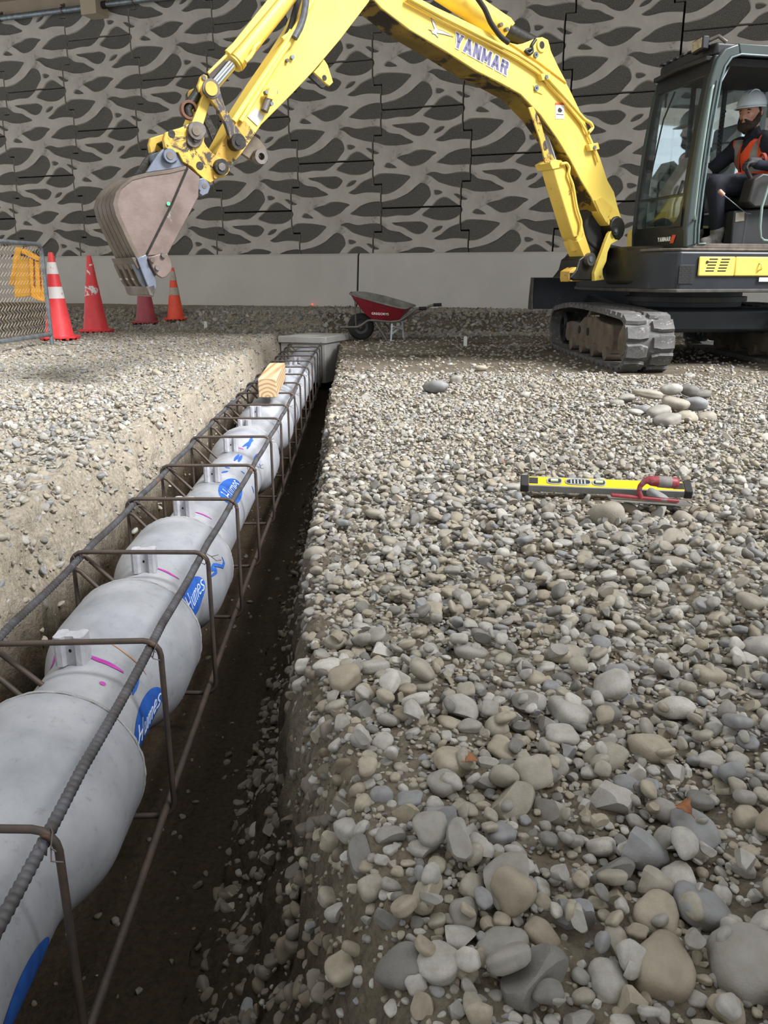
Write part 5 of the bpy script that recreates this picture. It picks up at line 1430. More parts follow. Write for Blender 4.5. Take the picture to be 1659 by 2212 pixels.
CLOTH = M_('navy_workwear', '#14161d', '#1e2230', 12, 0.9, bump=0.2, bscale=30)
SKIN = M_('skin', '#b98d78', '#a87a66', 25, 0.55)
per = root_empty('person', cp(-0.24, 0.45, 1.30), 'person in orange vest, white hard hat and dark gloves seated at the excavator controls', 'person')
pel = cp(-0.26, 0.45, 1.40); che = cp(-0.23, 0.45, 1.58); nb = cp(-0.19, 0.45, 1.72)
shl = cp(-0.20, 0.62, 1.69); shr = cp(-0.16, 0.28, 1.685)
HC = opx(1622, 246, 0.45)
yaw = math.radians(22)
HFv = (EH * math.cos(yaw) + EL * math.sin(yaw)).normalized(); HRv = HFv.cross(V(0, 0, 1)).normalized(); HUv = V(0, 0, 1)
HUv = (HUv + HFv * 0.10).normalized(); HFv = (HFv - HUv * HFv.dot(HUv)).normalized()
def hd(f, r, u): return HC + HFv * f + HRv * r + HUv * u
bm_ = MB()
limb(bm_, [pel, cp(-0.25, 0.45, 1.50), che, cp(-0.21, 0.45, 1.66)], [0.125, 0.125, 0.130, 0.095])
limb(bm_, [cp(-0.25, 0.55, 1.60), shl], [0.10, 0.075]); limb(bm_, [cp(-0.22, 0.36, 1.60), shr], [0.10, 0.075])
limb(bm_, [nb, HC - HUv * 0.04], [0.058, 0.052])
elbl = cp(-0.27, 0.73, 1.50); hl = opx(1616, 352, 0.70)
limb(bm_, [shl, elbl, hl.lerp(elbl, 0.25)], [0.066, 0.052, 0.040])
elbr = opx(1537, 368, 0.22); hr = cp(0.20, 0.20, 1.50)
limb(bm_, [shr, shr.lerp(elbr, 0.6), elbr, hr], [0.066, 0.060, 0.054, 0.04])
kl = opx(1546, 398, 0.55); al = opx(1549, 498, 0.55)
limb(bm_, [cp(-0.24, 0.53, 1.38), kl, kl.lerp(al, 0.4), al], [0.095, 0.072, 0.062, 0.05])
kr = cp(0.17, 0.30, 1.42); ar = cp(0.14, 0.30, 1.02)
limb(bm_, [cp(-0.24, 0.37, 1.38), kr, kr.lerp(ar, 0.4), ar], [0.095, 0.072, 0.062, 0.05])
# hood of the jumper
for a in np.linspace(0, 2 * PI, 11)[:-1]:
    bm_.sphere(nb + V(0, 0, 0.03) + EL * (0.075 * math.cos(a)) + EH * (0.055 * math.sin(a) - 0.015), 0.036, 8)
# head: cranium, jaw, brow, nose, ears
bm_.sphere(hd(0, 0, 0.02), 0.083, 18, M=None)
bm_.sphere(hd(0.012, 0, 0.03), 0.080, 18)
limb(bm_, [hd(0.03, 0, 0.0), hd(0.040, 0, -0.075)], [0.062, 0.042])
limb(bm_, [hd(0.076, 0, 0.016), hd(0.098, 0, -0.022)], [0.0105, 0.015], 8)
limb(bm_, [hd(0.069, -0.036, 0.024), hd(0.078, 0, 0.026), hd(0.069, 0.036, 0.024)], [0.0125, 0.0135, 0.0125], 8)
for s_ in (-1, 1):
    bm_.sphere(hd(0.060, s_ * 0.036, -0.014), 0.022, 8)
    bm_.sphere(hd(-0.008, s_ * 0.084, -0.004), 0.023, 8, (0.7, 0.7, 1.1))
limb(bm_, [hd(0.083, -0.018, -0.052), hd(0.089, 0, -0.052), hd(0.083, 0.018, -0.052)], [0.008, 0.009, 0.008], 8)
bme_ = remeshed('body', bm_, 0.0085, 2, 0.5)
bme_.materials.append(CLOTH); bme_.materials.append(SKIN)
for p in bme_.polygons:
    c = p.center; u = (c - HC).dot(HUv)
    if u > -0.105 and (c - HC).length < 0.16 and (c - nb).length > 0.105: p.material_index = 1
bo = bpy.data.objects.new('body', bme_); COL.objects.link(bo); bo.parent = per; bo.matrix_local = Matrix.Translation(-ORG[per.name]); ORG[bo.name] = ORG[per.name]
def ppart(name, me, mat, parent=per):
    if mat is not None: me.materials.append(mat)
    o = bpy.data.objects.new(name, me); COL.objects.link(o); o.parent = parent
    o.matrix_local = Matrix.Translation(-ORG[per.name]) if parent is per else Matrix.Identity(4)
    ORG[o.name] = ORG[per.name]; return o
# eyes, brows, beard
EYE = M_('dark_eye', '#221a16', rough=0.3); BEARD = M_('dark_brown_beard', '#33261e', '#241a14', 60, 0.9, bump=0.6, bscale=160)
for s_ in (-1, 1):
    mb = MB(); mb.sphere(hd(0.0775, s_ * 0.031, 0.004), 0.0085, 8, (1, 1, 0.6)); part('eye', mb, EYE, per, sm=60)
    mb = MB(); mb.tube([hd(0.080, s_ * 0.015, 0.022), hd(0.083, s_ * 0.032, 0.027), hd(0.072, s_ * 0.048, 0.022)], [0.004, 0.005, 0.003], 6); part('eyebrow', mb, BEARD, per, sm=60)
bd_ = MB()
for s_ in (-1, 1):
    limb(bd_, [hd(0.005, s_ * 0.077, -0.005), hd(0.018, s_ * 0.073, -0.05), hd(0.045, s_ * 0.05, -0.088), hd(0.074, s_ * 0.02, -0.098)], [0.014, 0.022, 0.028, 0.028], 10)
    limb(bd_, [hd(0.088, s_ * 0.006, -0.038), hd(0.078, s_ * 0.034, -0.058), hd(0.062, s_ * 0.05, -0.075)], [0.009, 0.012, 0.018], 8)
limb(bd_, [hd(0.082, 0, -0.075), hd(0.078, 0, -0.105), hd(0.062, 0, -0.125)], [0.016, 0.028, 0.022], 10)
ppart('beard', remeshed('beard', bd_, 0.006, 2, 0.4), BEARD)
hr_ = MB()
for s_ in (-1, 1):
    limb(hr_, [hd(0.012, s_ * 0.080, 0.035), hd(0.0, s_ * 0.080, 0.005)], [0.013, 0.011], 8)
limb(hr_, [hd(-0.07, -0.03, 0.0), hd(-0.07, 0.03, 0.0)], [0.03, 0.03], 8)
ppart('hair', remeshed('hair', hr_, 0.007, 1, 0.4), BEARD)
# hard hat
HAT = M_('white_helmet_shell', '#c9d2da', '#bcc6ce', 6, 0.35)
hm_ = MB(); prof = [(0.108, 0.0), (0.110, 0.012), (0.106, 0.035), (0.094, 0.068), (0.072, 0.094), (0.042, 0.109), (0.012, 0.114), (0.0, 0.1145)]
HM = Matrix((HRv * 0.93, HFv * 1.10, HUv)).transposed().to_4x4(); HM.translation = hd(-0.004, 0, 0.048)
hm_.lathe(prof, HM, 32)
hh = part('hard_hat', hm_, HAT, per, sm=60)
sol = hh.modifiers.new('s', 'SOLIDIFY'); sol.thickness = 0.004
mb = MB()
n = 24; inn = []; out_ = []
for i in range(n + 1):
    a = -PI * 0.08 + PI * 1.16 * i / n
    ex_ = 0.012 + 0.038 * max(0, math.sin(a)) ** 1.5
    inn.append(V(0.107 * math.cos(a), 0.107 * math.sin(a), 0.003)); out_.append(V((0.107 + 0.008) * math.cos(a), (0.107 + ex_) * math.sin(a), -0.008))
mb.add([HM @ p for p in inn] + [HM @ p for p in out_] + [HM @ (p + V(0, 0, -0.004)) for p in out_] + [HM @ (p + V(0, 0, -0.005)) for p in inn], [(k * (n + 1) + i, k * (n + 1) + i + 1, ((k + 1) % 4) * (n + 1) + i + 1, ((k + 1) % 4) * (n + 1) + i) for k in range(4) for i in range(n)])
part('hat_peak', mb, HAT, hh, sm=60)
for i in (-1, 0, 1):
    mb = MB(); mb.tube([HM @ V(0.03 * i, 0.098 * math.cos(t), 0.015 + 0.103 * math.sin(t)) for t in np.linspace(0.25, PI - 0.25, 12)], 0.006, 6); part('hat_ridge', mb, HAT, hh, sm=60)
mb = MB(); mb.ring(hd(-0.045, 0.094, 0.045), HRv, 0.034, 0.022, 0.02); part('ear_defender_mount', mb, HAT, hh, sm=40)
mb = MB(); mb.box((0, 0, 0), (0.03, 0.03, 0.06), Matrix.Translation(hd(-0.055, 0.09, 0.085))); part('visor_clip', mb, RUBD, hh, bev=0.006)
# vest: shell around the torso, coloured cloth with reflective tape
vb = MB()
limb(vb, [cp(-0.255, 0.45, 1.40), cp(-0.245, 0.45, 1.50), cp(-0.225, 0.45, 1.59), cp(-0.205, 0.45, 1.655)], [0.140, 0.140, 0.143, 0.105], 18)
limb(vb, [cp(-0.25, 0.55, 1.60), cp(-0.205, 0.60, 1.69)], [0.113, 0.078]); limb(vb, [cp(-0.22, 0.36, 1.60), cp(-0.17, 0.305, 1.69)], [0.113, 0.078])
limb(vb, [cp(-0.13, 0.47, 1.40), cp(-0.05, 0.50, 1.43)], [0.085, 0.05])
vme = remeshed('safety_vest', vb, 0.009, 3)
ORV = M_('orange_vest_cloth', '#e0522a', '#d0441f', 14, 0.85, bump=0.3, bscale=25); TAPE = M_('grey_reflective_tape', '#8b8680', '#7a756f', 20, 0.4)
vme.materials.append(ORV); vme.materials.append(TAPE); vme.materials.append(CLOTH)
for p in vme.polygons:
    c = p.center; l = (c - EC).dot(EL) - 0.45; f = (c - EC).dot(EH); z = c.z
    if f > -0.2:
        if 0.075 < abs(l) < 0.125 and z > 1.48: p.material_index = 1
        if abs(l + 0.012) < 0.008 + max(0, (z - 1.62)) * 0.6: p.material_index = 2
    if 1.43 < z < 1.465 and f > -0.4 and f < -0.12: p.material_index = 1
    if z > 1.735: p.material_index = 2
ppart('safety_vest', vme, None)
# gloves with five fingers closed on the joystick; boots
GLV = M_('charcoal_glove', '#3c3b3d', '#2c2b2d', 20, 0.75); 
def glove(wr, palm, fdir, side, up_, name):
    g = MB(); limb(g, [wr, palm], [0.033, 0.034], 10)
    for i, ln_ in enumerate((0.030, 0.034, 0.032, 0.026)):
        b0 = palm + side * (-0.027 + 0.018 * i) + fdir * 0.012
        k1 = b0 + fdir * ln_ + up_ * 0.004; k2 = k1 + fdir * ln_ * 0.45 - up_ * ln_ * 0.75; k3 = k2 - fdir * 0.010 - up_ * ln_ * 0.55
        limb(g, [b0, k1, k2, k3], [0.0115, 0.0105, 0.0095, 0.0085], 8)
    t0 = palm + side * 0.028 - fdir * 0.008; limb(g, [t0, t0 + side * 0.018 + fdir * 0.02 - up_ * 0.012, t0 + side * 0.014 + fdir * 0.042 - up_ * 0.026], [0.014, 0.0115, 0.0095], 8)
    me = remeshed(name, g, 0.0045, 1, 0.4); return ppart(name, me, GLV)
fd = (EH * 0.8 + V(0, 0, -0.35)).normalized()
glove(opx(1640, 350, 0.71), opx(1622, 350, 0.70), fd, (EL * -1).normalized(), V(0, 0, 1), 'glove')
glove(hr - EH * 0.03, hr + EH * 0.02, EH, EL, V(0, 0, 1), 'glove')
mb = MB(); mb.ring(opx(1649, 343, 0.71), (opx(1649, 343, 0.71) - opx(1622, 350, 0.70)), 0.041, 0.034, 0.02); part('glove_cuff', mb, M_('red_trim', '#8e3a30', rough=0.8), per, sm=60)
BOOT = M_('dusty_grey_boot', '#8f8a84', '#6d6862', 25, 0.9, bump=0.4, bscale=40)
for aa, l in ((al, 0.55), (ar, 0.30)):
    g = MB(); f0 = (aa - EC).dot(EH)
    limb(g, [cp(f0 - 0.005, l, 1.04), cp(f0, l, 0.985), cp(f0 + 0.06, l, 0.966), cp(f0 + 0.105, l, 0.962)], [0.058, 0.048, 0.040, 0.034], 12)
    g.prism([cp(f0 - 0.05, l - 0.042, 0.928), cp(f0 + 0.12, l - 0.042, 0.928), cp(f0 + 0.14, l, 0.928), cp(f0 + 0.12, l + 0.042, 0.928), cp(f0 - 0.05, l + 0.042, 0.928)], (0, 0, 0.025))
    ppart('boot', remeshed('boot', g, 0.008, 1, 0.4), BOOT)
# ================================================================== river stones
def stone_meshes():
    out = []
    for k in range(16):
        r = random.Random(100 + k)
        bm = bmesh.new(); bmesh.ops.create_icosphere(bm, subdivisions=3 if k < 10 else 3, radius=0.5)
        ph = [r.uniform(0, 6.28) for _ in range(9)]
        e1, e2 = r.uniform(0.66, 0.9), r.uniform(0.42, 0.66)
        egg = r.uniform(-0.22, 0.22); sq = r.uniform(2.0, 2.9)
        for v in bm.verts:
            c = v.co.normalized()
            s = (abs(c.x) ** sq + abs(c.y) ** sq + abs(c.z) ** sq) ** (-1 / sq)
            d = 1 + 0.05 * math.sin(3 * c.x * 1.6 + ph[0]) + 0.05 * math.sin(4 * c.y + ph[1]) + 0.04 * math.sin(4.5 * c.z + ph[2]) + 0.025 * math.sin(7 * c.x + 5 * c.y + ph[3])
            v.co = c * (0.5 * s * d)
            v.co.y *= 1 + egg * c.x * 1.6; v.co.z *= 1 + 0.6 * egg * c.x
        if k >= 10:                       # broken, angular pieces: cut the pebble with planes
            for _ in range(r.choice((3, 4, 5))):
                n = V(r.uniform(-1, 1), r.uniform(-1, 1), r.uniform(-0.6, 1)).normalized()
                g = bmesh.ops.bisect_plane(bm, geom=bm.verts[:] + bm.edges[:] + bm.faces[:], plane_co=n * r.uniform(0.20, 0.36), plane_no=n, clear_outer=True)
                ed = [e for e in g['geom_cut'] if isinstance(e, bmesh.types.BMEdge)]
                if ed:
                    try: bmesh.ops.contextual_create(bm, geom=ed)
                    except Exception: pass
        for v in bm.verts:
            v.co.y *= e1; v.co.z *= e2 if k < 10 else max(e2, 0.6)
        bmesh.ops.recalc_face_normals(bm, faces=bm.faces)
        me = bpy.data.meshes.new('river_stone'); bm.to_mesh(me); bm.free()
        smooth(me, 180 if k < 10 else 28)
        out.append(me)
    return out
PAL = [('pale grey', '#a5a29c'), ('mid grey', '#918e88'), ('beige', '#a09888'), ('warm grey', '#999387'), ('bluish grey', '#87888a'), ('tan', '#958c7c'), ('dark grey', '#75736f'), ('whitish', '#b5b2ab')]
def stone_mat(name, mode):
    m, nt, b = nodes_of(name)
    oi = nt.nodes.new('ShaderNodeObjectInfo')
    if mode == 'random':
        order = [1, 3, 0, 2, 4, 3, 5, 0, 7, 1, 2, 6]
        r = nt.nodes.new('ShaderNodeValToRGB'); r.color_ramp.interpolation = 'CONSTANT'
        el = r.color_ramp.elements
        while len(el) < len(order): el.new(0.5)
        for i, (e, p) in enumerate(zip(el, order)):
            e.position = i / len(order); e.color = lin(PAL[p][1])
        nt.links.new(oi.outputs['Random'], r.inputs[0]); col = r.outputs[0]
    else:
        col = oi.outputs['Color']
    n1 = noise(nt, 2.2, 5.0, 0.6); n2 = noise(nt, 26.0, 4.0, 0.7)
    r1 = ramp(nt, n1.outputs['Fac'], [(0.3, (0.78, 0.76, 0.72, 1)), (0.55, (1, 1, 1, 1)), (0.75, (1.12, 1.10, 1.06, 1))])
    mx = nt.nodes.new('ShaderNodeMixRGB'); mx.blend_type = 'MULTIPLY'; mx.inputs[0].default_value = 1.0
    nt.links.new(col, mx.inputs[1]); nt.links.new(r1.outputs[0], mx.inputs[2])
    mx2 = nt.nodes.new('ShaderNodeMixRGB'); mx2.inputs[2].default_value = lin('#8d8373')
    r2 = ramp(nt, n2.outputs['Fac'], [(0.48, (0, 0, 0, 1)), (0.75, (0.55, 0.55, 0.55, 1))])
    nt.links.new(r2.outputs[0], mx2.inputs[0]); nt.links.new(mx.outputs[0], mx2.inputs[1]); nt.links.new(mx2.outputs[0], b.inputs['Base Color'])
    bp_ = nt.nodes.new('ShaderNodeBump'); bp_.inputs['Strength'].default_value = 0.25; bp_.inputs['Distance'].default_value = 0.02
    nt.links.new(n2.outputs['Fac'], bp_.inputs['Height']); nt.links.new(bp_.outputs[0], b.inputs['Normal'])
    b.inputs['Roughness'].default_value = 0.7; b.inputs['Specular IOR Level'].default_value = 0.3
    return m
ST_ME = stone_meshes()
ST_R = stone_mat('river_stone_scatter', 'random'); ST_C = stone_mat('river_stone', 'colour')
for me in ST_ME: me.materials.append(ST_R)
NS = len(ST_ME)

rs = np.random.RandomState(11)
CELL = 0.05
class Packer:
    def __init__(s): s.g = {}
    def ok(s, x, y, r, k):
        n = int(math.ceil((r + 0.06) / CELL)); ix, iy = int(math.floor(x / CELL)), int(math.floor(y / CELL))
        for i in range(ix - n, ix + n + 1):
            for j in range(iy - n, iy + n + 1):
                for (a, b, q) in s.g.get((i, j), ()):
                    if (a - x) ** 2 + (b - y) ** 2 < (k * (q + r)) ** 2: return False
        return True
    def put(s, x, y, r):
        s.g.setdefault((int(math.floor(x / CELL)), int(math.floor(y / CELL))), []).append((x, y, r))
pk = Packer()
def in_view(x, y, m=0.6):
    return (np.abs(x) < 0.50 * y + m) & (y > 0.3)
stones = []      # x, y, z, diameter, layer
def keep_out(x, y):
    d = x - axis_x(y)
    return (np.abs(d) < 0.30) & (y < 9.3)
BLOCK = [(0.74, 2.57, 0.05)]
# hand-placed cobbles: (px, py of the base centre, diameter, colour index, flatness) - the heap on the right, big singles
hand = []
for (px, py, D, ci, sh_) in [
        (1395, 878, 0.150, 3, 0), (1350, 872, 0.10, 1, 1), (1448, 862, 0.11, 0, 2), (1490, 862, 0.10, 6, 3), (1512, 858, 0.11, 6, 4), (1420, 905, 0.12, 1, 5), (1455, 900, 0.12, 3, 6), (1500, 895, 0.11, 4, 7), (1442, 922, 0.12, 1, 8), (1480, 915, 0.11, 2, 9), (1390, 898, 0.09, 4, 2), (1525, 912, 0.09, 3, 3), (1330, 880, 0.08, 1, 4), (1370, 900, 0.07, 0, 1),
        (942, 850, 0.165, 4, 2), (984, 828, 0.10, 1, 0), (1038, 800, 0.11, 2, 1),
        (1310, 1142, 0.125, 3, 0), (1420, 1094, 0.078, 4, 5)]:
    p = on_z(px, py, 0.0)
    if len(hand) < 14: D *= 1.15
    hand.append((p.x, p.y, D, ci, sh_))
    pk.put(p.x, p.y, D * 0.42)
def band(D0, D1, dens, y0, y1, k, side=0, lay=0, bias=1.0):
    xm = 0.5 * y1 + 0.9
    A = 2 * xm * (y1 - y0); N = int(A * dens)
    xs = rs.uniform(-xm, xm, N); ys = rs.uniform(y0, y1, N)
    Ds = D0 + (D1 - D0) * rs.rand(N) ** 1.6
    m = in_view(xs, ys, 0.7) & ~keep_out(xs, ys)
    if side > 0: m &= xs > axis_x(ys) + 0.30
    if side < 0: m &= xs < axis_x(ys) - 0.30
    for x, y, D in zip(xs[m], ys[m], Ds[m]):
        r = D * 0.40
        if lay == 0:
            if not pk.ok(x, y, r, k): continue
            pk.put(x, y, r)
        stones.append((x, y, D, lay))
band(0.080, 0.105, 14, 0.4, 1.25, 0.92, 1)
band(0.060, 0.085, 30, 0.35, 1.5, 0.92, 1)
band(0.058, 0.080, 10, 1.5, 2.6, 0.92, 1)
band(0.060, 0.080, 1.5, 2.2, 6.5, 0.95)
band(0.040, 0.060, 210, 0.35, 1.2, 0.88, 1)
band(0.040, 0.058, 95, 1.2, 2.6, 0.88, 1)
band(0.040, 0.058, 16, 2.6, 5.0, 0.9)
band(0.040, 0.055, 10, 5.0, 10.2, 0.9)
band(0.040, 0.062, 40, 1.2, 3.4, 0.9, -1)
band(0.028, 0.042, 420, 0.35, 1.6, 0.85)
band(0.026, 0.040, 300, 1.6, 3.0, 0.85)
band(0.026, 0.038, 130, 3.0, 6.0, 0.85)
band(0.028, 0.040, 70, 6.0, 10.8, 0.85)
band(0.017, 0.027, 1700, 0.35, 3.2, 0.8)
band(0.016, 0.026, 1300, 3.2, 6.2, 0.8)
band(0.020, 0.032, 330, 6.2, 10.9, 0.8)
band(0.011, 0.018, 4200, 0.35, 2.4, 0.75)
band(0.011, 0.017, 2600, 2.4, 4.6, 0.75)
band(0.030, 0.056, 120, 0.4, 1.3, 1.0, 1, 1)
band(0.026, 0.044, 130, 1.3, 3.0, 1.0, 1, 1)
band(0.020, 0.034, 260, 0.4, 4.5, 1.0, 0, 1)
band(0.006, 0.011, 5200, 0.35, 1.7, 0.7)
S = np.array(stones)
X, Y, D, LAY = S[:, 0], S[:, 1], S[:, 2], S[:, 3]
# bank stones lie embedded on the slopes
dd = X - axis_x(Y)
brk = np.where(dd > 0, 0.37 + 0.19 * np.exp(-Y / 1.8) + 0.11 * sst(1.7, 0.7, Y), 0.45)
steep = (np.abs(dd) < brk) & (Y < 9.2)
zall = gz(X, Y, False)
drop = steep & (rs.rand(len(X)) < np.where(dd > 0, np.where(zall > -0.12, 0.22, 0.9), 0.66))
far_drop = (Y > 6.1 + 0.5 * vnoise(X * 1.5, Y * 1.5, 31)) & (dd > 0) & (rs.rand(len(X)) < 0.62)
barrow_keep = np.ones(len(X), bool)
keep = ~(drop | far_drop)
# keep clear of the tools and of the machine's tracks
def clear(px0, py0, px1, py1, z=0.0, m=0.02):
    global keep
    a, b = on_z(px0, py0, z), on_z(px1, py1, z)
    d = V(b.x - a.x, b.y - a.y, 0); L = d.length; d /= L
    u = (X - a.x) * d.x + (Y - a.y) * d.y; v = -(X - a.x) * d.y + (Y - a.y) * d.x
    keep &= ~((u > -0.03) & (u < L + 0.03) & (np.abs(v) < 0.055 + m) & (D > 0.02))
clear(1130, 1068, 1490, 1082, 0.0, 0.03); clear(1320, 1084, 1500, 1092)
for s0 in (-0.69, 0.69):
    a = up(0, s0, 0); u = (X - a.x) * TD.x + (Y - a.y) * TD.y; v = (X - a.x) * TS.x + (Y - a.y) * TS.y
    keep &= ~((np.abs(u) < 1.2) & (np.abs(v) < 0.23))
X, Y, D, LAY, steep = X[keep], Y[keep], D[keep], LAY[keep], steep[keep]
n = len(X)
IDX = np.where(rs.rand(n) < 0.72, rs.randint(0, 10, n), rs.randint(10, NS, n))
ROT = np.stack([rs.normal(0, 0.28, n), rs.normal(0, 0.28, n), rs.uniform(0, 2 * PI, n)], -1)
ROT[LAY > 0, :2] *= 1.8
SCL = np.stack([D, D * rs.uniform(0.85, 1.1, n), D * rs.uniform(0.85, 1.15, n)], -1)
Zg = gz(X, Y, False)
ZP = Zg + D * np.where(LAY > 0, 0.34, 0.13) + np.where(LAY > 0, 0.012, 0.0) + rs.uniform(-0.1, 0.1, n) * D
ZP = np.where(steep, Zg + 0.02 * D, ZP)
# projected size -> the largest become objects of their own
qy = Y * CT - (ZP - CAM_H) * ST; pxx = CX + F_PX * X / qy; pyy = CY - F_PX * (Y * ST + (ZP - CAM_H) * CT) / qy
size_px = D * F_PX / qy
vis = (pxx > -10) & (pxx < 1669) & (pyy < 2225) & (pyy > 700)
# not behind the pipes or on the dark bank
score = np.where(vis & ~steep, size_px, 0)
order = np.argsort(-score)
N_IND = 281
ind = order[:N_IND]
mask = np.ones(n, bool); mask[ind] = False
# ---- individual stones
def region_word(px, py):
    v = 'at the bottom edge' if py > 2000 else 'in near foreground' if py > 1700 else 'in middle foreground' if py > 1400 else 'below the spirit level' if py > 1120 else 'beyond the spirit level'
    h = 'by the trench edge' if px < 800 else 'left of centre' if px < 1000 else 'right of centre' if px < 1300 else 'near right side' if px < 1500 else 'at the right frame edge'
    if px < 560: return 'on the left bank of the trench'
    return v + ', ' + h
SHW = []
for k_ in range(NS):
    r_ = random.Random(100 + k_); [r_.uniform(0, 6.28) for _ in range(9)]
    e1_, e2_ = r_.uniform(0.66, 0.9), r_.uniform(0.42, 0.66); eg_ = r_.uniform(-0.22, 0.22)
    SHW.append('long oval' if e1_ < 0.74 else 'flat' if e2_ < 0.48 else 'egg-shaped' if abs(eg_) > 0.12 else 'plump rounded' if e2_ > 0.58 else 'smooth oval')
for k_, w_ in zip(range(10, NS), ('wedge-shaped', 'chipped', 'blocky', 'split', 'faceted', 'broken')): SHW[k_] = w_
shape_word = lambda k: SHW[k]
def size_word(s): return 'large' if s > 95 else 'medium' if s > 62 else 'small'
def put_stone(k, x, y, z, rot, scl, ci, label, group):
    me = ST_ME[k]
    o = bpy.data.objects.new('river_stone', me); COL.objects.link(o)
    o.location = (x, y, z); o.rotation_euler = rot; o.scale = scl
    o.color = lin(PAL[ci][1])
    o.material_slots[0].link = 'OBJECT'; o.material_slots[0].material = ST_C
    tag(o, label, 'stone', group); return o
labs = []
for i in ind:
    ci = int(rs.choice([0, 1, 2, 3, 4, 5, 6, 7], p=[.2, .18, .14, .2, .1, .08, .04, .06]))
    labs.append((i, ci, '%s %s %s stone %s' % (size_word(size_px[i]), PAL[ci][0], shape_word(IDX[i]), region_word(pxx[i], pyy[i]))))
by = {}
for t in labs: by.setdefault(t[2], []).append(t)
ORD = ['nearest', 'second nearest', 'third nearest', 'fourth nearest', 'fifth nearest', 'sixth nearest', 'seventh nearest']
for lb, L_ in by.items():
    L_.sort(key=lambda t: -pyy[t[0]])
    for r_, (i, ci, _) in enumerate(L_):
        full = lb if len(L_) == 1 else lb + ', ' + ORD[min(r_, 6)]
        put_stone(int(IDX[i]), X[i], Y[i], ZP[i], ROT[i], SCL[i], ci, full, 'loose river stones on the gravel')
hl_ = ['flattest long warm grey cobble of the small heap', 'grey cobble at the left end of the heap', 'pale cobble on top of the heap', 'dark cobble at the back right of the heap', 'darkest cobble at the right end of the heap', 'grey cobble low at the front left of the heap', 'warm grey cobble in the middle of the heap', 'bluish cobble at the right of the heap', 'grey cobble lowest in front of the heap', 'beige cobble at the front of the heap', 'bluish small cobble at the left front of the heap', 'small cobble apart at the right of the heap', 'small grey cobble left of the heap', 'smallest pale cobble at the left front of the heap',
       'big blue-grey boulder sitting alone on the gravel beyond the level', 'upright egg-shaped grey stone just behind the blue-grey boulder', 'beige cobble near the shadow of the excavator arm', 'big pale upright stone just below the spirit level', 'smooth egg-shaped stone leaning on the trowel blade']
hs = {0: (1, 0.8, 0.62), 14: (1, 0.8, 0.85), 15: (0.8, 0.8, 1.45), 17: (0.85, 0.8, 1.5), 18: (1.0, 0.8, 0.95)}
for i, (x, y, D_, ci, k) in enumerate(hand):
    sc = hs.get(i, (1, 0.9, 0.95))
    z = gz1(x, y) + D_ * 0.22 + (0.035 if i in (0, 2, 3, 6, 7) else 0)
    if i == 18: z += 0.014
    put_stone(k, x, y, z, (0.1 * math.sin(i * 3), 0.15 * math.cos(i * 2) + (0.5 if i == 18 else 0), 0.7 * math.sin(i * 1.7)), (D_ * sc[0], D_ * sc[1], D_ * sc[2]), ci, hl_[i], 'cobbles of the small heap' if i < 14 else None)

# ---- the uncountable rest as one scatter
sc_col = bpy.data.collections.new('stone_variants')
for k, me in enumerate(ST_ME):
    o = bpy.data.objects.new('stone_variant_%02d' % k, me); sc_col.objects.link(o)
BROWN_ST = stone_mat('dark_brown_stone', 'random')  # trench stones mixed mostly towards dark brown
for nd in BROWN_ST.node_tree.nodes:
    if nd.type == 'MIX_RGB' and nd.blend_type == 'MIX':
        nd.inputs[2].default_value = lin('#5c5040')
        for lk_ in list(nd.inputs[0].links): BROWN_ST.node_tree.links.remove(lk_)
        nd.inputs[0].default_value = 0.72
brown_col = bpy.data.collections.new('brown_stone_variants')
for k, me in enumerate(ST_ME):
    m2 = me.copy(); m2.materials.clear(); m2.materials.append(BROWN_ST)
    o = bpy.data.objects.new('soil_stone_variant_%02d' % k, m2); brown_col.objects.link(o)
def scatter(name, X, Y, Z_, ROT, SCL, IDX, label, coll=sc_col):
    me = bpy.data.meshes.new(name)
    me.from_pydata(np.stack([X, Y, Z_], -1).tolist(), [], [])
    for nm, ty, arr in (('rot', 'FLOAT_VECTOR', ROT), ('scl', 'FLOAT_VECTOR', SCL), ('idx', 'INT', IDX)):
        a = me.attributes.new(nm, ty, 'POINT')
        a.data.foreach_set('vector' if ty == 'FLOAT_VECTOR' else 'value', np.ascontiguousarray(arr).ravel())
    o = bpy.data.objects.new(name, me); COL.objects.link(o)
    ng = bpy.data.node_groups.new(name + '_nodes', 'GeometryNodeTree')
    ng.interface.new_socket('Geometry', in_out='INPUT', socket_type='NodeSocketGeometry')
    ng.interface.new_socket('Geometry', in_out='OUTPUT', socket_type='NodeSocketGeometry')
    gi = ng.nodes.new('NodeGroupInput'); go = ng.nodes.new('NodeGroupOutput')
    io = ng.nodes.new('GeometryNodeInstanceOnPoints'); ci_ = ng.nodes.new('GeometryNodeCollectionInfo')
    ci_.inputs['Collection'].default_value = coll; ci_.inputs['Separate Children'].default_value = True; ci_.inputs['Reset Children'].default_value = True
    io.inputs['Pick Instance'].default_value = True
    def attr(nm, ty):
        a = ng.nodes.new('GeometryNodeInputNamedAttribute'); a.data_type = ty; a.inputs['Name'].default_value = nm; return a.outputs['Attribute']
    e2r = ng.nodes.new('FunctionNodeEulerToRotation')
    ng.links.new(attr('rot', 'FLOAT_VECTOR'), e2r.inputs[0]); ng.links.new(e2r.outputs[0], io.inputs['Rotation'])
    ng.links.new(attr('scl', 'FLOAT_VECTOR'), io.inputs['Scale']); ng.links.new(attr('idx', 'INT'), io.inputs['Instance Index'])
    ng.links.new(gi.outputs[0], io.inputs['Points']); ng.links.new(ci_.outputs[0], io.inputs['Instance']); ng.links.new(io.outputs[0], go.inputs[0])
    md = o.modifiers.new('scatter', 'NODES'); md.node_group = ng
    tag(o, label, 'gravel', kind='stuff'); return o
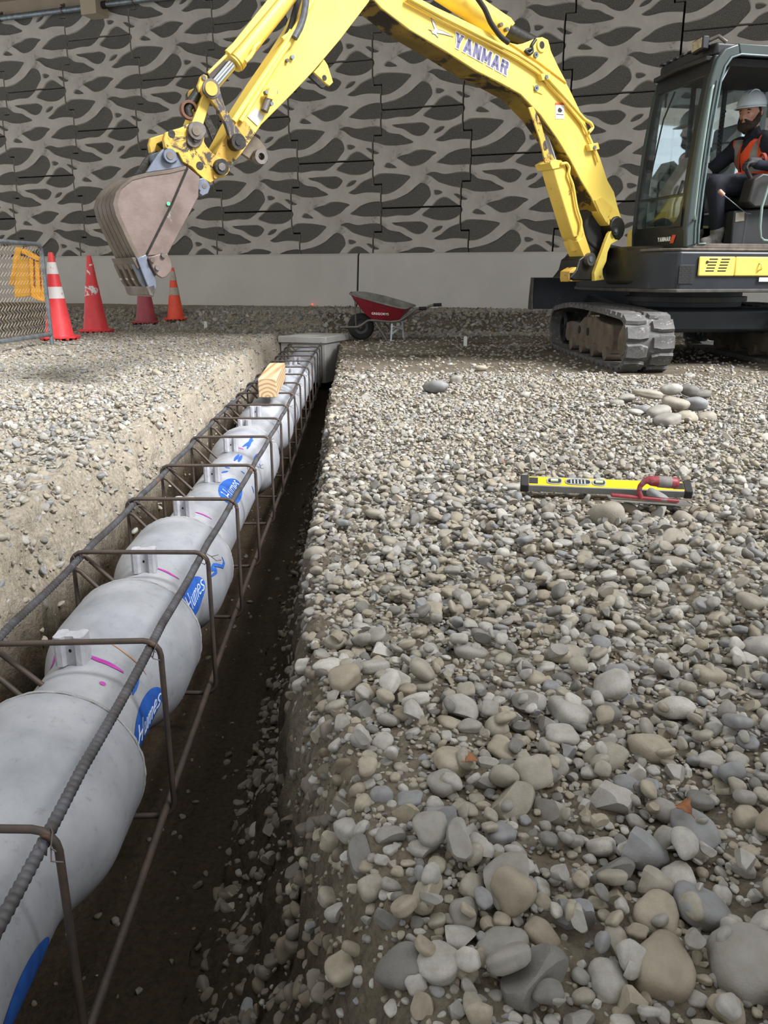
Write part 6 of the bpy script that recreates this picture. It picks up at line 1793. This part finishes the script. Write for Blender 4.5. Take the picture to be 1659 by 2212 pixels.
scatter('gravel', X[mask], Y[mask], ZP[mask], ROT[mask], SCL[mask], IDX[mask], 'countless smaller river pebbles covering the ground on both sides of the trench')
# stones embedded in the trench banks and crumbs on its floor, and the rubble of the far bank
def bank_points():
    P = []
    for sgn, N, d0, d1, ya, yb_ in ((1, 6000, 0.27, 0.54, 0.35, 8.8), (-1, 2600, 0.285, 0.50, 0.6, 8.8)):
        y = ya + (yb_ - ya) * rs.rand(N) ** 1.7; d = sgn * rs.uniform(d0, d1, N); P.append((axis_x(y) + d, y, 0.007 + 0.034 * rs.rand(N) ** 3.0, np.full(N, 0 if sgn > 0 else 3)))
    N = 500; y = 0.4 + 6 * rs.rand(N) ** 1.5; P.append((axis_x(y) + rs.uniform(-0.26, 0.26, N), y, 0.006 + 0.018 * rs.rand(N) ** 2, np.full(N, 1)))
    N = 17000; x = rs.uniform(-6, 6.5, N); y = rs.uniform(9.9, 11.5, N); P.append((x, y, 0.020 + 0.06 * rs.rand(N) ** 2.2, np.full(N, 2)))
    N = 4000; x = rs.uniform(-7, 7, N); y = rs.uniform(11.4, 12.9, N); P.append((x, y, 0.016 + 0.03 * rs.rand(N) ** 2.2, np.full(N, 2)))
    return [np.concatenate(c) for c in zip(*P)]
bx_, by_, bd2, bk_ = bank_points()
nb_ = len(bx_)
bz_ = gz(bx_, by_, True) + np.where((bk_ == 0) | (bk_ == 3), -0.05, 0.12) * bd2
br_rot = np.stack([rs.normal(0, 0.6, nb_), rs.normal(0, 0.6, nb_), rs.uniform(0, 6.28, nb_)], -1); br_scl = np.stack([bd2, bd2 * 0.95, bd2], -1)
br_idx = np.where(rs.rand(nb_) < 0.55, rs.randint(0, 10, nb_), rs.randint(10, NS, nb_))
for m_, nm, lb, cl_ in ((bk_ < 2, 'trench_rubble', 'dark brown stones embedded in the sides and floor of the trench', brown_col), (bk_ == 2, 'bank_rubble', 'rubble on the low bank in front of the barrier', sc_col), (bk_ == 3, 'cut_pebbles', 'pale pebbles stuck in the cut on the left of the trench', sc_col)):
    scatter(nm, bx_[m_], by_[m_], bz_[m_], br_rot[m_], br_scl[m_], br_idx[m_], lb, cl_)
print('stones', n)
# ================================================================== road cones
def cone_mat(name, c1, c2): return M_(name, c1, c2, 9.0, 0.5, wear='#a8453f', wear_amt=0.03, wscale=12)
CONE_A = cone_mat('cone_red_plastic', '#ec4a4c', '#e03c42'); CONE_B = cone_mat('cone_faded_plastic', '#b04a52', '#96424a'); CONE_C = cone_mat('cone_orange_plastic', '#f25a3c', '#ea4c30')
def band_mat(name, c, under, amt):
    m, nt, b = nodes_of(name)
    n = noise(nt, 16.0, 3.0, 0.6, dist=0.5)
    r = ramp(nt, n.outputs['Fac'], [(amt, lin(under)), (amt + 0.02, lin(c))])
    nt.links.new(r.outputs[0], b.inputs['Base Color']); b.inputs['Roughness'].default_value = 0.35
    return m
def cone(px, py, top, zb, lab, mat, band, bands, dirty=False):
    b = on_z(px, py, zb); b.z = gz1(b.x, b.y) + 0.004
    tp = on_plane(px, top, (0, b.y, 0), (0, 1, 0)).z - b.z
    h = tp; rt = root_empty('traffic_cone', b, lab, 'traffic cone', 'road cones beside the wall')
    s_ = h / 0.9
    def rr(z): return (0.150 - 0.122 * (z / 0.9)) * s_
    bs = MB()
    n = 8; P = [V(0.215 * s_ * math.cos(PI / 8 + 2 * PI * i / n), 0.215 * s_ * math.sin(PI / 8 + 2 * PI * i / n), 0.016 * s_) for i in range(n)]
    bs.prism([b + p for p in P], (0, 0, 0.022 * s_))
    for i in range(n * 2):
        a = 2 * PI * i / (2 * n); bs.box(b + V(0.185 * s_ * math.cos(a), 0.185 * s_ * math.sin(a), 0.009 * s_), (0.03 * s_, 0.03 * s_, 0.018 * s_))
    part('base', bs, mat, rt, bev=0.003)
    bd = MB(); bd.lathe([(rr(0.03) + 0.01, 0.036 * s_), (rr(0.03), 0.06 * s_), (rr(0.9), 0.885 * s_), (rr(0.9) - 0.004, 0.9 * s_), (rr(0.9) - 0.008, 0.9 * s_), (rr(0.9) - 0.010, 0.80 * s_)], Matrix.Translation(b), 28)
    body = part('cone_body', bd, mat, rt, sm=40)
    for z0, z1 in bands:
        r1 = MB(); r1.lathe([(rr(z0) + 0.0025, z0 * s_), (rr(z1) + 0.0025, z1 * s_)], Matrix.Translation(b), 28); part('reflective_band', r1, band, body, sm=60)
    if not dirty:
        for k, (z, a0, a1) in enumerate(((0.235, -0.1, 0.55), (0.215, 0.0, 0.60), (0.19, -0.1, 0.62))):
            for j in range(4):
                a = -PI / 2 + a0 + (a1 - a0) * j / 4; da = (a1 - a0) / 4 * 0.75
                q = MB(); pts = [(rr(z) + 0.0015, a, z), (rr(z) + 0.0015, a + da, z), (rr(z + .014) + 0.0015, a + da, z + 0.014), (rr(z + .014) + 0.0015, a, z + 0.014)]
                q.add([b + V(r_ * math.cos(t), r_ * math.sin(t), zz * s_) for r_, t, zz in pts], [(0, 1, 2, 3)]); part('stencil_mark', q, STB, body)
    return rt
BW1 = band_mat('white_band', '#e6e4e2', '#e0484a', 0.33); BW2 = band_mat('peeled_band', '#e2e0de', '#e0464a', 0.53); BW3 = band_mat('dirty_band', '#b0a294', '#8a5a48', 0.36)
cone(130, 735, 545, 0.08, 'red cone with two white bands standing right behind the fence post', CONE_A, BW1, ((0.43, 0.55), (0.68, 0.80)))
cone(208, 718, 552, 0.08, 'red cone with mostly peeled bands, second from the fence', CONE_A, BW2, ((0.43, 0.55), (0.68, 0.80)))
cone(317, 704, 560, 0.08, 'faded dirty cone half hidden behind the bucket', CONE_B, BW3, (), True)
cone(381, 704, 578, 0.08, 'orange cone with two dirty bands right of the bucket', CONE_C, BW3, ((0.43, 0.56), (0.68, 0.84)))

# ================================================================== wire mesh fence panel
fp0 = on_z(113, 748, 0.07); 
zr = on_plane(113, 722, (0, fp0.y, 0), (0, 1, 0)).z; zt2 = on_plane(117, 528, (0, fp0.y, 0), (0, 1, 0)).z
lp_ = on_plane(0, 738, (0, 0, zr), (0, 0, 1)); fd_ = V(lp_.x - fp0.x, lp_.y - fp0.y, 0).normalized()
fence = root_empty('mesh_fence', fp0, 'galvanised chain-link fence panel at the left frame edge', 'fence')
FW = 2.2
def fpt(s, z): return V(fp0.x, fp0.y, z) + fd_ * s
post = MB(); post.tube([fpt(0, fp0.z - 0.01), fpt(0, zt2 - 0.10), fpt(0.01, zt2 - 0.04), fpt(0.035, zt2 - 0.01), fpt(0.08, zt2)], 0.019, 12); part('post', post, GALV, fence, sm=60)
rl = MB(); rl.tube([fpt(0.07, zt2), fpt(FW, zt2)], 0.019, 12); part('top_rail', rl, GALV, fence, sm=60)
rl = MB(); rl.tube([fpt(0.0, zr), fpt(FW, zr)], 0.019, 12); part('bottom_rail', rl, GALV, fence, sm=60)
post = MB(); post.tube([fpt(FW, fp0.z), fpt(FW, zt2)], 0.019, 12); part('post', post, GALV, fence, sm=60)
wm = MB(); hd_ = 0.026; vd = 0.034
nz = int((zt2 - zr) / vd); nw = int(FW / (2 * hd_))
wr = random.Random(5)
for i in range(nw + 1):
    P = []
    for j in range(nz + 1):
        z = zr + (zt2 - zr) * j / nz
        sg = 1 if (j + 0) % 2 else -1
        s_ = i * 2 * hd_ + sg * hd_ * 0.98 + 0.006 * math.sin(z * 9 + i * 0.3)
        P.append(fpt(min(max(s_, 0.0), FW), z) + V(0, 0.0015 * (1 if (i + j) % 2 else -1), 0))
    wm.tube(P, 0.0024, 4, caps=False)
wo = part('wire_mesh', wm, M_('pale_galvanised_wire', '#b9a998', '#a59686', 20, 0.5, metal=0.2), fence); wo['kind'] = 'stuff'
# yellow plastic frame hung behind the mesh
YP = M_('yellow_plastic', '#eda51c', '#e09a16', 7, 0.5, wear='#7a5a20', wear_amt=0.03)
fq = lambda x, y, d: on_plane(x / 8.506, 500 + y / 8.506, (0, fp0.y + d, 0), (0, 1, 0))
ys_root = root_empty('folded_sign', fq(500, 1250, 0.35), 'yellow folded plastic sign with two slots hanging behind the mesh fence', 'sign')
def yplate(pts, d, th, name, mat=YP, sk=0.0):
    mb = MB(); mb.prism([fq(x, y, d + sk * (x - 500) / 500) for x, y in pts], (0.0, th, 0)); return part(name, mb, mat, ys_root, bev=0.004)
yplate([(285, 285), (410, 300), (320, 540), (290, 720), (270, 1000), (155, 970), (215, 700), (240, 500)], 0.55, 0.03, 'rear_leaf')
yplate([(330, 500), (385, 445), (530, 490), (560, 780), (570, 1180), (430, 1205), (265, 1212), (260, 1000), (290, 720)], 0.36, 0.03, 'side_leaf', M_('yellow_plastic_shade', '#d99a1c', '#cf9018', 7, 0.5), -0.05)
for pts in ([(530, 480), (600, 505), (605, 1000), (640, 1050), (660, 1180), (570, 1180), (545, 780)], [(640, 530), (700, 560), (730, 1060), (745, 1100), (740, 1230), (655, 1190), (640, 1050), (655, 1000)], [(760, 600), (805, 640), (825, 1290), (740, 1235), (745, 1100), (768, 1060)]):
    yplate(pts, 0.34, 0.05, 'slotted_leaf')
yplate([(570, 1170), (660, 1175), (745, 1225), (825, 1292), (700, 1270), (560, 1190)], 0.33, 0.05, 'bottom_edge')
yplate([(390, 335), (430, 315), (710, 475), (700, 545), (640, 520), (400, 400)], 0.33, 0.06, 'hinge_bar')

# ================================================================== wheelbarrow
YW = 9.15
wq = lambda x, y, Y_: on_plane(740 + x / 6.9125, 610 + y / 6.9125, (0, Y_, 0), (0, 1, 0))
wbw = root_empty('wheelbarrow', wq(280, 860, YW + 0.25), 'red wheelbarrow with a grey-crusted tray standing in front of the barrier', 'wheelbarrow')
near = [(105, 168), (200, 208), (350, 250), (500, 292), (700, 345), (870, 386), (935, 392)]
right = [(1085, 350)]
rimN = [wq(x, y, YW) for x, y in near]
rimF = [wq(x, y, YW + 0.55) for x, y in [(125, 150), (215, 143), (350, 152), (480, 178), (650, 215), (860, 275), (1075, 340)]]
botN = [wq(x, y, YW + 0.12) for x, y in [(262, 370), (300, 430), (360, 490), (430, 545), (560, 570), (700, 585), (855, 560)]]
botF = [p + V(0.015, 0.30, 0) for p in botN]
def tray_mb(ins=0.0):
    mb = MB(); c = sum(rimN + rimF, V(0, 0, 0)) / 14
    def sh2(p, k): return p + (V(c.x, c.y, p.z) - p).normalized() * k + V(0, 0, 0.0)
    rN = [sh2(p, ins) for p in rimN]; rF = [sh2(p, ins) for p in rimF]
    bN = [p + V(0, 0, ins * 1.2) for p in botN]; bF = [p + V(0, 0, ins * 1.2) for p in botF]
    vs = rN + bN + bF + rF; k = 7; fs = []
    for r_ in range(3):
        for i in range(6): fs.append((r_ * k + i, r_ * k + i + 1, (r_ + 1) * k + i + 1, (r_ + 1) * k + i))
    fs += [(0, k, 2 * k, 3 * k), (6, k + 6, 2 * k + 6, 3 * k + 6)]
    mb.add(vs, fs); return mb
tray = part('tray', tray_mb(), M_('barrow_red', '#a02c3c', '#86242f', 6, 0.45, wear='#5c3030', wear_amt=0.06), wbw, sm=30)
part('crusted_lining', tray_mb(0.012), M_('cement_crust', '#8f8c84', '#6e6b64', 9, 0.9, bump=0.3), tray, sm=30)
mb = MB(); mb.tube(rimN + [wq(1085, 350, YW + 0.25)] + rimF[::-1], 0.009, 8, closed=True); part('rolled_rim', mb, bpy.data.materials['cement_crust'], tray, sm=60)
tA = wq(433, 480, YW + 0.02); tB = wq(688, 492, YW + 0.02); ux = (tB - tA).normalized(); fit_text('GREGORYS', tA + V(0, -0.004, 0), tB + V(0, -0.004, 0), V(0, 0.28, 1).normalized(), ux, WHITE, 'tray_lettering', tray, 0.01)
wc = wq(275, 660, YW + 0.27)
mb = MB(); mb.lathe([(0.085, -0.045), (0.125, -0.048), (0.145, -0.03), (0.150, 0.0), (0.145, 0.03), (0.125, 0.048), (0.085, 0.045)], Matrix.Translation(wc) @ Matrix.Rotation(PI / 2, 4, 'X'), 36)
wh = part('tyre', mb, RUBD, wbw, sm=50)
mb = MB(); mb.lathe([(0.0, -0.035), (0.03, -0.035), (0.05, -0.012), (0.08, -0.02), (0.088, -0.044)], Matrix.Translation(wc) @ Matrix.Rotation(-PI / 2, 4, 'X'), 30); part('wheel_rim', mb, M_('dark_rim', '#3c3c3e', '#4a4a4a', 10, 0.5), wh, sm=50)
mb = MB(); mb.cyl(wc + V(0, -0.13, 0), wc + V(0, 0.13, 0), 0.012, n=10); part('axle', mb, STEEL, wbw, sm=40)
HND = M_('barrow_steel_tube', '#7e7a74', '#6a6660', 12, 0.5, metal=0.3)
def bend(P):
    Q = [P[0]]
    for a, b, c in zip(P[:-2], P[1:-1], P[2:]): Q += [a.lerp(b, 0.8), b.lerp(a, 0.06).lerp(c, 0.03), b.lerp(c, 0.2)]
    return Q + [P[-1]]
hpN = [(-40, 668), (240, 668), (390, 560), (720, 590), (850, 575), (1000, 475), (1090, 400), (1150, 388), (1250, 386)]
mb = MB(); mb.tube(bend([wq(x, y, YW + 0.10) for x, y in hpN]), 0.013, 10); part('frame_tube', mb, HND, wbw, sm=60)
mb = MB(); mb.tube(bend([wq(x, y, YW + 0.45) for x, y in [(-40, 660), (250, 660), (400, 552), (760, 585), (900, 560), (1120, 440), (1250, 380), (1300, 350), (1380, 335), (1475, 332)]]), 0.013, 10); part('frame_tube', mb, HND, wbw, sm=60)
mb = MB(); mb.cyl(wq(1140, 390, YW + 0.10), wq(1252, 386, YW + 0.10), 0.019, n=12); part('grip', mb, RUBD, wbw, sm=40)
mb = MB(); mb.cyl(wq(1355, 338, YW + 0.45), wq(1478, 331, YW + 0.45), 0.019, n=12); part('grip', mb, RUBD, wbw, sm=40)
WLEG = M_('white_leg_paint', '#cfd6d8', '#b9c0c2', 10, 0.6)
for P in ([(737, 615, 0.10), (722, 880, 0.10)], [(890, 580, 0.45), (908, 825, 0.45)], [(745, 655, 0.10), (902, 705, 0.45)], [(742, 762, 0.10), (890, 640, 0.45)]):
    a, b = [wq(x, y, YW + d) for x, y, d in P]; mb = MB(); mb.cyl(a, b, 0.013, n=4); part('leg' if P[0][1] < 650 and P[1][1] > 800 else 'leg_brace', mb, WLEG, wbw)
for P in ([(500, 620, 0.1), (660, 872, 0.1)], [(620, 600, 0.45), (820, 812, 0.45)]):
    a, b = [wq(x, y, YW + d) for x, y, d in P]; mb = MB(); mb.cyl(a, b, 0.010, n=8); part('stay', mb, HND, wbw)
mb = MB(); mb.tube([wq(160, 235, YW + 0.03), wq(185, 280, YW + 0.05), wq(200, 660, YW + 0.12)], 0.007, 8); part('stay', mb, HND, wbw)
mb = MB(); mb.tube([wq(262, 380, YW + 0.4), wq(268, 480, YW + 0.35), wq(270, 640, YW + 0.32)], 0.007, 8); part('stay', mb, HND, wbw)

# ================================================================== spirit level and trowel
la = on_z(1131, 1068, 0.012); lb_ = on_z(1487, 1083, 0.012)
zl0 = max(gz1(la.x, la.y), gz1(lb_.x, lb_.y)) + 0.022
la.z = lb_.z = zl0
ld = (lb_ - la).normalized(); ls = V(-ld.y, ld.x, 0); Ll = (lb_ - la).length
TLT = math.radians(20)
def lpt(t, s, z): return la + ld * t + ls * (s * math.cos(TLT) - z * math.sin(TLT)) + V(0, 0, z * math.cos(TLT) + s * math.sin(TLT))
lev = root_empty('spirit_level', la.lerp(lb_, 0.5), 'yellow and grey spirit level lying on the pebbles behind the trowel', 'spirit level')
LY = M_('level_yellow', '#f2c81e', '#e9bc18', 8, 0.45); LG = M_('level_grey_side', '#8e908f', '#7c7e7d', 12, 0.55)
def lbox(t0, t1, s0, s1, z0, z1):
    mb = MB(); mb.prism([lpt(t0, s0, z0), lpt(t1, s0, z0), lpt(t1, s1, z0), lpt(t0, s1, z0)], lpt(0, 0, z1) - lpt(0, 0, z0)); return mb
part('grey_rail', lbox(0.012, Ll - 0.012, 0.0, 0.010, 0.0, 0.024), LG, lev, bev=0.0015)
part('grey_rail', lbox(0.012, Ll - 0.012, 0.046, 0.056, 0.0, 0.024), LG, lev, bev=0.0015)
web = part('yellow_web', lbox(0.012, Ll - 0.012, 0.004, 0.052, 0.004, 0.0255), LY, lev, bev=0.0015)
part('end_cap', lbox(-0.012, 0.016, -0.003, 0.060, -0.002, 0.028), RUBD, lev, bev=0.004)
part('end_cap', lbox(Ll - 0.016, Ll + 0.010, -0.003, 0.060, -0.002, 0.028), RUBD, lev, bev=0.004)
part('end_grip', lbox(0.016, 0.045, 0.010, 0.046, 0.0245, 0.0265), RUBD, lev, bev=0.002)
part('end_grip', lbox(Ll - 0.05, Ll - 0.016, 0.010, 0.046, 0.0245, 0.0265), RUBD, lev, bev=0.002)
def oval(t0, t1, s0, s1, z, n=20):
    c = ((t0 + t1) / 2, (s0 + s1) / 2); return [lpt(c[0] + (t1 - t0) / 2 * math.copysign(abs(math.cos(a)) ** 0.6, math.cos(a)), c[1] + (s1 - s0) / 2 * math.copysign(abs(math.sin(a)) ** 0.6, math.sin(a)), z) for a in np.linspace(0, 2 * PI, n + 1)[:-1]]
VG = M_('vial_grey', '#a9adae', '#8c9091', 20, 0.4)
for t0, t1, m_ in ((0.075, 0.122, VG), (0.135, 0.215, RUBD), (0.222, 0.262, VG)):
    mb = MB(); mb.tube(oval(t0, t1, 0.012, 0.044, 0.0262), 0.003, 6, closed=True); rg = part('vial_surround', mb, VG, lev, sm=60)
    mb = MB(); mb.prism(oval(t0 + 0.003, t1 - 0.003, 0.014, 0.042, 0.0256), lpt(0, 0, 0.0006) - lpt(0, 0, 0)); part('vial_recess', mb, RUBD, lev)
for t in (0.098, 0.242):
    mb = MB(); mb.cyl(lpt(t - 0.012, 0.028, 0.029), lpt(t + 0.012, 0.028, 0.029), 0.006, n=12); part('vial', mb, M_('vial_green', '#c8d2b0', '#b8c29a', 20, 0.15) if t < 0.1 else bpy.data.materials['vial_green'], lev, sm=40)
for i in range(5):
    mb = lbox(0.150 + i * 0.011, 0.155 + i * 0.011, 0.016, 0.040, 0.0258, 0.0285); part('hand_slot_rib', mb, VG, lev)
YT = 2.405
tq = lambda px, py, d=0.0: on_plane(px, py, (0, YT + d, 0), (0, 1, 0))
tz = tq(1400, 1086).z
tro = root_empty('trowel', tq(1400, 1090), 'red-handled plastering trowel lying in front of the spirit level', 'trowel')
b0, b1 = tq(1318, 1079), tq(1492, 1091)
bdv = (b1 - b0).normalized(); bsv = V(-bdv.y, bdv.x, 0).normalized()
mb = MB(); mb.prism([b0 - bsv * 0.02, b1 - bsv * 0.02, b1 + bsv * 0.05, b0 + bsv * 0.05], (0, 0, 0.002)); part('steel_blade', mb, M_('trowel_steel', '#a9a8a6', '#8e8c8a', 14, 0.4, metal=0.6), tro)
REDH = M_('worn_red_handle', '#94343c', '#7e2c34', 14, 0.5, wear='#7c6a68', wear_amt=0.14, wscale=30)
m0, m1 = tq(1320, 1073), tq(1466, 1086)
mb = MB(); mb.prism([m0 - bsv * 0.006, m1 - bsv * 0.006, m1 + bsv * 0.010, m0 + bsv * 0.010], (0, 0, 0.010)); part('mounting_bar', mb, REDH, tro, bev=0.003)
mb = MB(); mb.tube([tq(1384, 1076), tq(1380, 1062), tq(1383, 1050), tq(1392, 1040), tq(1404, 1036)], [0.010, 0.008, 0.008, 0.010, 0.013], 12); part('handle_post', mb, REDH, tro, sm=60)
g0, g1 = tq(1399, 1038), tq(1466, 1044)
mb = MB(); mb.tube([g0, g0.lerp(g1, 0.12), g0.lerp(g1, 0.5), g0.lerp(g1, 0.88), g0.lerp(g1, 0.97), g1], [0.010, 0.0155, 0.018, 0.018, 0.015, 0.006], 16); hnd = part('grip', mb, REDH, tro, sm=60)
mb = MB(); mb.tube([g0.lerp(g1, 0.28), g0.lerp(g1, 0.36), g0.lerp(g1, 0.72), g0.lerp(g1, 0.8)], [0.0150, 0.0186, 0.0188, 0.0150], 16); part('worn_grip_sleeve', mb, M_('grey_worn_grip', '#86807c', '#726c68', 30, 0.7), hnd, sm=60)

# ================================================================== dry leaves, marker pegs
LEAFM = M_('dry_orange_leaf', '#96653f', '#74472c', 60, 0.7)
def dry_leaf(px, py, z, size, rot, tilt, lab):
    p = on_z(px, py, z); p.z = gz1(p.x, p.y) + z + 0.012
    mb = MB(); n = 9; vs = []; fs = []
    for i in range(n):
        t = i / (n - 1); wdt = math.sin(PI * min(t * 1.08, 1)) ** 0.8 * 0.34 * (1 + 0.25 * math.sin(i * 2.6)); cz = 0.20 * math.sin(t * PI * 1.3)
        vs += [V(t - 0.5, -wdt, cz + 0.16 * wdt / 0.3), V(t - 0.5, 0, cz), V(t - 0.5, wdt, cz + 0.22 * wdt / 0.3)]
    for i in range(n - 1):
        fs += [(3 * i, 3 * i + 1, 3 * i + 4, 3 * i + 3), (3 * i + 1, 3 * i + 2, 3 * i + 5, 3 * i + 4)]
    M = Matrix.Translation(p) @ Matrix.Rotation(rot, 4, 'Z') @ Matrix.Rotation(tilt, 4, 'X') @ Matrix.Scale(size, 4)
    mb.add(vs, fs, M); mb.tube([M @ V(-0.5, 0, 0.02), M @ V(-0.75, 0.05, 0.06)], 0.0007, 5)
    o = part('dry_leaf', mb, LEAFM, origin=p, sm=60); md = o.modifiers.new('s', 'SOLIDIFY'); md.thickness = 0.0006
    tag(o, lab, 'leaf', 'dry leaves on the stones')
dry_leaf(1018, 1668, 0.02, 0.022, 0.3, 0.3, 'orange dry leaf curled between stones in the middle foreground')
dry_leaf(1478, 1752, 0.02, 0.030, 1.9, -0.5, 'orange dry leaf standing between stones near the right edge')
dry_leaf(1088, 1002, 0.015, 0.030, 1.2, 0.5, 'small orange dry leaf beyond the left end of the spirit level')
PEG = M_('white_peg_paint', '#dcdad4', rough=0.7)
for px, py, zz, lab in ((445, 714, 0.07, 'white marker peg in the gravel left of the chamber'), (1005, 745, 0.0, 'white marker peg in the dirt right of the wheelbarrow')):
    p = on_z(px, py, zz); p.z = gz1(p.x, p.y) - 0.01
    mb = MB(); mb.box(p + V(0, 0, 0.05), (0.038, 0.025, 0.11), taper=0.96); mb.box(p + V(0, 0, 0.107), (0.030, 0.018, 0.008))
    o = part('marker_peg', mb, PEG, origin=p, bev=0.003); tag(o, lab, 'peg', 'white marker pegs')
print('objects', len(bpy.data.objects))
